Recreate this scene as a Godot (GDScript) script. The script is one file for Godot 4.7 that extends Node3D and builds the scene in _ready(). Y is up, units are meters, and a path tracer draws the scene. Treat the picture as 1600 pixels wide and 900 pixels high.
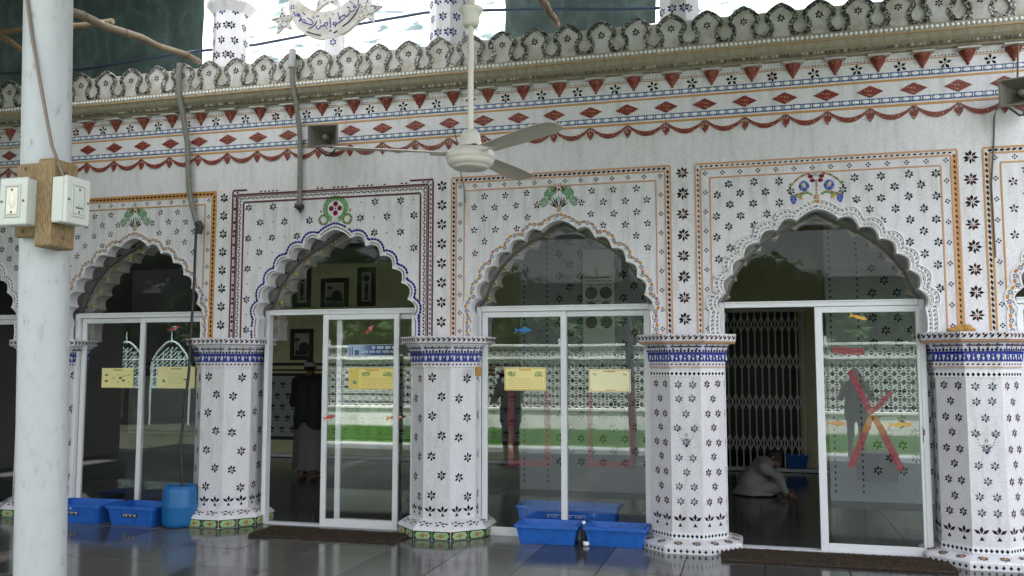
extends Node3D
# A mosque front covered in broken-china mosaic, seen from under the veranda roof.
# World: the face of the arcade wall is z = 0, x runs along it, the terrace floor is y = 0.

const COL_X := [-7.26, -5.085, -2.76, -0.535, 1.755, 4.02]
const ARCH_X := [-8.40, -6.13, -3.86, -1.645, 0.57, 2.86]
const COL_Z := -0.2
const GLASS_Z := -0.2

var M := {}
var rng := RandomNumberGenerator.new()
var used := {}


# ---------------------------------------------------------------- mesh builder
class MB:
	var v := PackedVector3Array()
	var c := PackedColorArray()
	var t := PackedVector2Array()
	var s := PackedInt32Array()
	var col := Color.WHITE
	var sg := -1
	var xf := Transform3D.IDENTITY

	func add(a: Vector3, b: Vector3, d: Vector3, ua := Vector2.ZERO, ub := Vector2.ZERO, ud := Vector2.ZERO):
		v.append(xf * a); v.append(xf * b); v.append(xf * d)
		c.append(col); c.append(col); c.append(col)
		t.append(ua); t.append(ub); t.append(ud)
		s.append(sg); s.append(sg); s.append(sg)

	# triangle that faces n (front faces run clockwise)
	func tri(a: Vector3, b: Vector3, d: Vector3, n: Vector3):
		if (b - a).cross(d - a).dot(n) > 0.0:
			add(a, d, b)
		else:
			add(a, b, d)

	func quad(a: Vector3, b: Vector3, d: Vector3, e: Vector3, n: Vector3):
		tri(a, b, d, n)
		tri(a, d, e, n)

	# upright picture quad: corners lower left, lower right, upper right, upper left, facing n, with uv
	func pic(a: Vector3, b: Vector3, d: Vector3, e: Vector3):
		add(a, e, d, Vector2(0, 1), Vector2(0, 0), Vector2(1, 0))
		add(a, d, b, Vector2(0, 1), Vector2(1, 0), Vector2(1, 1))

	func box(o: Vector3, z: Vector3, b := Basis.IDENTITY, ch := 0.0):
		var h := z * 0.5
		if ch <= 0.0:
			for ax in 3:
				for sgn in [-1.0, 1.0]:
					var n := Vector3.ZERO
					n[ax] = sgn
					var p := Vector3.ZERO
					var q := Vector3.ZERO
					p[(ax + 1) % 3] = h[(ax + 1) % 3]
					q[(ax + 2) % 3] = h[(ax + 2) % 3]
					var m := n * h[ax]
					quad(o + b * (m - p - q), o + b * (m + p - q), o + b * (m + p + q), o + b * (m - p + q), b * n)
			return
		# chamfered
		for ax in 3:
			var a1 := (ax + 1) % 3
			var a2 := (ax + 2) % 3
			for sgn in [-1.0, 1.0]:
				var n := Vector3.ZERO
				n[ax] = sgn
				var p := Vector3.ZERO
				var q := Vector3.ZERO
				p[a1] = h[a1] - ch
				q[a2] = h[a2] - ch
				var m := n * h[ax]
				quad(o + b * (m - p - q), o + b * (m + p - q), o + b * (m + p + q), o + b * (m - p + q), b * n)
				for sg2 in [-1.0, 1.0]:
					# edge between the faces ax and a1
					var n2 := Vector3.ZERO
					n2[a1] = sg2
					var q2 := Vector3.ZERO
					q2[a2] = h[a2] - ch
					var e1 := n * h[ax] + n2 * (h[a1] - ch)
					var e2 := n * (h[ax] - ch) + n2 * h[a1]
					quad(o + b * (e1 - q2), o + b * (e1 + q2), o + b * (e2 + q2), o + b * (e2 - q2), b * (n + n2))
		for sx in [-1.0, 1.0]:
			for sy in [-1.0, 1.0]:
				for sz in [-1.0, 1.0]:
					var k := Vector3(sx, sy, sz)
					tri(o + b * (k * (h - Vector3(0, ch, ch))), o + b * (k * (h - Vector3(ch, 0, ch))), o + b * (k * (h - Vector3(ch, ch, 0))), b * k)

	# outline in the xy plane, from z1 (front) back to z0
	func prism(poly: PackedVector2Array, z0: float, z1: float, back := false, bevel := 0.0):
		var idx := Geometry2D.triangulate_polygon(poly)
		var front := poly
		if bevel > 0.0:
			var ins := Geometry2D.offset_polygon(poly, -bevel)
			if ins.size() == 1 and ins[0].size() == poly.size():
				front = ins[0]
				# match the start
				var best := 0
				var bd := 1e9
				for i in front.size():
					var dd := front[i].distance_to(poly[0])
					if dd < bd:
						bd = dd
						best = i
				var rot := PackedVector2Array()
				var same := Geometry2D.is_polygon_clockwise(front) == Geometry2D.is_polygon_clockwise(poly)
				for i in front.size():
					rot.append(front[posmod(best + (i if same else -i), front.size())])
				front = rot
		var zf := z1
		var zs := z1 - (bevel if front != poly else 0.0)
		for i in range(0, idx.size(), 3):
			var a := front[idx[i]]
			var b := front[idx[i + 1]]
			var d := front[idx[i + 2]]
			tri(Vector3(a.x, a.y, zf), Vector3(b.x, b.y, zf), Vector3(d.x, d.y, zf), Vector3(0, 0, 1))
			if back:
				a = poly[idx[i]]; b = poly[idx[i + 1]]; d = poly[idx[i + 2]]
				tri(Vector3(a.x, a.y, z0), Vector3(b.x, b.y, z0), Vector3(d.x, d.y, z0), Vector3(0, 0, -1))
		var cw := Geometry2D.is_polygon_clockwise(poly)
		for i in poly.size():
			var j := (i + 1) % poly.size()
			var a := poly[i]
			var b := poly[j]
			var n2 := Vector2(b.y - a.y, a.x - b.x) * (-1.0 if cw else 1.0)
			var n := Vector3(n2.x, n2.y, 0)
			quad(Vector3(a.x, a.y, z0), Vector3(b.x, b.y, z0), Vector3(b.x, b.y, zs), Vector3(a.x, a.y, zs), n)
			if front != poly:
				quad(Vector3(a.x, a.y, zs), Vector3(b.x, b.y, zs), Vector3(front[j].x, front[j].y, zf), Vector3(front[i].x, front[i].y, zf), n + Vector3(0, 0, n.length()))

	func frame_at(dir: Vector3) -> Basis:
		var up := Vector3.UP if absf(dir.y) < 0.9 else Vector3.RIGHT
		var x := up.cross(dir).normalized()
		return Basis(x, dir.cross(x).normalized(), dir)

	func tube(pts: Array, r0: float, r1 := -1.0, n := 8, cap := true):
		if r1 < 0.0:
			r1 = r0
		var keep := sg
		var rings := []
		for i in pts.size():
			var d: Vector3 = (pts[mini(i + 1, pts.size() - 1)] - pts[maxi(i - 1, 0)]).normalized()
			var f := frame_at(d)
			var r := lerpf(r0, r1, float(i) / maxf(1.0, pts.size() - 1))
			var ring := []
			for k in n:
				var a := TAU * k / n
				ring.append(pts[i] + (f.x * cos(a) + f.y * sin(a)) * r)
			rings.append(ring)
		for i in pts.size() - 1:
			for k in n:
				var l := (k + 1) % n
				var mid: Vector3 = (pts[i] + pts[i + 1]) * 0.5
				quad(rings[i][k], rings[i][l], rings[i + 1][l], rings[i + 1][k], (rings[i][k] + rings[i + 1][l]) * 0.5 - mid)
		if cap:
			sg = -1
			for e in [0, pts.size() - 1]:
				var d: Vector3 = pts[0] - pts[1] if e == 0 else pts[e] - pts[e - 1]
				for k in n:
					tri(pts[e], rings[e][k], rings[e][(k + 1) % n], d)
			sg = keep

	# profile of Vector2(radius, height) about the y axis at o
	func lathe(o: Vector3, prof: Array, n := 24, a0 := 0.0, a1 := TAU, apothem := false):
		var k := 1.0 / cos(PI / n) if apothem else 1.0
		for i in prof.size() - 1:
			var p: Vector2 = prof[i]
			var q: Vector2 = prof[i + 1]
			if p.is_equal_approx(q):
				continue
			for j in n:
				var s0 := a0 + (a1 - a0) * j / n
				var s1 := a0 + (a1 - a0) * (j + 1) / n
				var e0 := Vector3(sin(s0), 0, cos(s0)) * k
				var e1 := Vector3(sin(s1), 0, cos(s1)) * k
				var up := Vector3.UP
				var rad := (e0 + e1).normalized()
				var nn := rad * (q.y - p.y) - up * (q.x - p.x)
				var A := o + e0 * p.x + up * p.y
				var B := o + e1 * p.x + up * p.y
				var C := o + e1 * q.x + up * q.y
				var D := o + e0 * q.x + up * q.y
				if p.x > 1e-5:
					tri(A, B, C, nn)
				if q.x > 1e-5:
					tri(A, C, D, nn)

	func ball(o: Vector3, r: Vector3, n := 8, m := 5):
		for i in m:
			var t0 := PI * i / m
			var t1 := PI * (i + 1) / m
			for j in n:
				var p0 := TAU * j / n
				var p1 := TAU * (j + 1) / n
				var f := func(th, ph): return Vector3(sin(th) * sin(ph), cos(th), sin(th) * cos(ph))
				var a: Vector3 = f.call(t0, p0)
				var b: Vector3 = f.call(t0, p1)
				var cc: Vector3 = f.call(t1, p1)
				var d: Vector3 = f.call(t1, p0)
				if i > 0:
					tri(o + a * r, o + b * r, o + cc * r, a + cc)
				if i < m - 1:
					tri(o + a * r, o + cc * r, o + d * r, a + cc)

	# a small inlaid lozenge in the xy plane: base b0 to tip b1, half width w, ridge h
	func chip(b0: Vector2, b1: Vector2, w: float, h: float, z := 0.0):
		var d := (b1 - b0)
		var pz := Vector2(-d.y, d.x).normalized() * w
		var m := b0 + d * 0.5
		var top := Vector3(m.x, m.y, z + h)
		var p := [b0, m + pz, b1, m - pz]
		for i in 4:
			var a: Vector2 = p[i]
			var b: Vector2 = p[(i + 1) % 4]
			tri(Vector3(a.x, a.y, z), Vector3(b.x, b.y, z), top, Vector3(0, 0, 1))

	# a rounded leaf or oval chip
	func oval(o: Vector2, rx: float, ry: float, h: float, rot := 0.0, z := 0.0, n := 8):
		var top := Vector3(o.x, o.y, z + h)
		for i in n:
			var a := Vector2(cos(TAU * i / n) * rx, sin(TAU * i / n) * ry).rotated(rot) + o
			var b := Vector2(cos(TAU * (i + 1) / n) * rx, sin(TAU * (i + 1) / n) * ry).rotated(rot) + o
			var a2 := a.lerp(o, 0.35)
			var b2 := b.lerp(o, 0.35)
			quad(Vector3(a.x, a.y, z), Vector3(b.x, b.y, z), Vector3(b2.x, b2.y, z + h), Vector3(a2.x, a2.y, z + h), Vector3(0, 0, 1))
			tri(Vector3(a2.x, a2.y, z + h), Vector3(b2.x, b2.y, z + h), top, Vector3(0, 0, 1))

	func mesh() -> ArrayMesh:
		var st := SurfaceTool.new()
		st.begin(Mesh.PRIMITIVE_TRIANGLES)
		for i in v.size():
			st.set_color(c[i])
			st.set_uv(t[i])
			st.set_smooth_group(s[i] if s[i] >= 0 else 4294967295)
			st.add_vertex(v[i])
		st.generate_normals()
		return st.commit()


# ---------------------------------------------------------------- nodes
func numbered(called: String) -> String:
	var n: int = used.get(called, 0)
	used[called] = n + 1
	return called if n == 0 else "%s_%03d" % [called, n]

func thing(called: String, label: String, category: String, at := Vector3.ZERO, turn := 0.0, group := "") -> Node3D:
	var o := Node3D.new()
	o.name = numbered(called)
	add_child(o, true)
	o.position = at
	o.rotation.y = turn
	tag(o, label, category, group)
	return o

func tag(o: Node, label: String, category: String, group := ""):
	o.set_meta("label", label)
	o.set_meta("category", category)
	if group:
		o.set_meta("group", group)

func obj(called: String, m, mat: Material, parent: Node = self) -> MeshInstance3D:
	var o := MeshInstance3D.new()
	o.mesh = m.mesh() if m is MB else m
	o.material_override = mat
	if parent == self:
		o.name = numbered(called)
	else:
		var k := "%s/%s" % [parent.get_instance_id(), called]
		var n: int = used.get(k, 0)
		used[k] = n + 1
		o.name = called if n == 0 else "%s_%03d" % [called, n]
	parent.add_child(o, true)
	return o

func struct(called: String, m, mat: Material, parent: Node = self) -> MeshInstance3D:
	var o := obj(called, m, mat, parent)
	if parent == self:
		o.set_meta("kind", "structure")
	return o

func stuff(o: Node) -> Node:
	o.set_meta("kind", "stuff")
	return o

func part(called: String, parent: Node, at := Vector3.ZERO) -> Node3D:
	var o := Node3D.new()
	var k := "%s/%s" % [parent.get_instance_id(), called]
	var n: int = used.get(k, 0)
	used[k] = n + 1
	o.name = called if n == 0 else "%s_%03d" % [called, n]
	o.position = at
	parent.add_child(o, true)
	return o

func dup(root: Node3D, at: Vector3, turn: float, label: String) -> Node3D:
	var r: Node3D = root.duplicate()
	r.name = numbered(String(root.name).trim_suffix("_001"))
	add_child(r, true)
	r.position = at
	r.rotation.y = turn
	r.set_meta("label", label)
	return r


# ---------------------------------------------------------------- materials
func lin(r: float, g: float, b: float, a := 1.0) -> Color:
	var k := Color(r, g, b).linear_to_srgb()
	k.a = a
	return k

func noise(kind: int, freq: float, sd: int, ramp: Array, size := 512, oct := 4, ret := -1) -> NoiseTexture2D:
	var n := FastNoiseLite.new()
	n.noise_type = kind
	n.frequency = freq
	n.seed = sd
	n.fractal_octaves = oct
	if kind == FastNoiseLite.TYPE_CELLULAR:
		n.fractal_type = FastNoiseLite.FRACTAL_NONE
		n.cellular_return_type = ret
		n.cellular_jitter = 1.0
	var t := NoiseTexture2D.new()
	t.noise = n
	t.width = size
	t.height = size
	t.seamless = true
	if ramp.size():
		var g := Gradient.new()
		var off := PackedFloat32Array()
		var cs := PackedColorArray()
		for r in ramp:
			off.append(r[0])
			cs.append(r[1])
		g.offsets = off
		g.colors = cs
		t.color_ramp = g
	return t

func mat(called: String, col: Color, rough := 0.6, metal := 0.0) -> StandardMaterial3D:
	var m := StandardMaterial3D.new()
	m.resource_name = called
	m.albedo_color = col
	m.roughness = rough
	m.metallic = metal
	M[called] = m
	return m

func tri_map(m: StandardMaterial3D, scale: float, world := true):
	m.uv1_triplanar = true
	m.uv1_world_triplanar = world
	m.uv1_scale = Vector3.ONE * scale

func bump(m: StandardMaterial3D, tex: Texture2D, cm: float):
	m.heightmap_enabled = true
	m.heightmap_texture = tex
	m.heightmap_scale = cm

func dirt(m: StandardMaterial3D, tex: Texture2D, scale: float):
	m.detail_enabled = true
	m.detail_blend_mode = BaseMaterial3D.BLEND_MODE_MUL
	m.detail_albedo = tex
	m.detail_uv_layer = BaseMaterial3D.DETAIL_UV_2
	m.uv2_triplanar = true
	m.uv2_world_triplanar = true
	m.uv2_scale = Vector3.ONE * scale

func make_materials():
	var g := func(x): return lin(x, x, x)
	var chips_h := noise(FastNoiseLite.TYPE_CELLULAR, 0.075, 3, [], 512, 1, FastNoiseLite.RETURN_DISTANCE2_SUB)
	var chips_a := noise(FastNoiseLite.TYPE_CELLULAR, 0.075, 3, [[0.0, g.call(0.88)], [0.5, g.call(0.95)], [1.0, g.call(1.0)]], 512, 1, FastNoiseLite.RETURN_CELL_VALUE)
	var soft := noise(FastNoiseLite.TYPE_SIMPLEX_SMOOTH, 0.012, 7, [[0.1, lin(0.88, 0.87, 0.85)], [0.5, g.call(0.97)], [1.0, g.call(1.0)]])
	var grime := noise(FastNoiseLite.TYPE_SIMPLEX_SMOOTH, 0.02, 17, [[0.15, lin(0.68, 0.63, 0.54)], [0.5, lin(0.88, 0.86, 0.82)], [0.85, g.call(1.0)]])
	var fine := noise(FastNoiseLite.TYPE_SIMPLEX_SMOOTH, 0.08, 5, [])

	var w := mat("china", lin(0.705, 0.685, 0.73), 0.32)
	w.albedo_texture = chips_a
	tri_map(w, 1.75)
	bump(w, chips_h, 0.11)
	dirt(w, noise(FastNoiseLite.TYPE_SIMPLEX_SMOOTH, 0.012, 61, [[0.1, lin(0.84, 0.83, 0.80)], [0.34, lin(0.95, 0.945, 0.935)], [0.55, g.call(1.0)]], 512, 5), 0.5)
	w.uv2_scale = Vector3(1.5, 0.22, 1.5)
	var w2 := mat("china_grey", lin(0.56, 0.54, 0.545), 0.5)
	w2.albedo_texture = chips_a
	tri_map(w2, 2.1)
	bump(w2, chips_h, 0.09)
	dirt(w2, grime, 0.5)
	var w4 := mat("cornice", lin(0.36, 0.325, 0.255), 0.6)
	w4.albedo_texture = chips_a
	tri_map(w4, 2.6)
	bump(w4, chips_h, 0.15)
	dirt(w4, grime, 0.9)
	w4.uv2_scale = Vector3(1.6, 0.8, 1.6)
	var inner := mat("inner_wall", lin(0.33, 0.365, 0.365), 0.5)
	inner.albedo_texture = chips_a
	tri_map(inner, 1.75)
	var cream := mat("cream_wall", lin(0.60, 0.58, 0.34), 0.45)
	cream.albedo_texture = soft
	tri_map(cream, 0.7)
	# inlaid pieces: colour per vertex, glazed
	var inlay := mat("inlay", Color.WHITE, 0.42)
	inlay.vertex_color_use_as_albedo = true
	inlay.metallic_specular = 0.22
	var inlay_d := mat("inlay_matt", Color.WHITE, 0.55)
	inlay_d.vertex_color_use_as_albedo = true
	var mirror := mat("mirror_chip", Color.WHITE, 0.25, 0.25)
	mirror.vertex_color_use_as_albedo = true
	var spark := noise(FastNoiseLite.TYPE_CELLULAR, 0.13, 9, [[0.0, lin(0.12, 0.012, 0.010)], [0.6, lin(0.19, 0.024, 0.016)], [0.92, lin(0.26, 0.05, 0.022)], [0.97, lin(0.5, 0.28, 0.16)]], 256, 1, FastNoiseLite.RETURN_CELL_VALUE)
	var red := mat("red_chip", Color.WHITE, 0.3)
	red.albedo_texture = spark
	tri_map(red, 3.0)
	bump(red, chips_h, 0.2)
	mat("orange", lin(0.48, 0.25, 0.085), 0.4)
	mat("peach", lin(0.54, 0.29, 0.17), 0.4)
	mat("maroon", lin(0.10, 0.015, 0.03), 0.35)
	mat("blue_tile", lin(0.02, 0.03, 0.26), 0.25)
	mat("bead_blue", lin(0.055, 0.095, 0.24), 0.3)
	mat("white_tile", lin(0.72, 0.73, 0.74), 0.25)

	var alu := mat("aluminium", lin(0.72, 0.73, 0.76), 0.35)
	alu.metallic_specular = 0.5
	mat("alu_dark", lin(0.10, 0.10, 0.10), 0.5)
	var white := Image.create(4, 4, false, Image.FORMAT_RGBA8)
	white.fill(Color.WHITE)
	var smear := noise(FastNoiseLite.TYPE_SIMPLEX_SMOOTH, 0.012, 71, [[0.2, Color(1, 1, 1, 0.78)], [0.8, Color(1, 1, 1, 1.0)]], 256, 4)
	var wave := noise(FastNoiseLite.TYPE_SIMPLEX_SMOOTH, 0.008, 72, [], 256, 1)
	for q in [["glass", 0.165], ["clear_glass", 0.022]]:
		var gl := mat(q[0], lin(0.80, 0.86, 0.85, q[1]), 0.0, 1.0)
		gl.albedo_texture = smear
		tri_map(gl, 0.9)
		gl.transparency = BaseMaterial3D.TRANSPARENCY_ALPHA
		bump(gl, wave, 0.006)
	var tape := mat("red_tape", lin(0.30, 0.012, 0.03, 0.62), 0.4)
	tape.albedo_texture = ImageTexture.create_from_image(white)
	tape.transparency = BaseMaterial3D.TRANSPARENCY_ALPHA
	var tape2 := mat("orange_tape", lin(0.45, 0.20, 0.04, 0.6), 0.4)
	tape2.albedo_texture = ImageTexture.create_from_image(white)
	tape2.transparency = BaseMaterial3D.TRANSPARENCY_ALPHA
	var tape3 := mat("pink_tape", lin(0.42, 0.05, 0.07, 0.22), 0.4)
	tape3.albedo_texture = ImageTexture.create_from_image(white)
	tape3.transparency = BaseMaterial3D.TRANSPARENCY_ALPHA

	var marble := mat("marble", lin(0.125, 0.122, 0.116), 0.10)
	marble.albedo_texture = noise(FastNoiseLite.TYPE_SIMPLEX_SMOOTH, 0.011, 21, [[0.2, g.call(0.8)], [0.48, g.call(0.97)], [0.52, g.call(0.86)], [0.8, g.call(1.0)]], 512, 6)
	tri_map(marble, 0.8)
	marble.vertex_color_use_as_albedo = true
	marble.roughness_texture = noise(FastNoiseLite.TYPE_SIMPLEX_SMOOTH, 0.02, 4, [[0.1, g.call(0.75)], [0.9, g.call(1.0)]], 256, 5)
	marble.roughness = 0.14
	var dull := mat("worn_marble", lin(0.085, 0.085, 0.084), 0.55)
	dull.albedo_texture = marble.albedo_texture
	tri_map(dull, 0.8)
	dull.vertex_color_use_as_albedo = true
	dull.metallic_specular = 0.3
	mat("grout", lin(0.045, 0.043, 0.04), 0.9)
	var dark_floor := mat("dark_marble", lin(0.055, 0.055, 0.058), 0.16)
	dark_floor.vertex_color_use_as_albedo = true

	var pole := mat("pole_paint", lin(0.335, 0.345, 0.36), 0.45)
	dirt(pole, noise(FastNoiseLite.TYPE_SIMPLEX_SMOOTH, 0.03, 31, [[0.0, lin(0.42, 0.38, 0.34)], [0.12, lin(0.74, 0.71, 0.68)], [0.22, g.call(0.94)], [0.5, g.call(1.0)]], 512, 6), 1.3)
	pole.uv2_scale = Vector3(2.2, 0.8, 2.2)
	var wood := mat("wood", lin(0.22, 0.145, 0.065), 0.65)
	wood.albedo_texture = noise(FastNoiseLite.TYPE_SIMPLEX, 0.02, 12, [[0.2, lin(0.5, 0.45, 0.4)], [0.6, g.call(1.0)]])
	wood.uv1_triplanar = true
	wood.uv1_scale = Vector3(18, 3, 18)
	bump(wood, fine, 0.1)
	var ivory := mat("ivory_plastic", lin(0.42, 0.43, 0.40), 0.4)
	mat("old_plastic", lin(0.58, 0.54, 0.47), 0.4)
	mat("screw", lin(0.10, 0.09, 0.07), 0.4, 0.7)
	mat("fan_white", lin(0.56, 0.53, 0.49), 0.35)
	mat("fan_blade", lin(0.50, 0.45, 0.40), 0.4)
	mat("black_rubber", lin(0.02, 0.02, 0.02), 0.5)
	mat("wire_brown", lin(0.14, 0.11, 0.09), 0.6)
	var pipe := mat("grey_pipe", lin(0.20, 0.20, 0.19), 0.55)
	pipe.albedo_texture = grime
	tri_map(pipe, 2.0)
	mat("horn_grey", lin(0.17, 0.155, 0.135), 0.5)
	mat("horn_dark", lin(0.03, 0.03, 0.03), 0.6)
	var bl := mat("blue_plastic", lin(0.014, 0.125, 0.52), 0.38)
	bl.albedo_texture = noise(FastNoiseLite.TYPE_SIMPLEX_SMOOTH, 0.02, 81, [[0.1, g.call(0.72)], [0.5, g.call(0.95)], [0.8, g.call(1.0)], [0.95, lin(1.0, 1.0, 1.0)]], 256, 5)
	tri_map(bl, 2.2)
	bl.roughness_texture = bl.albedo_texture
	bl.roughness = 0.5
	mat("barrel_blue", lin(0.008, 0.125, 0.34), 0.45)
	mat("white_print", lin(0.75, 0.76, 0.78), 0.6)
	mat("dark_print", lin(0.02, 0.025, 0.06), 0.6)
	var coir := mat("coir", lin(0.062, 0.042, 0.028), 0.95)
	coir.albedo_texture = noise(FastNoiseLite.TYPE_SIMPLEX, 0.06, 40, [[0.2, g.call(0.4)], [0.8, g.call(1.0)]], 256)
	tri_map(coir, 2.0)
	bump(coir, fine, 0.8)

	var tarp := mat("dark_tarp", lin(0.06, 0.095, 0.09), 0.8)
	tarp.albedo_texture = noise(FastNoiseLite.TYPE_SIMPLEX_SMOOTH, 0.014, 44, [[0.15, g.call(0.55)], [0.5, g.call(0.75)], [0.7, g.call(0.9)], [0.9, lin(1.0, 1.0, 1.0)]], 512, 6)
	var wrinkle := noise(FastNoiseLite.TYPE_SIMPLEX_SMOOTH, 0.010, 45, [[0.0, g.call(0.45)], [0.55, g.call(0.7)], [0.8, g.call(0.95)], [0.97, lin(1.0, 1.0, 1.0)]], 512, 5)
	wrinkle.noise.fractal_type = FastNoiseLite.FRACTAL_RIDGED
	tarp.albedo_texture = wrinkle
	tri_map(tarp, 0.5)
	tarp.uv1_scale = Vector3(0.55, 0.30, 0.5)
	bump(tarp, wrinkle, 3.0)
	tarp.backlight_enabled = true
	tarp.backlight = lin(0.10, 0.10, 0.10)
	var film := mat("plastic_film", lin(0.88, 0.89, 0.90), 0.7)
	film.albedo_texture = noise(FastNoiseLite.TYPE_SIMPLEX_SMOOTH, 0.012, 47, [[0.20, lin(0.10, 0.15, 0.16)], [0.30, lin(0.26, 0.36, 0.38)], [0.40, g.call(1.0)]], 512, 5)
	film.uv1_triplanar = true
	film.uv1_world_triplanar = true
	film.uv1_scale = Vector3(0.35, 1.1, 0.8)
	film.backlight_enabled = true
	film.backlight = Color(0.95, 0.95, 0.95)
	var bamboo := mat("bamboo", lin(0.20, 0.14, 0.08), 0.6)
	bamboo.albedo_texture = soft
	tri_map(bamboo, 3.0)
	mat("rope_blue", lin(0.03, 0.05, 0.09), 0.8)
	var tin := mat("tin_sheet", lin(0.20, 0.20, 0.19), 0.6)
	tin.albedo_texture = grime
	tri_map(tin, 0.4)

	var lawn := mat("lawn", lin(0.13, 0.28, 0.055), 0.95)
	lawn.albedo_texture = noise(FastNoiseLite.TYPE_SIMPLEX, 0.03, 50, [[0.2, g.call(0.65)], [0.8, g.call(1.0)]])
	tri_map(lawn, 0.5)
	mat("paving", lin(0.46, 0.47, 0.48), 0.4)
	mat("ground", lin(0.055, 0.06, 0.035), 0.95)
	mat("lattice", lin(0.62, 0.64, 0.62), 0.7)
	mat("lattice_teal", lin(0.62, 0.76, 0.76), 0.6)
	mat("plaster_dark", lin(0.14, 0.13, 0.12), 0.9)
	mat("plaster", lin(0.78, 0.77, 0.75), 0.8)
	var leaf := mat("leaf", Color.WHITE, 0.7)
	leaf.vertex_color_use_as_albedo = true
	leaf.backlight_enabled = true
	leaf.backlight = lin(0.3, 0.3, 0.3)
	mat("bark", lin(0.10, 0.075, 0.05), 0.9)
	var skin := mat("body", Color.WHITE, 0.75)
	skin.vertex_color_use_as_albedo = true
	mat("iron", lin(0.82, 0.80, 0.78), 0.45)
	mat("bench_dark", lin(0.02, 0.018, 0.016), 0.5)
	mat("rag", lin(0.42, 0.22, 0.06), 0.9)
	mat("gold", lin(0.70, 0.50, 0.14), 0.25, 0.5)
	mat("sticker", Color.WHITE, 0.5).vertex_color_use_as_albedo = true
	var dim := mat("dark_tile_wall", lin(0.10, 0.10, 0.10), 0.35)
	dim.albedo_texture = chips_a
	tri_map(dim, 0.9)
	mat("board_grey", lin(0.66, 0.70, 0.66), 0.5)


func _ready():
	rng.seed = 20240611
	# ---- camera
	var cam := Camera3D.new()
	cam.name = "camera"
	cam.position = Vector3(0, 1.55, 7.78)
	cam.basis = Basis(Vector3.UP, deg_to_rad(15.0)) * Basis(Vector3.RIGHT, deg_to_rad(4.95))
	cam.fov = 35.99
	cam.near = 0.05
	cam.far = 400.0
	add_child(cam)
	cam.current = true
	# ---- sky, exposure
	var sky := ProceduralSkyMaterial.new()
	sky.sky_top_color = Color(0.85, 0.87, 0.90)
	sky.sky_horizon_color = Color(0.92, 0.93, 0.94)
	sky.sky_curve = 0.2
	sky.ground_bottom_color = Color(0.35, 0.34, 0.30)
	sky.ground_horizon_color = Color(0.6, 0.6, 0.58)
	sky.sun_angle_max = 20.0
	sky.energy_multiplier = 1.1
	var env := Environment.new()
	env.background_mode = Environment.BG_SKY
	env.sky = Sky.new()
	env.sky.sky_material = sky
	env.tonemap_mode = Environment.TONE_MAPPER_LINEAR
	env.tonemap_exposure = 3.95
	env.sdfgi_enabled = true
	env.ssao_enabled = true
	env.ssil_enabled = true
	var we := WorldEnvironment.new()
	we.name = "world"
	we.environment = env
	add_child(we)
	# ---- sun behind thin cloud, high over the mosque roof
	var sun := DirectionalLight3D.new()
	sun.name = "sun"
	sun.light_energy = 1.6
	sun.light_color = Color(1.0, 0.98, 0.95)
	sun.light_angular_distance = 3.0
	sun.shadow_enabled = true
	sun.rotation_degrees = Vector3(-71, 200, 0)
	add_child(sun)

	make_materials()
	build_setting()
	build_facade()
	build_columns()
	build_glazing()
	build_interior()
	build_canopy()
	build_courtyard()
	build_veranda_things()
	build_floor_things()
	build_wall_things()
	build_glass_things()
	build_people()


# ---------------------------------------------------------------- setting
func build_setting():
	var m := MB.new()
	m.quad(Vector3(-150, -0.32, -150), Vector3(150, -0.32, -150), Vector3(150, -0.32, 150), Vector3(-150, -0.32, 150), Vector3.UP)
	struct("ground", m, M.ground)
	# terrace floor: a slab with marble tiles on it; the near row of tiles that shows large is built one by one
	m = MB.new()
	m.box(Vector3(-3.0, -0.16, 3.55), Vector3(16.0, 0.30, 7.5))
	var floor_o := struct("terrace_floor", m, M.grout)
	var step := 0.61
	var shared := []
	for k in 6:
		var b := MB.new()
		var tone: float = [0.55, 1.15, 0.85, 1.45, 0.42, 1.05][k]
		b.col = Color(tone, tone * 1.005, tone * 1.01)
		b.box(Vector3(0, -0.009, 0), Vector3(step - 0.006, 0.02, step - 0.006), Basis.IDENTITY, 0.002)
		shared.append(b.mesh())
	var far := MB.new()
	for iz in 12:
		for ix in 26:
			var p := Vector3(-10.6 + ix * step, 0.0, 0.08 + iz * step)
			if iz < 4 and p.x > -8.3 and p.x < 2.6:
				var t := obj("tile", shared[rng.randi() % 6], M.marble, floor_o)
				t.position = p + Vector3(0, rng.randf_range(-0.0006, 0.0006), 0)
				t.rotation = Vector3(rng.randf_range(-0.0025, 0.0025), 0, rng.randf_range(-0.0025, 0.0025))
			else:
				var tone := rng.randf_range(0.65, 1.1)
				far.col = Color(tone, tone, tone)
				far.quad(p + Vector3(-0.303, 0.001, -0.303), p + Vector3(0.303, 0.001, -0.303), p + Vector3(0.303, 0.001, 0.303), p + Vector3(-0.303, 0.001, 0.303), Vector3.UP)
	stuff(obj("tile_field", far, M.worn_marble, floor_o))
	# threshold and inside floor
	m = MB.new()
	m.box(Vector3(-3.0, -0.17, -3.4), Vector3(16.0, 0.30, 6.4))
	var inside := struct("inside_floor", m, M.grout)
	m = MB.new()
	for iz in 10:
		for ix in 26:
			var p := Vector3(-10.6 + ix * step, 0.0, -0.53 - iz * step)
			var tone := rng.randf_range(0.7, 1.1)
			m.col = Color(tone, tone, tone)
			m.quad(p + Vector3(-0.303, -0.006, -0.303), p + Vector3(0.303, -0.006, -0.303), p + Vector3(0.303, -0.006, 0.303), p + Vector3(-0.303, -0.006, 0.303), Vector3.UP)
	stuff(obj("tile_field", m, M.dark_marble, inside))


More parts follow.
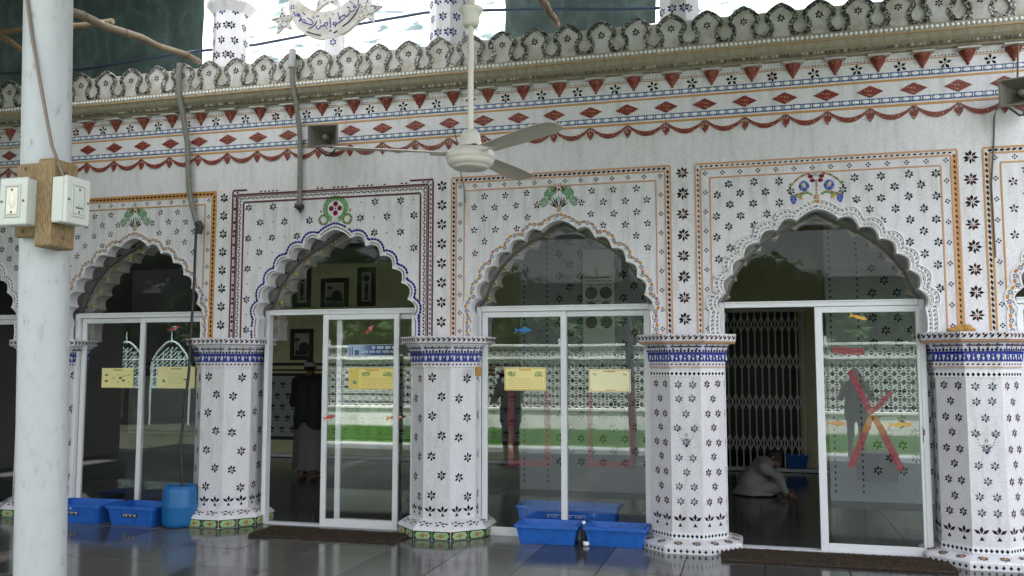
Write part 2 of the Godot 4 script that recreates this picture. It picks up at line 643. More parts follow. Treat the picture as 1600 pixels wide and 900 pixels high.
# ---------------------------------------------------------------- shapes of the ornament
func star(n: int, r: float, cols: Array, h := 0.004, turn := 0.0, core := Color(0.45, 0.30, 0.12)) -> MB:
	var m := MB.new()
	for k in n:
		m.col = cols[k % cols.size()]
		var d := Vector2(0, 1).rotated(TAU * k / n + turn + rng.randf_range(-0.09, 0.09))
		m.col = cols[k % cols.size()] * rng.randf_range(0.6, 1.5)
		m.chip(d * r * rng.randf_range(0.10, 0.2), d * r * rng.randf_range(0.93, 1.12), r * (0.27 if n < 7 else 0.215) * rng.randf_range(0.82, 1.14), h * 0.8 * rng.randf_range(0.6, 1.3), 0.0005)
	m.col = core
	m.oval(Vector2.ZERO, r * 0.13, r * 0.13, h * 0.7, 0.0, 0.0005, 6)
	return m

func lotus(r: float, cols: Array, split: bool) -> MB:
	var m := MB.new()
	for k in 3:
		m.col = cols[k % cols.size()]
		var a := (k - 1) * 0.95
		var d := Vector2(0, 1).rotated(a)
		var l := r * (1.25 if k == 1 else 1.3)
		m.chip(d * r * 0.12, d * l, r * (0.30 if k == 1 else 0.27), 0.004, 0.0005)
	m.col = cols[0]
	var y := -0.25 * r if split else -0.02 * r
	var p := PackedVector2Array([Vector2(0, y), Vector2(0.32 * r, y - 0.6 * r), Vector2(-0.32 * r, y - 0.6 * r)])
	m.prism(p, 0.0, 0.003)
	return m

const CUSP := [[0.0, 2.85], [0.165, 2.762], [0.325, 2.68], [0.475, 2.58], [0.60, 2.455], [0.692, 2.318], [0.757, 2.16], [0.80, 2.0], [0.805, 1.80]]

# right half of the foiled arch from the crown down; grow pushes it outwards, depth scales the foils
func arch_half(grow := 0.0, depth := 1.0, seg := 7) -> PackedVector2Array:
	var pts := []
	for q in CUSP:
		var p := Vector2(q[0], q[1])
		if grow != 0.0:
			var d := Vector2(p.x, (p.y - 1.95)).normalized()
			if p.y < 2.02:
				d = Vector2(1, 0)
			if p.x < 0.01:
				d = Vector2(0, 1)
			p += d * grow
		pts.append(p)
	var out := PackedVector2Array()
	out.append(pts[0])
	for i in pts.size() - 1:
		var a: Vector2 = pts[i]
		var b: Vector2 = pts[i + 1]
		var n := Vector2(a.y - b.y, b.x - a.x).normalized()
		if n.dot(Vector2(a.x + b.x, (a.y + b.y) - 3.6)) < 0.0:
			n = -n
		var h := a.distance_to(b) * depth * (0.10 if i == 0 else 0.06 if i == pts.size() - 2 else 0.34)
		for k in range(1, seg + 1):
			var t := float(k) / seg
			out.append(a.lerp(b, t) + n * h * sin(PI * t) ** 0.8)
	return out

func arch_line(grow := 0.0, depth := 1.0, seg := 7) -> PackedVector2Array:
	var h := arch_half(grow, depth, seg)
	var out := PackedVector2Array()
	for i in range(h.size() - 1, 0, -1):
		out.append(Vector2(-h[i].x, h[i].y))
	out.append_array(h)
	return out

func along(line: PackedVector2Array, step: float) -> Array:
	var out := []
	var left := step * 0.5
	for i in line.size() - 1:
		var a := line[i]
		var b := line[i + 1]
		var l := a.distance_to(b)
		while left <= l:
			out.append([a.lerp(b, left / l), (b - a) / l])
			left += step
		left -= l
	return out

func ribbon(m: MB, line: PackedVector2Array, w: float, z0: float, z1: float):
	# a band of width w (to the left and right of the line), raised from z0 to z1
	for i in line.size() - 1:
		var d := (line[i + 1] - line[i]).normalized()
		var d0 := d if i == 0 else (line[i + 1] - line[i - 1]).normalized()
		var d1 := d if i == line.size() - 2 else (line[i + 2] - line[i]).normalized()
		var n0 := Vector2(-d0.y, d0.x) * w * 0.5
		var n1 := Vector2(-d1.y, d1.x) * w * 0.5
		var a := line[i] + n0
		var b := line[i + 1] + n1
		var c := line[i + 1] - n1
		var e := line[i] - n0
		m.quad(Vector3(a.x, a.y, z1), Vector3(b.x, b.y, z1), Vector3(c.x, c.y, z1), Vector3(e.x, e.y, z1), Vector3(0, 0, 1))
		m.quad(Vector3(a.x, a.y, z0), Vector3(b.x, b.y, z0), Vector3(b.x, b.y, z1), Vector3(a.x, a.y, z1), Vector3(n0.x, n0.y, 0))
		m.quad(Vector3(e.x, e.y, z0), Vector3(c.x, c.y, z0), Vector3(c.x, c.y, z1), Vector3(e.x, e.y, z1), Vector3(-n0.x, -n0.y, 0))


# ---------------------------------------------------------------- the mosque front
func build_facade():
	var f := thing("mosque_front", "long white mosque front with foiled arches, star mosaic, red frieze and cresting", "mosque", Vector3.ZERO)
	var black := Color(0.010, 0.010, 0.016)
	var navy := Color(0.012, 0.014, 0.05)
	var brown := Color(0.05, 0.02, 0.012)
	var teal := Color(0.02, 0.06, 0.07)
	var plum := Color(0.05, 0.012, 0.02)
	var star_kinds := [
		[star(6, 0.038, [black, teal, black], 0.004, 0.0, Color(0.1, 0.25, 0.25)).mesh(), star(6, 0.038, [black], 0.004, 0.0, Color(0.3, 0.3, 0.3)).mesh()],
		[star(5, 0.036, [black], 0.004, 0.0, Color(0.35, 0.33, 0.3)).mesh(), star(5, 0.036, [brown, black, black], 0.004, 0.1).mesh()],
		[star(6, 0.042, [navy, black], 0.004).mesh(), star(6, 0.042, [black], 0.004, 0.08).mesh()],
		[star(5, 0.035, [black, plum], 0.004, 0.05, Color(0.35, 0.33, 0.3)).mesh(), star(5, 0.035, [black], 0.004, -0.04, Color(0.3, 0.3, 0.3)).mesh()],
		[star(6, 0.038, [black, teal], 0.004, 0.0, Color(0.15, 0.35, 0.35)).mesh(), star(6, 0.038, [black, black, teal], 0.004, 0.06, Color(0.15, 0.35, 0.35)).mesh()],
		[star(5, 0.038, [plum, black], 0.004, 0.0).mesh(), star(5, 0.038, [black], 0.004, 0.06).mesh()],
	]
	for k in 6:
		var extra := []
		var cs: Array = [[black, teal, black], [black, brown], [navy, black], [black, plum], [black, teal], [plum, black]][k]
		for v in 4:
			extra.append(star([6, 5, 6, 5, 6, 5][k], [0.038, 0.036, 0.042, 0.036, 0.038, 0.038][k], cs, 0.004, rng.randf_range(-0.08, 0.08), [Color(0.1, 0.25, 0.25), Color(0.35, 0.33, 0.3), Color(0.40, 0.28, 0.12), Color(0.32, 0.30, 0.28), Color(0.15, 0.35, 0.35), Color(0.4, 0.28, 0.12)][k]).mesh())
		star_kinds[k].append_array(extra)
	var strip_kinds := [star(6, 0.053, [black], 0.005, 0.0).mesh(), star(6, 0.055, [black, black, plum], 0.005, 0.05).mesh(), star(8, 0.058, [black, plum], 0.005, 0.0).mesh(), star(8, 0.056, [Color(0.09, 0.012, 0.012), black], 0.005, 0.0).mesh()]
	var fl := MB.new()
	for k in 4:
		fl.col = [black, plum, black, navy][k]
		var d := Vector2(0, 1).rotated(TAU * k / 4)
		fl.chip(d * 0.005, d * 0.023, 0.0095, 0.003, 0.0005)
	var flower_mesh := fl.mesh()

	# what differs from arch to arch: frame left/right/top, star grid, colours
	var spec := [
		{"fr": [-9.32, -7.42], "dx": 0.20, "dy": 0.105, "line": "orange", "band": "white"},
		{"fr": [-7.10, -5.18], "dx": 0.20, "dy": 0.105, "line": "orange", "band": "flower"},
		{"fr": [-4.99, -2.855], "dx": 0.27, "dy": 0.152, "line": "maroon", "band": "oval"},
		{"fr": [-2.67, -0.645], "dx": 0.20, "dy": 0.107, "line": "peach", "band": "flower"},
		{"fr": [-0.43, 1.66], "dx": 0.205, "dy": 0.094, "line": "peach", "band": "white"},
		{"fr": [1.85, 3.90], "dx": 0.20, "dy": 0.107, "line": "orange", "band": "flower"},
	]
	for k in 6:
		var cx: float = ARCH_X[k]
		var xl: float = COL_X[k] if k < 6 else 0.0
		var bounds := [[-11.1, COL_X[0]], [COL_X[0], COL_X[1]], [COL_X[1], COL_X[2]], [COL_X[2], COL_X[3]], [COL_X[3], COL_X[4]], [COL_X[4], 5.2]]
		xl = bounds[k][0]
		var xr: float = bounds[k][1]
		var a_in := arch_line()
		var poly := PackedVector2Array([Vector2(xl, 1.80)])
		for p in a_in:
			poly.append(Vector2(cx + p.x, p.y))
		poly.append_array([Vector2(xr, 1.80), Vector2(xr, 4.14), Vector2(xl, 4.14)])
		var m := MB.new()
		m.prism(poly, -0.125, 0.0, true)
		var wall := obj("arch_wall", m, M.china, f)
		# the second, deeper arch behind the glass
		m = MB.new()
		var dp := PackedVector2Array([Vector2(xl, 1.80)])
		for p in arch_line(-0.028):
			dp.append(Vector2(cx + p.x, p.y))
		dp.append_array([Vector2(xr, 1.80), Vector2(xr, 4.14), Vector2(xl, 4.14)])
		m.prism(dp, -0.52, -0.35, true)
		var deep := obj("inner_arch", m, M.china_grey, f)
		m = MB.new()
		m.sg = 1
		for i in range(1, CUSP.size() - 1):
			for sx in [-1.0, 1.0]:
				m.ball(Vector3(cx + sx * (CUSP[i][0] + 0.005), CUSP[i][1] + 0.022, -0.345), Vector3(0.022, 0.022, 0.016), 8, 4)
		stuff(obj("gilt_boss", m, M.gold, deep))
		m = MB.new()
		for i in range(0, CUSP.size() - 2):
			for sx in [-1.0, 1.0]:
				var mid := Vector2(cx + sx * (CUSP[i][0] + CUSP[i + 1][0]) * 0.5 * 1.12, (CUSP[i][1] + CUSP[i + 1][1]) * 0.5 + 0.075)
				for q in 4:
					m.col = black
					var d := Vector2(0, 1).rotated(-0.9 + q * 0.6)
					m.xf = Transform3D(Basis.IDENTITY, Vector3(mid.x, mid.y, -0.3497))
					m.chip(d * 0.01, d * 0.05, 0.009, 0.003)
		m.xf = Transform3D.IDENTITY
		stuff(obj("leaf_sprig", m, M.inlay, deep))

		# raised border lines of the panel
		var s: Dictionary = spec[k]
		var L: float = s.fr[0]
		var R: float = s.fr[1]
		var T := 3.295
		var lm: Material = M[s.line]
		var offs := [0.0, 0.045, 0.062, 0.125] if k == 2 else [0.0, 0.045, 0.125]
		for o in offs:
			var wd := (0.007 if o == 0.062 else 0.017) if k == 2 else 0.015 if o < 0.1 else 0.012
			if k == 2 and o == 0.0:
				# the top outer line of this panel has lost most of its tiles
				for seg in [[L, L + 0.16], [L + 1.90, R]]:
					m = MB.new()
					m.box(Vector3((seg[0] + seg[1]) * 0.5, T, 0.0015), Vector3(seg[1] - seg[0], wd, 0.006), Basis.IDENTITY, 0.001)
					obj("border_strip", m, lm, wall)
			else:
				m = MB.new()
				m.box(Vector3((L + R) * 0.5, T - o, 0.0015), Vector3(R - L - 2.0 * o, wd, 0.006), Basis.IDENTITY, 0.001)
				obj("border_strip", m, lm, wall)
			for x in [L + o, R - o]:
				m = MB.new()
				m.box(Vector3(x, (1.805 + T - o - wd * 0.5 - 0.001) * 0.5, 0.0015), Vector3(wd, T - o - wd * 0.5 - 0.001 - 1.805, 0.006), Basis.IDENTITY, 0.001)
				obj("border_strip", m, lm, wall)
		if k < 2 or k == 4:
			# orange ground under the chain
			m = MB.new()
			if k < 2:
				m.box(Vector3((L + R) * 0.5, T - 0.0225, 0.0002), Vector3(R - L - 0.02, 0.029, 0.003))
				m.box(Vector3(L + 0.0225, (1.806 + T - 0.038) * 0.5, 0.0002), Vector3(0.029, T - 0.038 - 1.806, 0.003))
			m.box(Vector3(R - 0.0225, (1.806 + T - 0.038) * 0.5, 0.0002), Vector3(0.029, T - 0.038 - 1.806, 0.003))
			obj("border_ground", m, M.orange, wall)
		# chain of leaves between the outer two lines
		m = MB.new()
		var runs := [[Vector2(L + 0.0225, 1.82), Vector2(L + 0.0225, T - 0.03)], [Vector2(L + 0.03, T - 0.0225), Vector2(R - 0.03, T - 0.0225)], [Vector2(R - 0.0225, T - 0.03), Vector2(R - 0.0225, 1.82)]]
		for r in 3:
			var a: Vector2 = runs[r][0]
			var b: Vector2 = runs[r][1]
			var n := int(a.distance_to(b) / 0.044)
			for i in n:
				if k == 2 and r == 1 and (rng.randf() < 0.5):
					continue
				var p := a.lerp(b, (i + 0.5) / n)
				var d := (b - a).normalized().rotated(0.25)
				if k == 2 and r == 0:
					m.col = [Color(0.16, 0.03, 0.012), Color(0.12, 0.02, 0.02), Color(0.4, 0.4, 0.42)][rng.randi() % 3 if i % 9 else 2]
					m.oval(p, 0.013, 0.019, 0.003, 0.0, 0.0005)
				elif k == 2:
					m.col = Color(0.10, 0.014, 0.02)
					m.chip(p - d * 0.019, p + d * 0.019, 0.009, 0.003, 0.0005)
				elif k == 4:
					m.col = [black, brown, Color(0.12, 0.05, 0.01)][rng.randi() % 3]
					m.chip(p - d * 0.017, p + d * 0.017, 0.009, 0.004, 0.0018)
				else:
					m.col = [black, brown][rng.randi() % 2]
					m.chip(p - d * 0.022, p + d * 0.022, 0.012, 0.004, 0.0018)
		stuff(obj("leaf_chain", m, M.inlay, wall))
		# second border: flowers, or slanting leaves on the maroon panel
		if k == 2:
			m = MB.new()
			runs = [[Vector2(L + 0.085, 1.82), Vector2(L + 0.085, T - 0.07)], [Vector2(L + 0.07, T - 0.085), Vector2(R - 0.07, T - 0.085)], [Vector2(R - 0.085, T - 0.07), Vector2(R - 0.085, 1.82)]]
			for r in 3:
				var a: Vector2 = runs[r][0]
				var b: Vector2 = runs[r][1]
				var n := int(a.distance_to(b) / 0.03)
				for i in n:
					var p := a.lerp(b, (i + 0.5) / n)
					var d := (b - a).normalized().rotated(0.8 if i % 2 else -0.5)
					m.col = [black, plum, brown][rng.randi() % 3]
					m.chip(p - d * 0.022, p + d * 0.020, 0.008, 0.003, 0.0005)
			stuff(obj("leaf_chain", m, M.inlay, wall))
			for o in [0.075, 0.095]:
				pass
		else:
			var pts := []
			var n := int((R - L) / 0.155)
			for i in n + 1:
				pts.append(Vector2(L + 0.085 + (R - L - 0.17) * i / n, T - 0.085))
			var ny := 9
			for i in range(1, ny):
				var y := lerpf(T - 0.085, 1.86, float(i) / (ny - 1))
				pts.append(Vector2(L + 0.085, y))
				pts.append(Vector2(R - 0.085, y))
			for p in pts:
				if p.x < -8.2 or p.x > 2.3:
					continue
				var o := obj("flower", flower_mesh, M.inlay, wall)
				o.position = Vector3(p.x, p.y, 0.0)
				o.rotation.z = rng.randf_range(-0.2, 0.2)
		# arch band
		var line := arch_line(0.046, 0.75)
		for i in line.size():
			line[i].x += cx
		m = MB.new()
		ribbon(m, line, 0.078 if s.band != "oval" else 0.06, -0.002, 0.007)
		var band := obj("arch_band", m, M.china, wall)
		m = MB.new()
		m.sg = 1
		var cord := arch_line(0.008, 1.0)
		var p3 := []
		for p in cord:
			p3.append(Vector3(cx + p.x, p.y, 0.006))
		m.tube(p3, 0.0065, 0.0065, 6)
		if s.band == "white":
			for gr in [0.046, 0.088]:
				p3 = []
				for p in arch_line(gr, 0.85):
					p3.append(Vector3(cx + p.x, p.y, 0.007))
				m.tube(p3, 0.0065, 0.0065, 6)
		obj("arch_cord", m, M.white_tile, wall)
		m = MB.new()
		var mid_line := arch_line(0.050 if s.band == "flower" else 0.066, 0.75)
		var i2 := 0
		for q in along(mid_line, 0.039 if s.band == "flower" else 0.030 if s.band == "oval" else 0.036):
			var p: Vector2 = q[0] + Vector2(cx, 0)
			var d: Vector2 = q[1]
			var n := Vector2(-d.y, d.x)
			var z := 0.0072
			if s.band == "flower":
				if i2 % 2:
					m.col = Color(0.50, 0.24, 0.06) if rng.randf() < 0.75 else Color(0.42, 0.18, 0.10)
					m.oval(p + n * 0.008, 0.021, 0.0135, 0.003, d.angle(), z)
					m.col = Color(0.06, 0.07, 0.10)
					m.chip(p - n * 0.022, p - n * 0.034 + d * 0.008, 0.006, 0.002, z)
					m.col = Color(0.12, 0.03, 0.03)
					m.chip(p - n * 0.020 + d * 0.018, p - n * 0.034 + d * 0.022, 0.006, 0.002, z)
				else:
					for a in 6:
						m.col = [Color(0.03, 0.05, 0.20), Color(0.07, 0.07, 0.12), Color(0.10, 0.10, 0.10)][a % 3]
						var e := Vector2(0, 1).rotated(a * TAU / 6 + 0.3)
						m.chip(p + e * 0.004, p + e * 0.023, 0.0065, 0.003, z)
			elif s.band == "oval":
				m.col = [Color(0.016, 0.02, 0.22), Color(0.012, 0.014, 0.14), Color(0.02, 0.03, 0.26), Color(0.6, 0.6, 0.6)][rng.randi() % 3 if rng.randf() > 0.06 else 3]
				m.oval(p + n * 0.002, 0.0165, 0.0125, 0.004, d.angle(), z)
				if i2 % 1 == 0:
					m.col = Color(0.10, 0.02, 0.015)
					m.oval(p - n * 0.034, 0.007, 0.007, 0.003, 0.0, z, 6)
					m.oval(p - n * 0.034 + d * 0.015, 0.007, 0.007, 0.003, 0.0, z, 6)
			else:
				m.col = [black, Color(0.05, 0.05, 0.05), Color(0.10, 0.02, 0.02)][rng.randi() % 3]
				var e := d.rotated(0.6)
				m.chip(p - e * 0.014 + n * 0.008, p + e * 0.006 + n * 0.008, 0.006, 0.002, z)
				m.chip(p - e * 0.004 - n * 0.008, p + e * 0.016 - n * 0.008, 0.006, 0.002, z)
				m.col = [black, Color(0.34, 0.24, 0.10), black][rng.randi() % 3]
				m.chip(p - n * 0.038 - d * 0.010, p - n * 0.038 + d * 0.010, 0.008, 0.002, z)
			i2 += 1
		stuff(obj("arch_inlay", m, M.inlay, wall))
		# stars on the panel
		var outer := arch_line(0.125, 0.3)
		var op := PackedVector2Array()
		for p in outer:
			op.append(Vector2(cx + p.x, p.y))
		var row := 0
		var y := T - 0.185
		while y > 1.86:
			var x: float = cx + (0.0 if row % 2 else s.dx * 0.5)
			var xs := []
			while x > L + 0.16:
				x -= s.dx
			while x < R - 0.15:
				if x > L + 0.155:
					xs.append(x)
				x += s.dx
			for sx in xs:
				if Geometry2D.is_point_in_polygon(Vector2(sx, y), op) or (absf(sx - cx) < 0.18 and y > 2.85):
					continue
				if sx < -8.25 or sx > 2.25:
					continue
				var o := obj("star", star_kinds[k][rng.randi() % 6], M.inlay, wall)
				o.position = Vector3(sx + rng.randf_range(-0.008, 0.008), y + rng.randf_range(-0.006, 0.006), 0.0)
				o.rotation.z = rng.randf_range(-0.12, 0.12)
			y -= s.dy
			row += 1
		if k == 2:
			# faint small chips between the stars
			m = MB.new()
			row = 0
			y = T - 0.185
			while y > 1.9:
				var x: float = cx + (s.dx * 0.5 if row % 2 else 0.0) - s.dx * 4
				for i in 9:
					var p := Vector2(x + i * s.dx, y)
					if p.x > L + 0.15 and p.x < R - 0.15 and not Geometry2D.is_point_in_polygon(p, op) and not (absf(p.x - cx) < 0.2 and y > 2.85):
						m.col = [Color(0.25, 0.2, 0.16), Color(0.7, 0.65, 0.6)][rng.randi() % 2]
						m.oval(p, 0.009, 0.009, 0.002, 0.0, 0.0005, 6)
				y -= s.dy
				row += 1
			stuff(obj("small_chip", m, M.inlay, wall))
		# stars of the strip to the right of this panel
		if k < 5:
			var sxp: float = [-7.26, -5.09, -2.765, -0.54, 1.755][k]
			for i in 8:
				var kind: int = [0, 0, 1, 3, 3][k]
				if k >= 3:
					kind = 2 + (i + k) % 2
				var o := obj("strip_star", strip_kinds[kind], M.inlay, wall)
				o.position = Vector3(sxp, 3.225 - i * 0.183, 0.0)
				o.rotation.z = rng.randf_range(-0.08, 0.08)
		if k >= 1 and k <= 4:
			build_emblem(k, Vector3(cx, 0, 0), wall)
	build_frieze(f)
	build_top(f)


func build_emblem(k: int, at: Vector3, wall: Node3D):
	var m := MB.new()
	m.xf = Transform3D(Basis.IDENTITY, at)
	var green := Color(0.15, 0.29, 0.16)
	var pale := Color(0.42, 0.50, 0.38)
	var dark := Color(0.05, 0.045, 0.03)
	if k == 1 or k == 3:
		# a palm: plaited trunk, four drooping fronds, red fruit
		for i in 5:
			m.col = [Color(0.40, 0.34, 0.24), Color(0.5, 0.46, 0.38)][i % 2]
			m.chip(Vector2(-0.030, 2.90 + i * 0.018), Vector2(0.030, 2.918 + i * 0.018), 0.012, 0.012)
		var fr := [[-0.03, 2.985, -0.125, 3.045, 0.6, 0.045], [0.03, 2.985, 0.125, 3.045, -0.6, 0.045], [-0.02, 3.0, -0.080, 3.13, 0.5, 0.04], [0.02, 3.0, 0.085, 3.13, -0.5, 0.04]]
		for q in fr:
			m.col = dark
			m.chip(Vector2(q[0] * 0.6, q[1] - 0.02), Vector2(q[0] + (q[2] - q[0]) * 0.7, q[1] + (q[3] - q[1]) * 0.6), 0.007, 0.008)
			for i in 7:
				var t := i / 6.0
				var base := Vector2(lerpf(q[2] * 0.55, q[2] * 1.35, t), q[3] + 0.035 * sin(PI * (0.25 + t * 0.65)) - 0.02 * t)
				var d := Vector2(signf(q[2]) * 0.35, -1.0).normalized()
				m.col = [green, Color(0.14, 0.36, 0.18), pale, Color(0.07, 0.22, 0.11)][(i * 3 + int(q[3] * 100)) % 4]
				m.chip(base + Vector2(0, 0.012), base + d * q[5], 0.010, 0.007)
			m.col = Color(0.22, 0.10, 0.05)
			for i in 6:
				var t := i / 5.0
				var b0 := Vector2(lerpf(q[2] * 0.5, q[2] * 1.35, t), q[3] + 0.045 * sin(PI * (0.25 + t * 0.65)) - 0.015 * t)
				m.chip(b0, b0 + Vector2(signf(q[2]) * 0.022, 0.006 - 0.02 * t), 0.005, 0.009)
		for q in [[-0.03, 3.15], [0.03, 3.155], [0.0, 3.135], [0.045, 3.13], [-0.045, 3.128]]:
			m.col = Color(0.20, 0.02, 0.03)
			m.oval(Vector2(q[0], q[1]), 0.013, 0.013, 0.010)
		for i in 5:
			m.col = [Color(0.12, 0.22, 0.20), Color(0.6, 0.6, 0.55), green][i % 3]
			m.chip(Vector2((i - 2) * 0.012, 3.17), Vector2((i - 2) * 0.026, 3.20), 0.006, 0.006)
		m.col = Color(0.16, 0.42, 0.28)
		m.chip(Vector2(0, 3.02), Vector2(0, 3.09), 0.014, 0.007)
		for q in [[-0.078, 3.112, 0.066, 0.037, 0.32], [0.078, 3.112, 0.066, 0.037, -0.32], [-0.134, 3.018, 0.048, 0.032, 0.9], [0.134, 3.018, 0.048, 0.032, -0.9]]:
			m.col = Color(0.17, 0.33, 0.20) if q[1] > 3.1 else Color(0.25, 0.34, 0.27)
			m.oval(Vector2(q[0], q[1]), q[2], q[3], 0.004, q[4], 0.0, 12)
			m.col = Color(0.62, 0.5, 0.42)
			m.chip(Vector2(q[0] - 0.02, q[1] + 0.004), Vector2(q[0] + 0.012, q[1] + 0.016), 0.010, 0.009)
		m.col = dark
		for sx in [-1.0, 1.0]:
			m.chip(Vector2(sx * 0.012, 2.955), Vector2(sx * 0.075, 3.05), 0.009, 0.010)
			m.chip(Vector2(sx * 0.006, 2.955), Vector2(sx * 0.03, 3.09), 0.007, 0.010)
	elif k == 2:
		# a green wreath round a four petalled red flower
		for i in 60:
			var a := TAU * i / 60.0
			if a > PI * 1.38 and a < PI * 1.62:
				continue
			for r in [0.092, 0.108, 0.126]:
				var p = Vector2(cos(a), sin(a)) * r + Vector2(0, 3.06)
				m.col = [green, Color(0.08, 0.24, 0.10), Color(0.2, 0.40, 0.16)][rng.randi() % 3]
				var d := Vector2(cos(a + 1.2), sin(a + 1.2))
				m.chip(p - d * 0.017, p + d * 0.017, 0.010, 0.005)
		for i in 4:
			m.col = Color(0.17, 0.012, 0.035)
			var d := Vector2(0, 1).rotated(i * PI / 2)
			m.oval(Vector2(0, 3.065) + d * 0.045, 0.027, 0.027, 0.007)
		m.col = Color(0.05, 0.06, 0.2)
		m.oval(Vector2(0, 3.065), 0.010, 0.010, 0.008)
		m.col = Color(0.62, 0.58, 0.5)
		m.chip(Vector2(0, 2.99), Vector2(0, 2.92), 0.02, 0.006)
		for sx in [-1.0, 1.0]:
			for i in 16:
				var a := TAU * i / 16.0
				var p := Vector2(sx * 0.125 + cos(a) * 0.045, 2.955 + sin(a) * 0.045)
				m.col = [green, Color(0.30, 0.10, 0.04), Color(0.08, 0.28, 0.12)][i % 3]
				m.chip(p - Vector2(0.018, 0.006), p + Vector2(0.018, 0.012), 0.011, 0.005)
				m.chip(p * Vector2(1, 1) + Vector2(-0.010, 0.012), p + Vector2(0.012, -0.014), 0.009, 0.005)
			for i in 6:
				m.col = Color(0.32, 0.11, 0.05)
				var p := Vector2(sx * (0.03 + i * 0.022), 2.925 + 0.02 * sin(i * 1.3))
				m.chip(p, p + Vector2(sx * 0.02, 0.022), 0.006, 0.005)
			m.col = Color(0.30, 0.09, 0.05)
			m.chip(Vector2(sx * 0.145, 3.02), Vector2(sx * 0.165, 3.06), 0.010, 0.005)
		for i in 5:
			m.col = [green, Color(0.2, 0.03, 0.03)][i % 2]
			m.chip(Vector2(-0.03 + i * 0.015, 2.895), Vector2(-0.03 + i * 0.015, 2.925), 0.007, 0.005)
	else:
		# a vase stem with blue blossoms and curling leaves
		for q in [[0.0, 2.93, 0.030, Color(0.45, 0.22, 0.10)], [0.0, 2.965, 0.022, Color(0.5, 0.3, 0.2)], [-0.03, 2.905, 0.012, Color(0.55, 0.5, 0.2)], [0.03, 2.905, 0.012, Color(0.55, 0.5, 0.3)]]:
			m.col = q[3]
			m.oval(Vector2(q[0], q[1]), q[2], q[2], 0.012)
		for i in 7:
			m.col = [Color(0.16, 0.05, 0.03), Color(0.30, 0.18, 0.08)][i % 2]
			m.chip(Vector2(-0.010, 2.97 + i * 0.020), Vector2(0.010, 2.982 + i * 0.020), 0.008, 0.008)
		for q in [[-0.045, 3.135], [0.045, 3.135], [-0.03, 3.10], [0.035, 3.10]]:
			m.col = Color(0.20, 0.015, 0.03)
			m.oval(Vector2(q[0], q[1]), 0.022, 0.018, 0.010)
		for i in 5:
			m.col = [Color(0.45, 0.48, 0.6), Color(0.2, 0.4, 0.2), Color(0.25, 0.28, 0.5)][i % 3]
			m.chip(Vector2((i - 2) * 0.010, 3.135), Vector2((i - 2) * 0.028, 3.17), 0.008, 0.008)
		for sx in [-1.0, 1.0]:
			for i in 12:
				m.col = [Color(0.05, 0.07, 0.34), Color(0.10, 0.14, 0.45), Color(0.16, 0.2, 0.4)][i % 3]
				var a := TAU * i / 12.0
				var p := Vector2(sx * 0.10, 3.055) + Vector2(cos(a) * 0.030, sin(a) * 0.030)
				m.chip(p - Vector2(0, 0.022), p + Vector2(0, 0.022), 0.016, 0.007)
				p = Vector2(sx * 0.185, 2.945) + Vector2(cos(a) * 0.014, sin(a) * 0.026)
				m.chip(p - Vector2(0, 0.020), p + Vector2(0, 0.020), 0.014, 0.007)
			m.col = Color(0.62, 0.52, 0.3)
			m.oval(Vector2(sx * 0.105, 3.065), 0.016, 0.022, 0.012)
			for i in 7:
				m.col = [green, Color(0.14, 0.34, 0.10), Color(0.42, 0.34, 0.10)][i % 3]
				m.chip(Vector2(sx * (0.03 + i * 0.020), 2.975 + 0.014 * sin(i * 0.9)), Vector2(sx * (0.062 + i * 0.020), 2.995 + 0.020 * sin(i * 0.9)), 0.014, 0.007)
			for i in 10:
				m.col = [Color(0.20, 0.05, 0.03), Color(0.46, 0.33, 0.12), Color(0.28, 0.22, 0.12)][i % 3]
				var t := i / 9.0
				var p := Vector2(sx * lerpf(0.05, 0.20, t), 3.16 - 0.10 * t * t)
				m.chip(p, p + Vector2(sx * 0.026, -0.008 - 0.014 * t), 0.011, 0.008)
				p = Vector2(sx * lerpf(0.07, 0.195, t), 3.0 - 0.03 * t * t)
				m.chip(p, p + Vector2(sx * 0.022, -0.006), 0.011, 0.008)
			m.col = green
			m.oval(Vector2(sx * 0.205, 3.075), 0.016, 0.012, 0.006)
			m.col = Color(0.5, 0.34, 0.12)
			m.oval(Vector2(sx * 0.125, 2.955), 0.018, 0.014, 0.007)
	obj("emblem", m, M.inlay, wall)


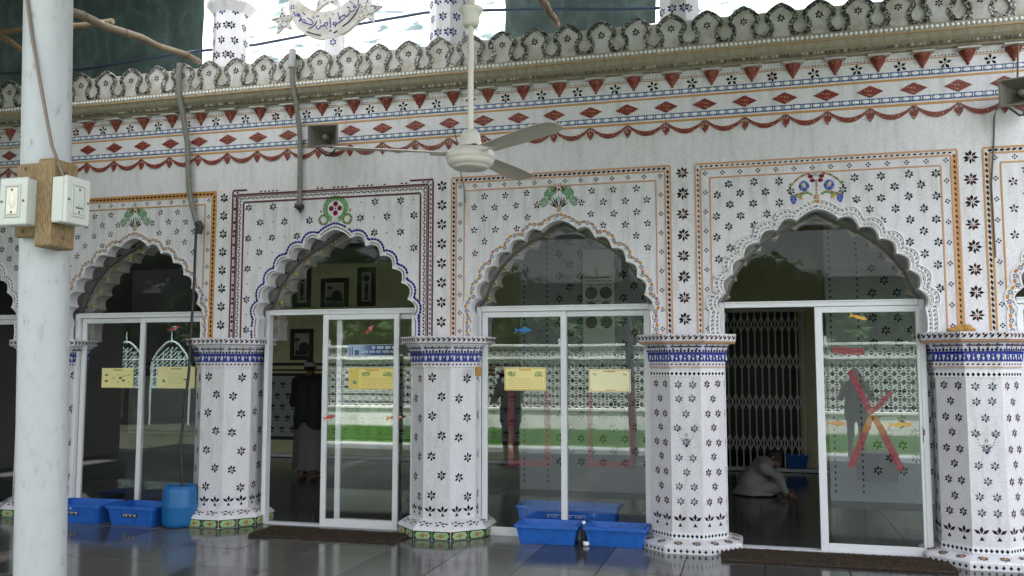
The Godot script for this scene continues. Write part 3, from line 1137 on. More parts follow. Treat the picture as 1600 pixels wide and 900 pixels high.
func build_frieze(f: Node3D):
	var fz := part("frieze", f)
	var x0 := -9.6
	var x1 := 3.9
	var m := MB.new()
	# bead bands
	for y in [3.955, 3.742]:
		m = MB.new()
		m.box(Vector3((x0 + x1) * 0.5, y, 0.0015), Vector3(x1 - x0, 0.046, 0.005), Basis.IDENTITY, 0.001)
		var band := obj("blue_band", m, M.bead_blue, fz)
		m = MB.new()
		var x := x0 + 0.05
		while x < x1:
			m.xf = Transform3D(Basis.IDENTITY, Vector3(x, y, 0.004))
			m.oval(Vector2.ZERO, 0.029, 0.0150, 0.004, 0.0, 0.0, 12)
			m.box(Vector3(0.039, 0, 0.001), Vector3(0.006, 0.030, 0.004))
			m.col = Color.WHITE
			x += 0.078
		m.xf = Transform3D.IDENTITY
		stuff(obj("white_bead", m, M.white_tile, band))
	for y in [[3.909, 0.018, "orange"], [3.695, 0.020, "orange"], [4.072, 0.008, "orange"]]:
		m = MB.new()
		m.box(Vector3((x0 + x1) * 0.5, y[0], 0.001), Vector3(x1 - x0, y[1], 0.005), Basis.IDENTITY, 0.001)
		obj("orange_line", m, M[y[2]], fz)
	# small dark dots above the star row
	m = MB.new()
	var xx := x0
	while xx < x1:
		m.col = [Color(0.02, 0.02, 0.02), Color(0.2, 0.05, 0.03)][rng.randi() % 2]
		m.oval(Vector2(xx, 4.088), 0.007, 0.006, 0.003, 0.0, 0.0005, 6)
		xx += 0.026
	stuff(obj("dot_row", m, M.inlay, fz))
	# red corbels, each under a small shelf
	m = MB.new()
	m.sg = 1
	m.lathe(Vector3.ZERO, [Vector2(0.004, -0.006), Vector2(0.014, 0.002), Vector2(0.012, 0.012), Vector2(0.034, 0.045), Vector2(0.050, 0.075), Vector2(0.060, 0.096), Vector2(0.066, 0.112)], 10, -PI / 2, PI / 2)
	var spike := m.mesh()
	m = MB.new()
	m.box(Vector3(0, 0.121, 0.033), Vector3(0.175, 0.016, 0.10), Basis.IDENTITY, 0.003)
	m.box(Vector3(0, 0.1145, 0.03), Vector3(0.140, 0.004, 0.072))
	var shelf := m.mesh()
	var pend := MB.new()
	pend.prism(PackedVector2Array([Vector2(0, -0.055), Vector2(0.022, -0.02), Vector2(0.028, 0.004), Vector2(0.016, 0.018), Vector2(0.004, 0.010), Vector2(0.004, 0.05), Vector2(-0.004, 0.05), Vector2(-0.004, 0.010), Vector2(-0.016, 0.018), Vector2(-0.028, 0.004), Vector2(-0.022, -0.02)]), -0.002, 0.010, false, 0.002)
	var pend_m := pend.mesh()
	var sw := MB.new()
	var up := PackedVector2Array()
	var lo := PackedVector2Array()
	for i in 15:
		var t := i / 14.0
		var x := lerpf(-0.158, 0.158, t)
		var sag := 4.0 * t * (1.0 - t)
		up.append(Vector2(x, -0.066 * sag))
		lo.append(Vector2(x, -0.014 - 0.094 * sag))
	lo.reverse()
	up.append_array(lo)
	sw.prism(up, -0.002, 0.009, false, 0.0)
	var swag_m := sw.mesh()
	var dm := MB.new()
	dm.prism(PackedVector2Array([Vector2(-0.105, 0), Vector2(0, -0.052), Vector2(0.105, 0), Vector2(0, 0.052)]), -0.002, 0.008, false, 0.003)
	var dia := dm.mesh()
	var black := Color(0.012, 0.012, 0.016)
	var stars := [star(5, 0.052, [black], 0.005, 0.15, Color(0.3, 0.3, 0.25)).mesh(), star(5, 0.052, [Color(0.012, 0.05, 0.02), black], 0.005, -0.1, Color(0.1, 0.2, 0.1)).mesh(), star(6, 0.050, [Color(0.07, 0.008, 0.015), black], 0.005).mesh()]
	for k in range(-24, 13):
		var xs := -0.955 + 0.3405 * k
		if xs > -8.9 and xs < 2.6:
			var o := obj("corbel", spike, M.red_chip, fz)
			o.position = Vector3(xs, 3.995, 0.001)
			o.scale = Vector3.ONE * rng.randf_range(0.95, 1.05)
			o = obj("corbel_shelf", shelf, M.china_grey, fz)
			o.position = Vector3(xs, 3.995, 0.001)
			o = obj("star", stars[(posmod(k, 2)) if posmod(k, 7) != 3 else 2], M.inlay, fz)
			o.position = Vector3(xs + 0.17, 4.022, 0.0)
			o.rotation.z = rng.randf_range(-0.15, 0.15)
		var xd := -1.35 + 0.3377 * k
		if xd > -8.9 and xd < 2.6:
			var o := obj("diamond", dia, M.red_chip, fz)
			o.position = Vector3(xd + rng.randf_range(-0.006, 0.006), 3.825, 0.001)
			o.rotation.z = rng.randf_range(-0.03, 0.03)
			o = obj("pendant", pend_m, M.red_chip, fz)
			o.scale = Vector3(1.2, 1.12, 1.0)
			o.position = Vector3(xd, 3.628, 0.001)
			o = obj("swag", swag_m, M.red_chip, fz)
			o.position = Vector3(xd + 0.169, 3.682, 0.001)


func build_top(f: Node3D):
	# cornice: a moulding swept along the front
	var prof := [Vector2(-0.155, 4.14), Vector2(0.0, 4.1405), Vector2(0.045, 4.141), Vector2(0.045, 4.158), Vector2(0.075, 4.165), Vector2(0.085, 4.18), Vector2(0.095, 4.185), Vector2(0.12, 4.205), Vector2(0.145, 4.245), Vector2(0.158, 4.255), Vector2(0.158, 4.312), Vector2(-0.155, 4.313)]
	var m := MB.new()
	var xa := -10.5
	var xb := 5.2
	for i in prof.size() - 1:
		var a: Vector2 = prof[i]
		var b: Vector2 = prof[i + 1]
		var n := Vector3(0, -(b.x - a.x), b.y - a.y)
		m.quad(Vector3(xa, a.y, a.x), Vector3(xb, a.y, a.x), Vector3(xb, b.y, b.x), Vector3(xa, b.y, b.x), n)
	var cor := obj("cornice", m, M.cornice, f)
	m = MB.new()
	m.sg = 1
	m.ball(Vector3.ZERO, Vector3(0.0155, 0.0155, 0.009), 8, 5)
	var bead := m.mesh()
	var mm := MultiMesh.new()
	mm.transform_format = MultiMesh.TRANSFORM_3D
	mm.mesh = bead
	var nb := 340
	mm.instance_count = nb
	for i in nb:
		mm.set_instance_transform(i, Transform3D(Basis.IDENTITY, Vector3(-9.3 + i * 0.0385, 4.285, 0.1585)))
	var beads := MultiMeshInstance3D.new()
	beads.name = "bead_row"
	beads.multimesh = mm
	beads.material_override = M.white_tile
	stuff(beads)
	cor.add_child(beads, true)
	m = MB.new()
	for i in 430:
		var tone := [Color(0.07, 0.065, 0.05), Color(0.35, 0.34, 0.28), Color(0.16, 0.15, 0.12)]
		m.col = tone[rng.randi() % 3]
		m.box(Vector3(-9.3 + i * 0.0305, 4.1725, 0.0835), Vector3(0.017, 0.022, 0.012))
	stuff(obj("dentil_row", m, M.inlay_matt, cor))
	for q in [[4.252, 0.006, 0.1535, "orange"]]:
		m = MB.new()
		m.box(Vector3((xa + xb) * 0.5, q[0], q[2]), Vector3(xb - xa, q[1], 0.008))
		obj("orange_line", m, M[q[3]], cor)

	# parapet and its cresting
	m = MB.new()
	m.box(Vector3((xa + xb) * 0.5, 4.4345, 0.02), Vector3(xb - xa, 0.241, 0.19), Basis.IDENTITY, 0.006)
	var par := obj("parapet", m, M.china_grey, f)
	var half := [Vector2(0, 4.604), Vector2(0.036, 4.585), Vector2(0.072, 4.561), Vector2(0.100, 4.534), Vector2(0.115, 4.505), Vector2(0.114, 4.482), Vector2(0.104, 4.463)]
	for i in 9:
		var ph := deg_to_rad(38.0 - i * 16.0)
		half.append(Vector2(0.154 - 0.077 * cos(ph), 4.404 + 0.077 * sin(ph)))
	var P := 0.30764
	var outline := PackedVector2Array()
	for i in range(half.size() - 1, 0, -1):
		outline.append(Vector2(-half[i].x, half[i].y - 4.3))
	for q in half:
		outline.append(Vector2(q.x, q.y - 4.3))
	# relief body of one merlon
	var body := PackedVector2Array([Vector2(-0.055, 0.014)])
	for q in outline:
		if absf(q.x) < 0.132 and q.y > 0.06:
			body.append(q)
	body.append(Vector2(0.055, 0.014))
	m = MB.new()
	m.prism(body, 0.09, 0.128, true)
	var body_m := m.mesh()
	var chipsets := []
	for v in 3:
		m = MB.new()
		for s2 in [-1.0, 0.0, 1.0]:
			for q in along(outline, 0.0165):
				var d: Vector2 = q[1]
				var n := Vector2(-d.y, d.x)
				var p: Vector2 = q[0] + n * s2 * 0.0135
				if absf(p.x) > P * 0.5:
					continue
				var w := rng.randf()
				m.col = Color(0.05, 0.05, 0.048) if w < 0.34 else Color(0.42, 0.42, 0.40) if w < 0.60 else Color(0.20, 0.19, 0.16) if w < 0.85 else Color(0.13, 0.16, 0.15)
				var tilt := Basis(Vector3(d.x, d.y, 0), rng.randf_range(-0.2, 0.2)) * Basis(Vector3(n.x, n.y, 0), rng.randf_range(-0.2, 0.2))
				m.box(Vector3(p.x, p.y, 0.133), Vector3(0.0140, 0.0115, 0.010), tilt * Basis(Vector3.BACK, d.angle()))
		chipsets.append(m.mesh())
	# plinth under the outline where it crosses the open ground between merlons
	m = MB.new()
	ribbon(m, outline, 0.044, 0.1145, 0.1275)
	var rib := m.mesh()
	var st := [star(6, 0.036, [Color(0.012, 0.012, 0.016)], 0.004).mesh(), star(6, 0.037, [Color(0.012, 0.02, 0.03), Color(0.01, 0.01, 0.012)], 0.004, 0.2).mesh()]
	for i in range(-6, 30):
		var x := -6.759 + P * i
		if x > 2.3:
			break
		var o := obj("merlon", body_m, M.china_grey, par)
		o.position = Vector3(x, 4.3, 0.0)
		o = obj("merlon_bed", rib, M.cornice, par)
		o.position = Vector3(x, 4.3, 0.0)
		o = obj("merlon_outline", chipsets[posmod(i, 3)], M.mirror_chip, par)
		o.position = Vector3(x, 4.3, 0.0)
		o = obj("star", st[rng.randi() % 2], M.inlay, par)
		o.position = Vector3(x, 4.485, 0.128)
	# three octagonal turrets on the parapet
	var ts := [star(6, 0.046, [Color(0.012, 0.016, 0.06), Color(0.01, 0.01, 0.016)], 0.004).mesh(), star(6, 0.046, [Color(0.015, 0.03, 0.16), Color(0.012, 0.012, 0.03), Color(0.015, 0.03, 0.16)], 0.004).mesh()]
	var tx := [-5.14, -2.75, -0.55]
	for k in 3:
		m = MB.new()
		m.lathe(Vector3(tx[k], 0, -0.12), [Vector2(0.17, 4.30), Vector2(0.17, 5.16), Vector2(0.19, 5.19), Vector2(0.235, 5.25), Vector2(0.235, 5.30), Vector2(0.0, 5.42)], 8, PI / 8, TAU + PI / 8, true)
		var t := obj("turret", m, M.china, f)
		for face in [-1, 0, 1, 2]:
			var b := Basis(Vector3.UP, face * PI / 4)
			for i in 4:
				for j in ([0.0] if i % 2 else [-0.05, 0.05] if face == 0 else [-0.035]):
					var o := obj("star", ts[1 if k else rng.randi() % 2], M.inlay, t)
					o.transform = Transform3D(b, Vector3(tx[k], 0, -0.12) + b * Vector3(j, 4.70 + i * 0.155, 0.17))
	# body of the building behind and above the arches
	m = MB.new()
	m.box(Vector3(-2.65, 2.97, -0.2), Vector3(15.8, 2.33, 0.08))
	var wallpoly := MB.new()
	wallpoly.box(Vector3(-2.65, 4.22, -3.3), Vector3(15.8, 0.15, 6.2))
	obj("roof_slab", wallpoly, M.china_grey, f)


# ---------------------------------------------------------------- columns
func facet(face: int, y: float, r: float) -> Transform3D:
	var b := Basis(Vector3.UP, face * PI / 4)
	return Transform3D(b, b * Vector3(0, y, r))

func oct(m: MB, prof: Array):
	m.lathe(Vector3.ZERO, prof, 8, PI / 8, TAU + PI / 8, true)

func make_column(newer: bool, label: String, at: Vector3) -> Node3D:
	var c := thing("column", label, "column", at, 0.0, "octagonal mosaic columns of the arcade")
	var black := Color(0.010, 0.010, 0.016)
	var navy := Color(0.012, 0.014, 0.05)
	var blue := Color(0.016, 0.03, 0.20)
	var teal := Color(0.05, 0.13, 0.12)
	var A := 0.31
	var m := MB.new()
	oct(m, [Vector2(A, 0.08), Vector2(A, 1.54)])
	obj("shaft", m, M.china, c)
	# capital: bands, blue tiles, flare and lip
	m = MB.new()
	oct(m, [Vector2(A, 1.525), Vector2(0.322, 1.527), Vector2(0.322, 1.575), Vector2(0.318, 1.577)])
	oct(m, [Vector2(0.318, 1.655), Vector2(0.334, 1.657), Vector2(0.342, 1.690), Vector2(0.356, 1.722), Vector2(0.372, 1.727), Vector2(0.376, 1.738), Vector2(0.392, 1.742), Vector2(0.413, 1.75), Vector2(0.42, 1.81), Vector2(0.0, 1.815)])
	var cap := obj("capital", m, M.china, c)
	m = MB.new()
	oct(m, [Vector2(0.318, 1.577), Vector2(0.327, 1.578), Vector2(0.336, 1.654), Vector2(0.318, 1.655)])
	obj("blue_tile_band", m, M.blue_tile, cap)
	if newer:
		m = MB.new()
		oct(m, [Vector2(0.318, 1.530), Vector2(0.3245, 1.530), Vector2(0.3245, 1.537), Vector2(0.318, 1.537)])
		oct(m, [Vector2(0.385, 1.728), Vector2(0.402, 1.731), Vector2(0.410, 1.746), Vector2(0.39, 1.746)])
		obj("orange_line", m, M.peach, cap)
		m = MB.new()
		oct(m, [Vector2(A - 0.002, 1.448), Vector2(A + 0.006, 1.450), Vector2(A + 0.006, 1.500), Vector2(A - 0.002, 1.502)])
		oct(m, [Vector2(A - 0.002, 0.098), Vector2(A + 0.006, 0.100), Vector2(A + 0.006, 0.150), Vector2(A - 0.002, 0.152)])
		obj("white_band", m, M.white_tile, c)
	# small pieces of the capital
	m = MB.new()
	for face in range(-3, 4):
		var side := 0.828
		# lip: slanting leaf pairs
		m.xf = facet(face, 1.78, 0.4185)
		var n := 7
		for i in n:
			var x := (i - (n - 1) * 0.5) * 0.418 * side / n
			m.col = [black, navy, Color(0.06, 0.012, 0.015)][rng.randi() % 3]
			m.chip(Vector2(x - 0.014, -0.022), Vector2(x + 0.020, 0.014), 0.011, 0.003)
			m.chip(Vector2(x - 0.020, -0.002), Vector2(x - 0.002, 0.022), 0.008, 0.003)
		# flare: sprays and spots
		m.xf = facet(face, 1.702, 0.3480) * Transform3D(Basis(Vector3.RIGHT, 0.40), Vector3.ZERO)
		for i in 4:
			var x := (i - 1.5) * 0.066
			m.col = [blue, navy, Color(0.10, 0.03, 0.02), blue][i]
			for a in [-1.1, 0.0, 1.1]:
				var d := Vector2(0, 1).rotated(a)
				m.chip(Vector2(x, -0.006) + d * 0.003, Vector2(x, -0.006) + d * 0.028, 0.009, 0.003, 0.002)
			m.chip(Vector2(x, -0.006), Vector2(x + 0.003, -0.032), 0.008, 0.003, 0.002)
			m.col = [Color(0.12, 0.04, 0.02), blue][i % 2]
			m.oval(Vector2(x + 0.033, 0.002), 0.009, 0.008, 0.003, 0.0, 0.002)
		# row of drops above the blue band
		m.xf = facet(face, 1.668, 0.3405)
		n = 9
		for i in n:
			m.col = [blue, navy][i % 2]
			m.oval(Vector2((i - (n - 1) * 0.5) * 0.031, 0.0), 0.0105, 0.012, 0.003)
		# white tulips on the blue band
		m.xf = facet(face, 1.616, 0.3325) * Transform3D(Basis(Vector3.RIGHT, -0.12), Vector3.ZERO)
		n = 4
		for i in n:
			var x := (i - (n - 1) * 0.5) * 0.070
			m.col = Color(0.55, 0.58, 0.62)
			if newer:
				m.oval(Vector2(x, 0.010), 0.014, 0.024, 0.003)
				m.chip(Vector2(x, -0.034), Vector2(x, 0.0), 0.007, 0.003)
				m.chip(Vector2(x + 0.035, -0.030), Vector2(x + 0.035, 0.002), 0.009, 0.003)
				m.oval(Vector2(x + 0.035, 0.014), 0.007, 0.007, 0.003)
			else:
				m.oval(Vector2(x, 0.012), 0.016, 0.022, 0.003)
				m.chip(Vector2(x, -0.034), Vector2(x, 0.012), 0.012, 0.0035)
				m.chip(Vector2(x + 0.035, -0.008), Vector2(x + 0.035, 0.030), 0.010, 0.003)
				m.chip(Vector2(x + 0.022, 0.010), Vector2(x + 0.048, 0.014), 0.007, 0.003)
			m.col = [Color(0.16, 0.03, 0.03), Color(0.10, 0.09, 0.05)][i % 2]
			m.chip(Vector2(x, -0.006), Vector2(x, 0.026), 0.004, 0.005)
		# spots under the band
		m.xf = facet(face, 1.553, 0.3222)
		n = 7
		for i in n:
			m.col = [navy, Color(0.16, 0.04, 0.02), blue, Color(0.10, 0.02, 0.02)][(i + face + 8) % 4]
			if newer:
				m.chip(Vector2((i - 3) * 0.037 - 0.014, -0.004), Vector2((i - 3) * 0.037 + 0.014, 0.006), 0.009, 0.003)
			else:
				m.oval(Vector2((i - 3) * 0.037, 0.0), 0.010, 0.010, 0.003)
		if newer:
			for q in [[1.475, A + 0.0065, 1.0], [0.125, A + 0.0065, 1.0]]:
				m.xf = facet(face, q[0], q[1])
				n = 7
				for i in n:
					m.col = [black, navy][rng.randi() % 2]
					m.chip(Vector2((i - 3) * 0.037, -0.017), Vector2((i - 3) * 0.037, 0.017), 0.014, 0.003)
	m.xf = Transform3D.IDENTITY
	stuff(obj("small_inlay", m, M.inlay, c))
	# stars on the faces
	var s_old := [star(6, 0.046, [black], 0.004).mesh(), star(6, 0.046, [black, navy, black], 0.004, 0.05, Color(0.5, 0.3, 0.15)).mesh()]
	var s_new := [star(6, 0.036, [Color(0.03, 0.05, 0.14), Color(0.10, 0.17, 0.17), Color(0.05, 0.06, 0.10)], 0.004, 0.0, Color(0.35, 0.42, 0.42)).mesh(), star(6, 0.037, [black, Color(0.05, 0.02, 0.02)], 0.004, 0.0, Color(0.4, 0.3, 0.25)).mesh()]
	var lo := lotus(0.052, [black, black, black] if not newer else [Color(0.03, 0.015, 0.03), Color(0.04, 0.012, 0.02), navy], newer).mesh()
	for face in range(-2, 3):
		if newer:
			for i in 9:
				var y := 1.385 - i * 0.1225
				var xs := [-0.058, 0.058] if i % 2 == 0 else [0.0]
				if face == 0:
					xs = [[-0.058, 0.058], [-0.058, 0.058], [0.0], [-0.07, 0.07], [0.0], [-0.058, 0.058], [0.0], [-0.058, 0.058], [-0.058, 0.058]][i]
				for x in xs:
					var o := obj("star", s_new[0 if face == 0 else 1], M.inlay, c)
					o.transform = facet(face, y + rng.randf_range(-0.005, 0.005), A) * Transform3D(Basis(Vector3.BACK, rng.randf_range(-0.1, 0.1)), Vector3(x + rng.randf_range(-0.006, 0.006), 0, 0))
			for x in [-0.062, 0.062]:
				var o := obj("lotus", lo, M.inlay, c)
				o.transform = facet(face, 0.245, A) * Transform3D(Basis.IDENTITY, Vector3(x, 0, 0))
		else:
			for i in 7:
				var y := 1.44 - i * 0.178 - (0.02 if face % 2 else 0.0)
				var x := 0.045 * (1 if (i + face) % 2 else -1)
				var o := obj("star", s_old[1 if rng.randf() < 0.4 else 0], M.inlay, c)
				o.transform = facet(face, y + rng.randf_range(-0.006, 0.006), A) * Transform3D(Basis(Vector3.BACK, rng.randf_range(-0.1, 0.1)), Vector3(x + rng.randf_range(-0.008, 0.008), 0, 0))
			for x in [-0.060, 0.060]:
				var o := obj("lotus", lo, M.inlay, c)
				o.transform = facet(face, 0.225, A) * Transform3D(Basis(Vector3.BACK, rng.randf_range(-0.06, 0.06)), Vector3(x, 0, 0))
	if newer:
		# looped vase motif half way up the front face
		m = MB.new()
		m.xf = facet(0, 0.95, A)
		for i in 14:
			var a := PI + PI * i / 13.0
			m.col = [Color(0.10, 0.14, 0.10), Color(0.06, 0.07, 0.12)][i % 2]
			var p := Vector2(cos(a) * 0.062, sin(a) * 0.10 + 0.045)
			m.chip(p - Vector2(0.008, 0.004), p + Vector2(0.008, 0.004), 0.004, 0.003, 0.0005)
		for q in [[-0.05, 0.06], [0.05, 0.06], [0.0, 0.012], [-0.02, -0.03], [0.02, -0.03]]:
			m.col = [Color(0.14, 0.05, 0.04), Color(0.10, 0.14, 0.06)][rng.randi() % 2]
			for a in 5:
				var d := Vector2(0, 1).rotated(TAU * a / 5)
				m.chip(Vector2(q[0], q[1]) + d * 0.004, Vector2(q[0], q[1]) + d * 0.016, 0.005, 0.003, 0.0005)
		m.col = Color(0.02, 0.03, 0.15)
		m.chip(Vector2(0, -0.095), Vector2(0, -0.06), 0.016, 0.004)
		stuff(obj("vase_motif", m, M.inlay, c))
	# foot
	m = MB.new()
	if newer:
		oct(m, [Vector2(A, 0.092), Vector2(0.33, 0.088), Vector2(0.365, 0.082), Vector2(0.40, 0.075), Vector2(0.43, 0.062), Vector2(0.438, 0.052), Vector2(0.438, 0.0)])
		var b := obj("foot", m, M.china, c)
		m = MB.new()
		for face in range(-3, 4):
			m.xf = facet(face, 0.026, 0.4385)
			for i in 7:
				m.col = [black, navy][rng.randi() % 2]
				m.chip(Vector2((i - 3) * 0.050, -0.016), Vector2((i - 3) * 0.050, 0.016), 0.014, 0.003)
			m.xf = facet(face, 0.0795, 0.383) * Transform3D(Basis(Vector3.RIGHT, -PI / 2 + 0.22), Vector3.ZERO)
			for x in [-0.075, 0.075]:
				for a in 8:
					m.col = [black, Color(0.05, 0.02, 0.02)][a % 2]
					var d := Vector2(0, 1).rotated(TAU * a / 8)
					m.chip(Vector2(x, 0) + d * 0.012, Vector2(x, 0) + d * 0.042, 0.009, 0.003, 0.002)
				m.col = Color(0.5, 0.24, 0.08)
				m.oval(Vector2(x, 0), 0.013, 0.013, 0.003, 0.0, 0.002)
		m.xf = Transform3D.IDENTITY
		stuff(obj("small_inlay", m, M.inlay, b))
	else:
		oct(m, [Vector2(A, 0.165), Vector2(0.325, 0.160), Vector2(0.36, 0.145), Vector2(0.40, 0.115), Vector2(0.425, 0.088), Vector2(0.428, 0.080), Vector2(0.418, 0.079), Vector2(0.418, 0.0)])
		var b := obj("foot", m, M.china, c)
		m = MB.new()
		for face in range(-3, 4):
			m.xf = facet(face, 0.132, 0.3795) * Transform3D(Basis(Vector3.RIGHT, -0.88), Vector3.ZERO)
			for x in [-0.075, 0.075]:
				m.col = black
				for q in [[-0.06, -0.02, -0.01, -0.005], [-0.01, -0.005, 0.03, 0.02], [0.0, 0.02, -0.04, 0.028], [0.01, -0.01, 0.035, -0.03], [0.03, 0.0, 0.06, 0.012], [-0.045, 0.006, -0.065, 0.024]]:
					m.chip(Vector2(x + q[0], q[1]), Vector2(x + q[2], q[3]), 0.009, 0.003, 0.002)
		m.xf = Transform3D.IDENTITY
		stuff(obj("small_inlay", m, M.inlay, b))
		# ring of green tiles with a red flower
		var tile := MB.new()
		tile.col = Color(0.035, 0.05, 0.03)
		tile.box(Vector3(0, 0, 0), Vector3(0.166, 0.074, 0.012), Basis.IDENTITY, 0.002)
		tile.col = Color(0.30, 0.44, 0.22)
		tile.prism(PackedVector2Array([Vector2(-0.074, 0), Vector2(-0.055, -0.030), Vector2(0.055, -0.030), Vector2(0.074, 0), Vector2(0.055, 0.030), Vector2(-0.055, 0.030)]), 0.006, 0.0085, false, 0.001)
		tile.col = Color(0.45, 0.12, 0.06)
		for a in 5:
			var d := Vector2(0, 1).rotated(TAU * a / 5)
			tile.oval(d * 0.011, 0.009, 0.009, 0.002, 0.0, 0.0086, 6)
		tile.col = Color(0.10, 0.26, 0.10)
		tile.chip(Vector2(0.018, 0.0), Vector2(0.045, 0.010), 0.006, 0.002, 0.0086)
		tile.chip(Vector2(-0.018, 0.0), Vector2(-0.045, -0.008), 0.006, 0.002, 0.0086)
		var tm := tile.mesh()
		for face in range(-3, 4):
			for x in [-0.0865, 0.0865]:
				var o := obj("green_tile", tm, M.inlay, b)
				o.transform = facet(face, 0.041, 0.4195) * Transform3D(Basis.IDENTITY, Vector3(x, 0, 0))
	return c


func build_columns():
	var z := COL_Z
	var old := make_column(false, "white octagonal column with green tile foot between the standing man's doorway and the blue barrel", Vector3(COL_X[1], 0, z))
	dup(old, Vector3(COL_X[0], 0, z), 0.0, "white octagonal column mostly hidden behind the round white pole")
	dup(old, Vector3(COL_X[2], 0, z), 0.0, "white octagonal column with green tile foot just left of the two pale blue-lit glass doors with yellow notices")
	var new := make_column(true, "white octagonal column with looped vase motif beside the folding gate doorway", Vector3(COL_X[3], 0, z))
	dup(new, Vector3(COL_X[4], 0, z), 0.0, "white octagonal column with vase motif and an orange rag on its capital")


# ---------------------------------------------------------------- aluminium doors and glass
func bar(m: MB, x0: float, x1: float, y0: float, y1: float, z: float, d := 0.035):
	m.box(Vector3((x0 + x1) * 0.5, (y0 + y1) * 0.5, z), Vector3(x1 - x0, y1 - y0, d), Basis.IDENTITY, 0.003)

func leaf(label: String, x0: float, x1: float, z: float, handle := 0, w := 0.052) -> Node3D:
	var o := thing("sliding_door", label, "glass door", Vector3((x0 + x1) * 0.5, 0.0, z), 0.0, "sliding glass doors of the arcade")
	var h := (x1 - x0) * 0.5
	var y0 := 0.012
	var y1 := 2.04
	for sx in [-1.0, 1.0]:
		var m := MB.new()
		var a: float = sx * h
		var b: float = sx * (h - w)
		bar(m, minf(a, b), maxf(a, b), y0, y1, 0.0, 0.03)
		obj("stile", m, M.aluminium, o)
	for q in [[y0, y0 + 0.06], [y1 - 0.05, y1]]:
		var m := MB.new()
		bar(m, -h + w, h - w, q[0], q[1], 0.0, 0.028)
		obj("rail", m, M.aluminium, o)
	var m := MB.new()
	m.quad(Vector3(-h + w, y0 + 0.06, 0), Vector3(h - w, y0 + 0.06, 0), Vector3(h - w, y1 - 0.05, 0), Vector3(-h + w, y1 - 0.05, 0), Vector3.BACK)
	obj("pane", m, M.glass, o)
	if handle:
		m = MB.new()
		var hx := handle * (h - w * 0.5)
		m.box(Vector3(hx, 0.98, 0.017), Vector3(0.022, 0.13, 0.008), Basis.IDENTITY, 0.003)
		m.box(Vector3(hx, 1.0, 0.0225), Vector3(0.012, 0.05, 0.006), Basis.IDENTITY, 0.002)
		obj("handle", m, M.horn_grey, o)
	return o

func frame(k: int, label: String, mullion: bool) -> Node3D:
	var cx: float = ARCH_X[k]
	var o := thing("door_frame", label, "door frame", Vector3(cx, 0, GLASS_Z), 0.0, "aluminium frames in the arches")
	for sx in [-1.0, 1.0]:
		var m := MB.new()
		m.box(Vector3(sx * 0.805, 1.045, 0.0), Vector3(0.045, 2.09, 0.085), Basis.IDENTITY, 0.003)
		obj("jamb", m, M.aluminium, o)
	var m := MB.new()
	m.box(Vector3(0, 2.068, 0.0), Vector3(1.56, 0.05, 0.085), Basis.IDENTITY, 0.004)
	m.box(Vector3(0, 2.088, 0.012), Vector3(1.56, 0.012, 0.085), Basis.IDENTITY, 0.002)
	obj("transom_bar", m, M.aluminium, o)
	m = MB.new()
	m.box(Vector3(0, 0.006, 0.0), Vector3(1.56, 0.012, 0.10))
	obj("floor_track", m, M.aluminium, o)
	# fanlight: glass under a smooth pointed bar
	var half := PackedVector2Array()
	for q in CUSP:
		if q[1] > 2.0:
			half.append(Vector2(q[0] * 0.995, q[1] + 0.002))
	half.append(Vector2(0.80, 2.095))
	var line := PackedVector2Array()
	for i in range(half.size() - 1, 0, -1):
		line.append(Vector2(-half[i].x, half[i].y))
	line.append_array(half)
	m = MB.new()
	m.prism(line, -0.001, 0.001)
	var g := MB.new()
	var idx := Geometry2D.triangulate_polygon(line)
	for i in range(0, idx.size(), 3):
		g.tri(Vector3(line[idx[i]].x, line[idx[i]].y, 0), Vector3(line[idx[i + 1]].x, line[idx[i + 1]].y, 0), Vector3(line[idx[i + 2]].x, line[idx[i + 2]].y, 0), Vector3.BACK)
	obj("fanlight_pane", g, M.clear_glass, o)
	m = MB.new()
	ribbon(m, line, 0.022, -0.012, 0.012)
	obj("arched_bar", m, M.alu_dark, o)
	return o

func build_glazing():
	frame(0, "aluminium door frame at the far left edge behind the white pole", false)
	frame(1, "aluminium door frame under the palm arch behind the blue barrel", true)
	frame(2, "aluminium door frame in the maroon-bordered arch", false)
	frame(3, "aluminium door frame in the arch behind the ceiling fan", true)
	frame(4, "aluminium door frame in the wide open arch with the folding gate behind", false)
	frame(5, "aluminium door frame at the right edge beyond the last column", false)
	leaf("sliding glass door at the far left edge of the front", -8.36, -7.63, -0.185)
	leaf("glass door with a plain yellow notice behind the two labelled blue crates", -6.90, -6.115, -0.215)
	leaf("glass door with a yellow notice crossed by the black hose", -6.155, -5.36, -0.185)
	leaf("front glass door pushed right beside the standing man's doorway", -4.05, -3.25, -0.172)
	leaf("glass door behind the one that is pushed right, carrying the dark blue banner", -3.925, -3.09, -0.222)
	leaf("glass door with a yellow notice and a red tape frame, left of the middle mullion", -2.42, -1.62, -0.185)
	leaf("glass door with a pale yellow notice, right of the middle mullion", -1.672, -0.865, -0.215)
	leaf("glass door with a red tape cross and a handle", 0.535, 1.39, -0.18, 1, 0.062)
	leaf("sliding glass door at the right edge of the front", 2.08, 2.90, -0.185)


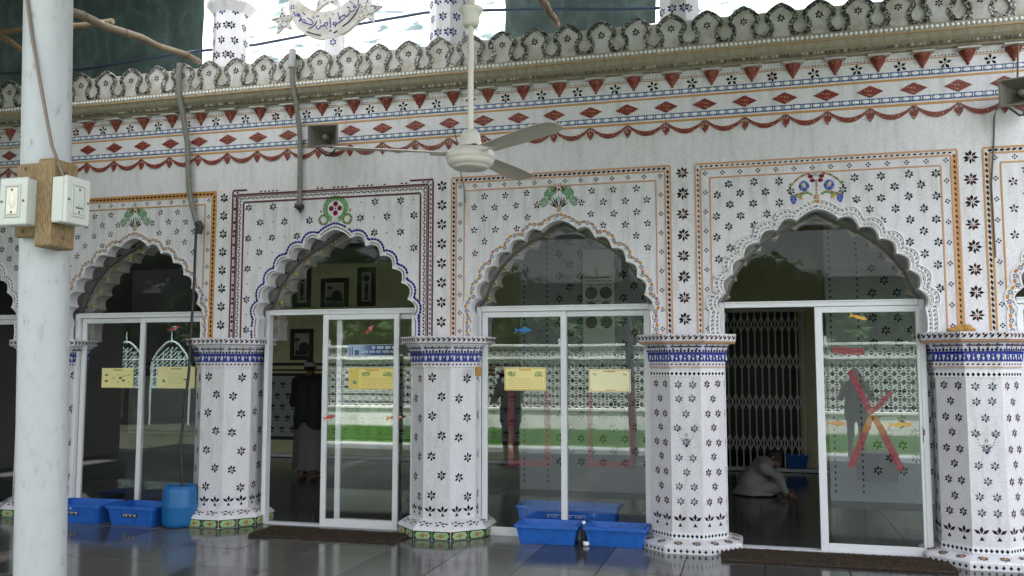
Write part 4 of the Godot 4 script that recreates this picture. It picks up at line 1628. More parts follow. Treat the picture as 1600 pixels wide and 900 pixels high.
# ---------------------------------------------------------------- the prayer hall inside
func build_interior():
	# back and side walls, ceiling
	var m := MB.new()
	m.box(Vector3(-4.9, 1.97, -6.15), Vector3(7.0, 4.26, 0.16))
	m.box(Vector3(2.9, 1.97, -6.15), Vector3(4.4, 4.26, 0.16))
	m.box(Vector3(-0.35, 3.28, -6.15), Vector3(2.1, 1.64, 0.16))
	struct("back_wall", m, M.cream_wall)
	m = MB.new()
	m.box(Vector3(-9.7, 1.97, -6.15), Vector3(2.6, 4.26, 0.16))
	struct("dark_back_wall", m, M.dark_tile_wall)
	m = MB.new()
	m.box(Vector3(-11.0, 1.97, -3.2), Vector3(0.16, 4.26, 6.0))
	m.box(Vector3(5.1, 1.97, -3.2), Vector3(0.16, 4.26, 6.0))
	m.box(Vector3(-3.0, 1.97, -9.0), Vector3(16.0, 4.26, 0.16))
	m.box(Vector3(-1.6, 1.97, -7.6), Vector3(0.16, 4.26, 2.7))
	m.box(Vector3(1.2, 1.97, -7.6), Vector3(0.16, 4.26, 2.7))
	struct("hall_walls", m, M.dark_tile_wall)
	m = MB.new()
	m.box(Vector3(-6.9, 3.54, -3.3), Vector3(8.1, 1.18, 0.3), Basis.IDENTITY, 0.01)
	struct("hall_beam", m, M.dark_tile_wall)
	m = MB.new()
	m.box(Vector3(-3.0, 4.18, -7.7), Vector3(16.2, 0.12, 2.8))
	struct("hall_ceiling", m, M.inner_wall)
	m = MB.new()
	m.box(Vector3(-3.0, -0.1, -7.7), Vector3(16.2, 0.16, 2.8))
	struct("back_room_floor", m, M.grout)
	m = MB.new()
	m.box(Vector3(-2.0, 0.025, -5.95), Vector3(14.0, 0.05, 0.22), Basis.IDENTITY, 0.006)
	struct("stone_step", m, M.white_tile)
	# star mosaic piers half way in
	var black := Color(0.010, 0.010, 0.016)
	var st := star(6, 0.055, [black], 0.004).mesh()
	for q in [[-2.84, -0.62, "grey star mosaic pier inside carrying the round-dial board"], [0.86, 2.6, "grey star mosaic pier inside behind the taped glass door"]]:
		var o := thing("star_pier", q[2], "wall pier", Vector3((q[0] + q[1]) * 0.5, 0, -3.3), 0.0, "star mosaic piers inside")
		var w: float = q[1] - q[0]
		m = MB.new()
		m.box(Vector3(0, 2.0, 0), Vector3(w, 4.24, 0.2), Basis.IDENTITY, 0.004)
		obj("pier_face", m, M.inner_wall, o)
		m = MB.new()
		for x in [-w * 0.5 + 0.06, -w * 0.5 + 0.36, w * 0.5 - 0.06]:
			var y := 0.1
			while y < 3.9:
				m.col = black
				m.xf = Transform3D(Basis.IDENTITY, Vector3(x, y, 0.1005))
				m.chip(Vector2(0, -0.02), Vector2(0, 0.02), 0.012, 0.003)
				y += 0.07
		m.xf = Transform3D.IDENTITY
		stuff(obj("dotted_line", m, M.inlay, o))
		var row := 0
		var y := 0.35
		while y < 3.6:
			var x := -w * 0.5 + 0.52 + (0.135 if row % 2 else 0.0)
			while x < w * 0.5 - 0.12:
				var s := obj("star", st, M.inlay, o)
				s.position = Vector3(x, y, 0.1005)
				x += 0.27
			y += 0.145
			row += 1
	# board of round dials
	var bd := thing("dial_board", "tall grey board with rows of round dials seen through the arch behind the fan", "wall board", Vector3(-1.815, 0, -3.185))
	m = MB.new()
	m.box(Vector3(0, 2.31, 0), Vector3(0.40, 1.37, 0.03), Basis.IDENTITY, 0.004)
	obj("board", m, M.board_grey, bd)
	for i in 3:
		for sx in [-1.0, 1.0]:
			var p := Vector3(sx * 0.092, 2.445 - i * 0.184, 0.016)
			m = MB.new()
			m.xf = Transform3D(Basis(Vector3.RIGHT, PI / 2), p)
			m.lathe(Vector3.ZERO, [Vector2(0.062, 0.0), Vector2(0.066, 0.006), Vector2(0.071, 0.012), Vector2(0.075, 0.006), Vector2(0.076, 0.0)], 20)
			m.xf = Transform3D(Basis.IDENTITY, p)
			var dial := obj("dial", m, M.alu_dark, bd)
			m = MB.new()
			m.xf = Transform3D(Basis(Vector3.RIGHT, PI / 2), p)
			m.lathe(Vector3.ZERO, [Vector2(0.0, 0.003), Vector2(0.064, 0.003)], 20)
			obj("dial_face", m, M.horn_grey, dial)
			m = MB.new()
			m.box(p + Vector3(0.012, 0.012, 0.006), Vector3(0.045, 0.004, 0.002), Basis(Vector3.BACK, 0.8 + i))
			m.box(p + Vector3(-0.004, 0.012, 0.007), Vector3(0.030, 0.005, 0.002), Basis(Vector3.BACK, 1.9 - i * 0.6))
			obj("hands", m, M.black_rubber, dial)
	m = MB.new()
	for r in [[2.64, 11, 0.020], [2.595, 14, 0.014], [2.545, 8, 0.012], [2.345, 9, 0.010], [2.165, 9, 0.010]]:
		for i in r[1]:
			var x: float = -0.17 + 0.34 * (i + 0.5) / r[1]
			m.box(Vector3(x, r[0] + rng.randf_range(-0.003, 0.003), 0.0155), Vector3(0.26 / r[1], rng.randf_range(0.4, 1.0) * r[2], 0.002), Basis(Vector3.BACK, rng.randf_range(-0.2, 0.2)))
	stuff(obj("lettering", m, M.dark_print, bd))
	# mosaic pictures on the cream wall
	var frs := [[-6.86, 2.785, 0.52, 0.50, true, "square landscape mosaic with a dome on the cream wall inside"], [-7.48, 2.89, 0.35, 0.70, false, "tall dark-framed vase mosaic left of the dome picture"], [-6.27, 2.87, 0.34, 0.66, false, "tall dark-framed vase mosaic right of the dome picture"], [-7.46, 1.90, 0.44, 0.54, true, "low dark-framed landscape mosaic behind the standing man's doorway"], [-5.2, 2.87, 0.34, 0.66, false, "tall vase mosaic on the cream wall farthest right"], [-9.1, 2.6, 0.9, 1.0, false, "wide dark mosaic picture on the cream wall seen through the palm arch"], [-8.35, 2.85, 0.36, 0.8, false, "tall vase mosaic between the wide dark picture and the dome picture"]]
	for q in frs:
		var o := thing("mosaic_picture", q[5], "wall picture", Vector3(q[0], q[1], -6.065), 0.0, "mosaic pictures on the cream wall")
		var w: float = q[2]
		var h: float = q[3]
		m = MB.new()
		for e in [[-w * 0.5 + 0.04, 0, 0.08, h], [w * 0.5 - 0.04, 0, 0.08, h], [0, h * 0.5 - 0.04, w - 0.16, 0.08], [0, -h * 0.5 + 0.04, w - 0.16, 0.08]]:
			m.box(Vector3(e[0], e[1], 0), Vector3(e[2], e[3], 0.02), Basis.IDENTITY, 0.003)
		obj("border", m, M.bench_dark, o)
		m = MB.new()
		m.col = Color(0.42, 0.42, 0.32)
		m.quad(Vector3(-w * 0.5 + 0.07, -h * 0.5 + 0.07, -0.004), Vector3(w * 0.5 - 0.07, -h * 0.5 + 0.07, -0.004), Vector3(w * 0.5 - 0.07, h * 0.5 - 0.07, -0.004), Vector3(-w * 0.5 + 0.07, h * 0.5 - 0.07, -0.004), Vector3.BACK)
		m.col = Color(0.03, 0.03, 0.03)
		if q[4]:
			m.oval(Vector2(0.04, -0.05), 0.10, 0.09, 0.005, 0.0, -0.003, 16)
			m.box(Vector3(0, -h * 0.5 + 0.13, 0.0), Vector3(w - 0.2, 0.08, 0.006))
			m.box(Vector3(-0.09, 0.0, 0.0), Vector3(0.012, 0.14, 0.006))
			for a in 7:
				var d := Vector2(0, 1).rotated(-1.8 + a * 0.6)
				m.chip(Vector2(-0.09, 0.07), Vector2(-0.09, 0.07) + d * 0.06, 0.012, 0.004, -0.003)
		else:
			m.oval(Vector2(0, -0.08 * h), 0.035 * w / 0.34, 0.20 * h, 0.005, 0.0, -0.003, 12)
			m.oval(Vector2(0, 0.22 * h), 0.06 * w / 0.34, 0.08 * h, 0.005, 0.0, -0.003, 12)
			m.oval(Vector2(0, -0.30 * h), 0.06, 0.02, 0.005, 0.0, -0.003, 10)
		obj("picture", m, M.inlay_matt, o)
	# dado of leaf tiles and dark bands along the cream wall
	var dado := thing("tiled_dado", "white dado of dark leaf tiles with dark bands along the inside back wall", "wall tiles", Vector3(0, 0, -6.06))
	for q in [[1.56, 0.05], [1.46, 0.03], [1.38, 0.05], [0.30, 0.06]]:
		m = MB.new()
		m.box(Vector3(-6.2, q[0], 0), Vector3(9.4, q[1], 0.02), Basis.IDENTITY, 0.003)
		obj("dark_band", m, M.bench_dark, dado)
	m = MB.new()
	m.box(Vector3(-6.2, 0.84, -0.004), Vector3(9.4, 1.02, 0.016))
	obj("tile_bed", m, M.inner_wall, dado)
	m = MB.new()
	m.col = Color(0.03, 0.03, 0.03)
	for ix in 40:
		for iy in 5:
			var p := Vector2(-9.2 + ix * 0.2 + (0.1 if iy % 2 else 0.0), 0.44 + iy * 0.19)
			for a in [-0.9, 0.0, 0.9]:
				var d := Vector2(0, 1).rotated(a)
				m.chip(p, p + d * 0.075, 0.02, 0.003, 0.0045)
			m.chip(p + Vector2(-0.05, -0.03), p + Vector2(0.05, -0.03), 0.015, 0.003, 0.0045)
	stuff(obj("leaf_tile", m, M.inlay_matt, dado))

	# folding steel gate in the back wall
	var gt := thing("folding_gate", "grey steel folding gate closing the far doorway of the hall", "gate", Vector3(-0.42, 0.05, -5.98))
	var bars := []
	for i in 13:
		m = MB.new()
		m.box(Vector3(i * 0.098, 1.14, 0.0), Vector3(0.020, 2.28, 0.02), Basis.IDENTITY, 0.002)
		obj("upright", m, M.iron, gt)
	var tilt := 0.0
	for r in [0.35, 0.95, 1.55, 2.1]:
		for i in 12:
			m = MB.new()
			var a := Vector3(i * 0.098, r - 0.12, 0.014)
			var b := Vector3((i + 1) * 0.098, r + 0.12, 0.014)
			m.tube([a, b], 0.009, 0.009, 5)
			m.tube([Vector3(a.x, r + 0.12, -0.014), Vector3(b.x, r - 0.12, -0.014)], 0.009, 0.009, 5)
			obj("cross_strap", m, M.iron, gt)
	m = MB.new()
	m.box(Vector3(0.59, 2.31, 0), Vector3(1.3, 0.05, 0.05), Basis.IDENTITY, 0.004)
	obj("top_rail", m, M.iron, gt)


# ---------------------------------------------------------------- roof over the terrace
func sheet(x0: float, x1: float, pts: Array, seed0: int, amp := 0.03) -> MB:
	# cloth stretched across x0..x1 along the (z, y) line pts, slightly rumpled
	var m := MB.new()
	m.sg = 1
	var n := FastNoiseLite.new()
	n.seed = seed0
	n.frequency = 0.9
	var nx := maxi(4, int((x1 - x0) / 0.14))
	var line := []
	for i in pts.size() - 1:
		var steps := maxi(1, int(pts[i].distance_to(pts[i + 1]) / 0.16))
		for k in steps:
			line.append(pts[i].lerp(pts[i + 1], float(k) / steps))
	line.append(pts[pts.size() - 1])
	var g := []
	for p in line:
		var rowp := []
		for i in nx + 1:
			var x := lerpf(x0, x1, float(i) / nx)
			var d := n.get_noise_3d(x * 1.2, p.x * 0.6, p.y * 0.6) * amp * 2.0 + n.get_noise_3d(x * 5.0, p.x, p.y) * amp * 0.5
			rowp.append(Vector3(x + n.get_noise_2d(p.y * 3.0, seed0) * 0.05 * (1.0 if i == 0 or i == nx else 0.0), p.y + d * 0.6, p.x + d * 0.8))
		g.append(rowp)
	for j in g.size() - 1:
		for i in nx:
			m.quad(g[j][i], g[j][i + 1], g[j + 1][i + 1], g[j + 1][i], Vector3(0, -0.5, 1))
	return m

func build_canopy():
	var slope := [Vector2(4.35, 3.50), Vector2(-1.8, 6.62)]
	var drop := [Vector2(-1.85, 6.60), Vector2(-1.9, 4.35)]
	var both := [Vector2(4.35, 3.50), Vector2(-1.8, 6.62), Vector2(-1.88, 4.34)]
	var g := "dark shade cloths over the terrace"
	tag(obj("shade_cloth", sheet(-14.0, -6.62, both, 1, 0.09), M.dark_tarp), "dark green shade cloth above the parapet left of the first turret", "shade cloth", g)
	tag(obj("shade_cloth", sheet(-2.66, -0.92, both, 2, 0.09), M.dark_tarp), "dark green shade cloth above the parapet between the fan rod and the third turret", "shade cloth", g)
	tag(obj("plastic_sheet", sheet(-6.50, -2.72, [Vector2(2.0, 4.692), Vector2(-1.8, 6.62), Vector2(-1.88, 4.34)], 4, 0.05), M.plastic_film), "translucent white plastic sheet behind the crescent", "plastic sheet", "translucent sheets over the terrace")
	tag(obj("plastic_sheet", sheet(-0.80, 2.38, [Vector2(0.0, 5.706), Vector2(-1.8, 6.62), Vector2(-1.88, 4.34)], 5, 0.05), M.plastic_film), "streaky translucent plastic sheet right of the third turret", "plastic sheet", "translucent sheets over the terrace")
	tag(obj("shade_cloth", sheet(-6.50, -2.72, [Vector2(4.35, 3.50), Vector2(2.02, 4.682)], 7), M.dark_tarp), "dark shade cloth overhead before the crescent, joining the white plastic sheet", "shade cloth", g)
	tag(obj("shade_cloth", sheet(-0.80, 2.38, [Vector2(4.35, 3.50), Vector2(0.02, 5.696)], 6), M.dark_tarp), "dark shade cloth overhead before the gate arch, joining the streaky plastic sheet", "shade cloth", g)
	# tin roof of the veranda on purlins
	var m := MB.new()
	m.sg = 1
	var nx := 210
	for i in nx:
		var xa := -22.0 + i * 0.124
		for k in 4:
			var u0 := xa + k * 0.031
			var u1 := u0 + 0.031
			var y0 := 3.47 + 0.012 * sin(TAU * k / 4.0)
			var y1 := 3.47 + 0.012 * sin(TAU * (k + 1) / 4.0)
			m.quad(Vector3(u0, y0, 4.35), Vector3(u1, y1, 4.35), Vector3(u1, y1 + 0.75, 7.5), Vector3(u0, y0 + 0.75, 7.5), Vector3.DOWN)
	var roof := obj("veranda_roof", m, M.tin_sheet)
	tag(roof, "corrugated tin roof of the veranda over the terrace", "roof")
	m = MB.new()
	m.box(Vector3(-10.9, 1.7, 2.4), Vector3(0.2, 3.6, 5.8))
	tag(obj("end_wall", m, M.plaster_dark), "grey end wall closing the left side of the terrace", "wall")
	for z in [4.45, 5.9, 7.35]:
		m = MB.new()
		m.tube([Vector3(-22.0, 3.40 + (z - 4.4) * 0.238, z), Vector3(4.1, 3.40 + (z - 4.4) * 0.238, z)], 0.035, 0.035, 8)
		obj("purlin", m, M.bamboo, roof)
	m = MB.new()
	m.tube([Vector3(-1.24, 3.76, 6.0), Vector3(-1.24, 3.385, 3.78)], 0.03, 0.028, 8)
	obj("fan_bearer", m, M.bamboo, roof)
	# bamboo rafters and ropes in front of the sheets
	for q in [[Vector3(-4.66, 4.06, 2.75), Vector3(-5.40, 4.66, 0.05), "bamboo rafter sloping down to the parapet left of the first turret"], [Vector3(-1.50, 4.36, 1.60), Vector3(-1.65, 4.68, 0.02), "short bamboo rafter end resting on the parapet right of the fan rod"]]:
		m = MB.new()
		m.sg = 1
		var pts := []
		for i in 9:
			pts.append(q[0].lerp(q[1], i / 8.0) + Vector3(0, 0.012 * sin(i * 2.1), 0))
		m.tube(pts, 0.034, 0.030, 10)
		for i in range(1, 8, 2):
			m.tube([pts[i] - (q[1] - q[0]).normalized() * 0.01, pts[i] + (q[1] - q[0]).normalized() * 0.01], 0.037, 0.037, 10)
		tag(obj("bamboo_rafter", m, M.bamboo), q[2], "bamboo pole", "bamboo rafters")
	for q in [[Vector3(-8.3, 4.98, 0.6), Vector3(-6.0, 4.92, 0.6), "level bamboo pole crossing behind the top of the white pole"], [Vector3(-7.45, 4.95, 0.5), Vector3(-6.75, 4.5, 0.3), "short slanting bamboo brace left of the white pole"]]:
		m = MB.new()
		m.sg = 1
		var pts := []
		for i in 9:
			pts.append(q[0].lerp(q[1], i / 8.0) + Vector3(0, 0.01 * sin(i * 1.7), 0))
		m.tube(pts, 0.030, 0.028, 10)
		tag(obj("bamboo_pole", m, M.bamboo), q[2], "bamboo pole", "bamboo rafters")
	m = MB.new()
	m.sg = 1
	var rp := []
	for p in [Vector3(-10.0, 5.42, -1.55), Vector3(-8.2, 5.32, -1.5), Vector3(-6.4, 5.30, -1.25), Vector3(-5.51, 5.285, -1.2), Vector3(-4.93, 5.33, -1.2), Vector3(-4.21, 5.40, -1.2), Vector3(-3.40, 5.45, -1.2), Vector3(-2.8, 5.41, -1.2), Vector3(-2.16, 5.36, -1.2), Vector3(-1.36, 5.27, -1.2), Vector3(-0.5, 5.2, -1.2)]:
		rp.append(p)
	m.tube(rp, 0.016, 0.016, 6)
	tag(obj("rope", m, M.rope_blue), "dark blue rope strung across behind the crescent", "rope")


# ---------------------------------------------------------------- garden in front of the mosque (seen in the glass)
func build_courtyard():
	var m := MB.new()
	m.box(Vector3(-0.5, -0.19, 8.4), Vector3(21, 0.22, 2.2))
	struct("path", m, M.paving)
	m = MB.new()
	m.box(Vector3(0.5, -0.19, 11.5), Vector3(24, 0.24, 4.0))
	struct("lawn", m, M.lawn)
	var blade := MB.new()
	blade.col = Color.WHITE
	blade.tri(Vector3(-0.006, 0, 0), Vector3(0.006, 0, 0), Vector3(0.004, 0.09, 0.02), Vector3.BACK)
	blade.tri(Vector3(0.01, 0, 0.01), Vector3(0.02, 0, 0.0), Vector3(0.03, 0.07, -0.02), Vector3.BACK)
	blade.tri(Vector3(-0.02, 0, -0.01), Vector3(-0.012, 0, 0.0), Vector3(-0.035, 0.08, 0.015), Vector3.BACK)
	var mm := MultiMesh.new()
	mm.transform_format = MultiMesh.TRANSFORM_3D
	mm.use_colors = true
	mm.mesh = blade.mesh()
	mm.instance_count = 26000
	for i in 26000:
		mm.set_instance_transform(i, Transform3D(Basis(Vector3.UP, rng.randf() * TAU).scaled(Vector3.ONE * rng.randf_range(0.7, 1.3)), Vector3(rng.randf_range(-11.4, 8), -0.07, rng.randf_range(9.55, 13.4))))
		var t := rng.randf_range(0.7, 1.2)
		mm.set_instance_color(i, Color(0.12 * t, 0.28 * t, 0.045 * t))
	var gr := MultiMeshInstance3D.new()
	gr.name = "grass"
	gr.multimesh = mm
	gr.material_override = M.leaf
	tag(gr, "short bright green lawn grass before the lattice wall", "grass")
	stuff(gr)
	add_child(gr, true)
	# low wall with a pierced lattice screen
	var w := thing("lattice_wall", "low white wall carrying a pierced lattice screen beyond the lawn", "garden wall", Vector3(0, 0, 13.55))
	m = MB.new()
	m.box(Vector3(0, 0.17, 0), Vector3(28, 0.50, 0.2), Basis.IDENTITY, 0.01)
	m.box(Vector3(0, 0.455, 0), Vector3(28, 0.07, 0.28), Basis.IDENTITY, 0.01)
	obj("wall_base", m, M.plaster, w)
	m = MB.new()
	for ix in range(-73, 74):
		var x := ix * 0.19
		for iy in 8:
			var y := 0.585 + iy * 0.19
			for s in [[-1, 1], [1, 1]]:
				m.box(Vector3(x, y, 0), Vector3(0.26, 0.032, 0.05), Basis(Vector3.BACK, s[0] * PI / 4))
			m.box(Vector3(x, y, 0.004), Vector3(0.07, 0.07, 0.058), Basis(Vector3.BACK, PI / 4))
			m.box(Vector3(x, y + 0.095, 0), Vector3(0.19, 0.022, 0.046))
	stuff(obj("lattice", m, M.lattice, w))
	for y in [2.03, 1.72]:
		m = MB.new()
		m.box(Vector3(0, y, -0.06), Vector3(28, 0.06, 0.06), Basis.IDENTITY, 0.006)
		obj("rail", m, M.white_tile, w)
	for i in 12:
		m = MB.new()
		m.box(Vector3(-13.0 + i * 2.1, 1.1, 0.09), Vector3(0.07, 2.2, 0.07), Basis.IDENTITY, 0.006)
		obj("post", m, M.white_tile, w)
	# domed trellises at the left
	for q in [[-17.0, "teal domed trellis before the lattice wall, the left one of two"], [-15.5, "teal domed trellis before the lattice wall, the right one of two"]]:
		var o := thing("domed_trellis", q[1], "trellis", Vector3(q[0], 0, 13.2), 0.0, "domed trellises before the lattice wall")
		m = MB.new()
		for i in 9:
			var a := PI * i / 8.0
			m.tube([Vector3(cos(a) * 0.62, 0.9, 0), Vector3(cos(a) * 0.62, 1.35 + 0.62 * sin(a), 0)], 0.02, 0.02, 5)
		for ix in 9:
			for iy in 12:
				var x := -0.56 + ix * 0.14
				var y := 0.94 + iy * 0.115
				var roof_y := 1.38 + sqrt(maxf(0.0, 0.40 - x * x))
				if y < roof_y:
					m.box(Vector3(x, y, 0), Vector3(0.15, 0.034, 0.02), Basis(Vector3.BACK, 0.75))
		var pts := []
		for i in 19:
			var a := PI * i / 18.0
			pts.append(Vector3(cos(a) * 0.64, 1.4 + 0.62 * sin(a) + 0.18 * pow(sin(a), 6), 0))
		m.tube(pts, 0.03, 0.03, 6)
		m.tube([Vector3(0, 2.15, 0), Vector3(0, 2.5, 0)], 0.03, 0.005, 6)
		for y in [0.92, 1.2, 1.45, 1.7]:
			m.tube([Vector3(-0.6, y, 0), Vector3(0.6, y, 0)], 0.018, 0.018, 5)
		for sx in [-0.62, 0.62]:
			m.tube([Vector3(sx, -0.1, 0), Vector3(sx, 1.4, 0)], 0.03, 0.03, 6)
		obj("trellis", m, M.lattice_teal, o)
	# a plain grey block beyond the trees
	var bl := thing("grey_building", "long grey building with dark windows beyond the garden trees", "building", Vector3(-9.0, -0.3, 21.0))
	m = MB.new()
	m.box(Vector3(0, 2.2, 0), Vector3(46, 4.4, 4.0))
	obj("wall", m, M.plaster_dark, bl)
	m = MB.new()
	m.box(Vector3(0, 4.5, 0), Vector3(46.6, 0.25, 4.6))
	obj("roof", m, M.plaster, bl)
	for i in 14:
		for j in 1:
			m = MB.new()
			m.box(Vector3(-20.5 + i * 3.1, 2.6 + j * 3.0, -2.01), Vector3(1.2, 1.4, 0.06), Basis.IDENTITY, 0.01)
			obj("window", m, M.bench_dark, bl)
	# trees behind the screen
	var lf := MB.new()
	for q in [[-0.06, 0.02], [0.07, -0.05], [0.0, 0.12]]:
		lf.tri(Vector3(q[0] - 0.045, q[1], 0), Vector3(q[0] + 0.045, q[1], 0.03), Vector3(q[0], q[1] + 0.13, 0.05), Vector3.BACK)
		lf.tri(Vector3(q[0] - 0.045, q[1], 0), Vector3(q[0] + 0.045, q[1], 0.03), Vector3(q[0] + 0.02, q[1] - 0.11, -0.04), Vector3.BACK)
	var lfm := lf.mesh()
	var spots := [[-24.0, 15.5, 6.5, 2.8], [-19.5, 16.5, 7.0, 2.8], [-15.5, 15.8, 6.5, 2.6], [-11.5, 16.6, 6.0, 2.5], [-7.6, 15.8, 4.6, 2.5], [-3.6, 16.6, 4.2, 2.5], [0.4, 15.8, 4.4, 2.5], [4.2, 16.8, 4.2, 2.4], [8.4, 16.0, 4.6, 2.6], [-21.5, 13.4, 5.0, 2.4], [-13.6, 15.2, 4.2, 2.2], [-28.0, 15.0, 7.0, 3.0]]
	var names := ["dark leafy tree at the far left end of the garden", "tall dark tree behind the left domed trellis", "tall dark tree behind the right domed trellis", "leafy tree beyond the left end of the lattice wall", "leafy tree beyond the lattice wall opposite the maroon arch", "low leafy tree beyond the lattice wall opposite the fan", "leafy tree beyond the lattice wall opposite the gate doorway", "smaller tree beyond the lattice wall opposite the rightmost column", "leafy tree beyond the right end of the lattice wall", "low dark tree left of both domed trellises", "low bushy tree between the right domed trellis and the lattice wall", "tallest dark tree at the farthest left of the garden"]
	for k in spots.size():
		var q: Array = spots[k]
		var t := thing("leafy_tree", names[k], "tree", Vector3(q[0], -0.3, q[1]), 0.0, "trees beyond the lattice wall")
		m = MB.new()
		m.sg = 1
		m.tube([Vector3.ZERO, Vector3(0.05, q[2] * 0.3, 0.03), Vector3(-0.04, q[2] * 0.6, 0)], 0.16, 0.07, 8)
		for i in 5:
			var a := TAU * i / 5.0
			m.tube([Vector3(0, q[2] * (0.3 + 0.05 * i), 0), Vector3(cos(a) * q[3] * 0.6, q[2] * (0.55 + 0.06 * i), sin(a) * q[3] * 0.6)], 0.06, 0.02, 6)
		obj("trunk", m, M.bark, t)
		mm = MultiMesh.new()
		mm.transform_format = MultiMesh.TRANSFORM_3D
		mm.use_colors = true
		mm.mesh = lfm
		var n := 8000
		mm.instance_count = n
		var clumps := []
		for i in 40:
			var d := Vector3(rng.randf_range(-1, 1), rng.randf_range(-1, 1), rng.randf_range(-1, 1)).normalized() * rng.randf_range(0.3, 1.0)
			clumps.append([Vector3(d.x * q[3], q[2] * 0.58 + d.y * q[2] * 0.42, d.z * q[3] * 0.8), rng.randf_range(0.35, 0.7), rng.randf_range(0.6, 1.35)])
		for i in n:
			var c: Array = clumps[rng.randi() % clumps.size()]
			var d = Vector3(rng.randfn(), rng.randfn(), rng.randfn()) * c[1] * 0.5
			var b := Basis.from_euler(Vector3(rng.randf() * TAU, rng.randf() * TAU, rng.randf() * TAU)).scaled(Vector3.ONE * rng.randf_range(0.7, 1.3))
			mm.set_instance_transform(i, Transform3D(b, c[0] + d))
			var tone: float = c[2] * rng.randf_range(0.8, 1.2)
			mm.set_instance_color(i, Color(0.05 * tone, 0.11 * tone, 0.025 * tone))
		var cr := MultiMeshInstance3D.new()
		cr.name = "crown"
		cr.multimesh = mm
		cr.material_override = M.leaf
		stuff(cr)
		t.add_child(cr, true)


# ---------------------------------------------------------------- pole, switch boxes, fan
func build_veranda_things():
	var m := MB.new()
	m.sg = 1
	var base := Vector3(-1.774, 0, 5.8)
	var top := Vector3(-1.916, 3.79, 5.8)
	var pts := []
	for i in 15:
		pts.append(base.lerp(top, i / 14.0))
	var pole := thing("white_pole", "round white painted pole carrying two switch boxes near the camera", "pole", Vector3.ZERO)
	m.tube(pts, 0.0635, 0.0615, 28)
	obj("shaft", m, M.pole_paint, pole)
	m = MB.new()
	m.sg = 1
	m.tube([base.lerp(top, 0.515), base.lerp(top, 0.52), base.lerp(top, 0.535), base.lerp(top, 0.537)], 0.0645, 0.0638, 28, false)
	obj("collar", m, M.pole_paint, pole)
	m = MB.new()
	m.sg = 1
	m.lathe(base, [Vector2(0.0, 0.02), Vector2(0.14, 0.02), Vector2(0.14, 0.0)], 24)
	obj("base_plate", m, M.pole_paint, pole)
	# wooden boards
	for q in [[Vector3(-1.818, 1.982, 5.874), Vector3(0.098, 0.195, 0.023), 0.01, "wooden board on the pole behind the switch box facing the camera's left"], [Vector3(-1.761, 1.970, 5.856), Vector3(0.050, 0.232, 0.090), -0.015, "thicker wooden board on the right of the pole"]]:
		m = MB.new()
		var b := Basis(Vector3.BACK if q[1].z < 0.05 else Vector3.RIGHT, q[2])
		m.box(Vector3.ZERO, q[1], b, 0.004)
		var o := thing("wooden_board", q[3], "wooden board", q[0], 0.0, "wooden boards on the pole")
		obj("board", m, M.wood, o)
		m = MB.new()
		m.sg = 1
		for sy in [-0.085, 0.085]:
			if q[1].z < 0.05:
				m.ball(Vector3(-0.02, sy, 0.012), Vector3(0.005, 0.005, 0.003), 8, 4)
			else:
				m.ball(Vector3(0.0255, sy - 0.004, 0.0), Vector3(0.003, 0.006, 0.006), 8, 4)
		obj("screws", m, M.screw, o)
	# two surface switch boxes
	for k in 2:
		var o := thing("switch_box", ["yellowed white switch box on the left of the pole", "white switch box with a rocker switch on the right of the pole"][k], "switch box", [Vector3(-1.827, 1.970, 5.8855), Vector3(-1.7355, 1.976, 5.8615)][k], [0.0, PI / 2][k], "switch boxes on the white pole")
		m = MB.new()
		m.box(Vector3(0, 0, 0.0185), Vector3(0.082, 0.120, 0.037), Basis.IDENTITY, 0.003)
		obj("back_box", m, M.ivory_plastic, o)
		m = MB.new()
		m.box(Vector3(0, 0, 0.0425), Vector3(0.086, 0.124, 0.011), Basis.IDENTITY, 0.003)
		obj("cover", m, M.ivory_plastic, o)
		m = MB.new()
		for e in [[0, 0.0405, 0.050, 0.004], [0, -0.0405, 0.050, 0.004], [0.023, 0, 0.004, 0.077], [-0.023, 0, 0.004, 0.077]]:
			m.box(Vector3(e[0], e[1], 0.049), Vector3(e[2], e[3], 0.004), Basis.IDENTITY, 0.001)
		obj("rim", m, M.ivory_plastic, o)
		m = MB.new()
		m.box(Vector3(0, 0, 0.049), Vector3(0.034, 0.070, 0.005), Basis.IDENTITY, 0.0015)
		obj("switch_plate", m, M.old_plastic if k == 0 else M.ivory_plastic, o)
		m = MB.new()
		if k == 0:
			m.sg = 1
			m.ball(Vector3(0.002, 0.002, 0.051), Vector3(0.010, 0.022, 0.005), 12, 6)
		else:
			m.box(Vector3(0, 0.003, 0.052), Vector3(0.024, 0.036, 0.006), Basis(Vector3.RIGHT, 0.08), 0.001)
		obj("switch_lever", m, M.old_plastic if k == 0 else M.ivory_plastic, o)
		if k == 1:
			m = MB.new()
			m.box(Vector3(0, -0.019, 0.0525), Vector3(0.026, 0.0025, 0.003))
			obj("gap", m, M.screw, o)
		m = MB.new()
		m.sg = 1
		for q in [[0, 0.029], [0, -0.029], [0.034, 0.0], [-0.034, 0.0]]:
			m.ball(Vector3(q[0], q[1], 0.049 if q[0] != 0 else 0.0515), Vector3(0.0035, 0.0035, 0.002), 8, 4)
		obj("screws", m, M.screw, o)
	# wire down the pole
	m = MB.new()
	m.sg = 1
	var wp := []
	for p in [Vector3(-1.93, 3.3, 5.87), Vector3(-1.905, 2.7, 5.866), Vector3(-1.878, 2.545, 5.868), Vector3(-1.855, 2.435, 5.868), Vector3(-1.812, 2.271, 5.868), Vector3(-1.770, 2.127, 5.872), Vector3(-1.742, 2.085, 5.882), Vector3(-1.722, 2.04, 5.880), Vector3(-1.718, 2.03, 5.87)]:
		wp.append(p)
	m.tube(wp, 0.0045, 0.0045, 8)
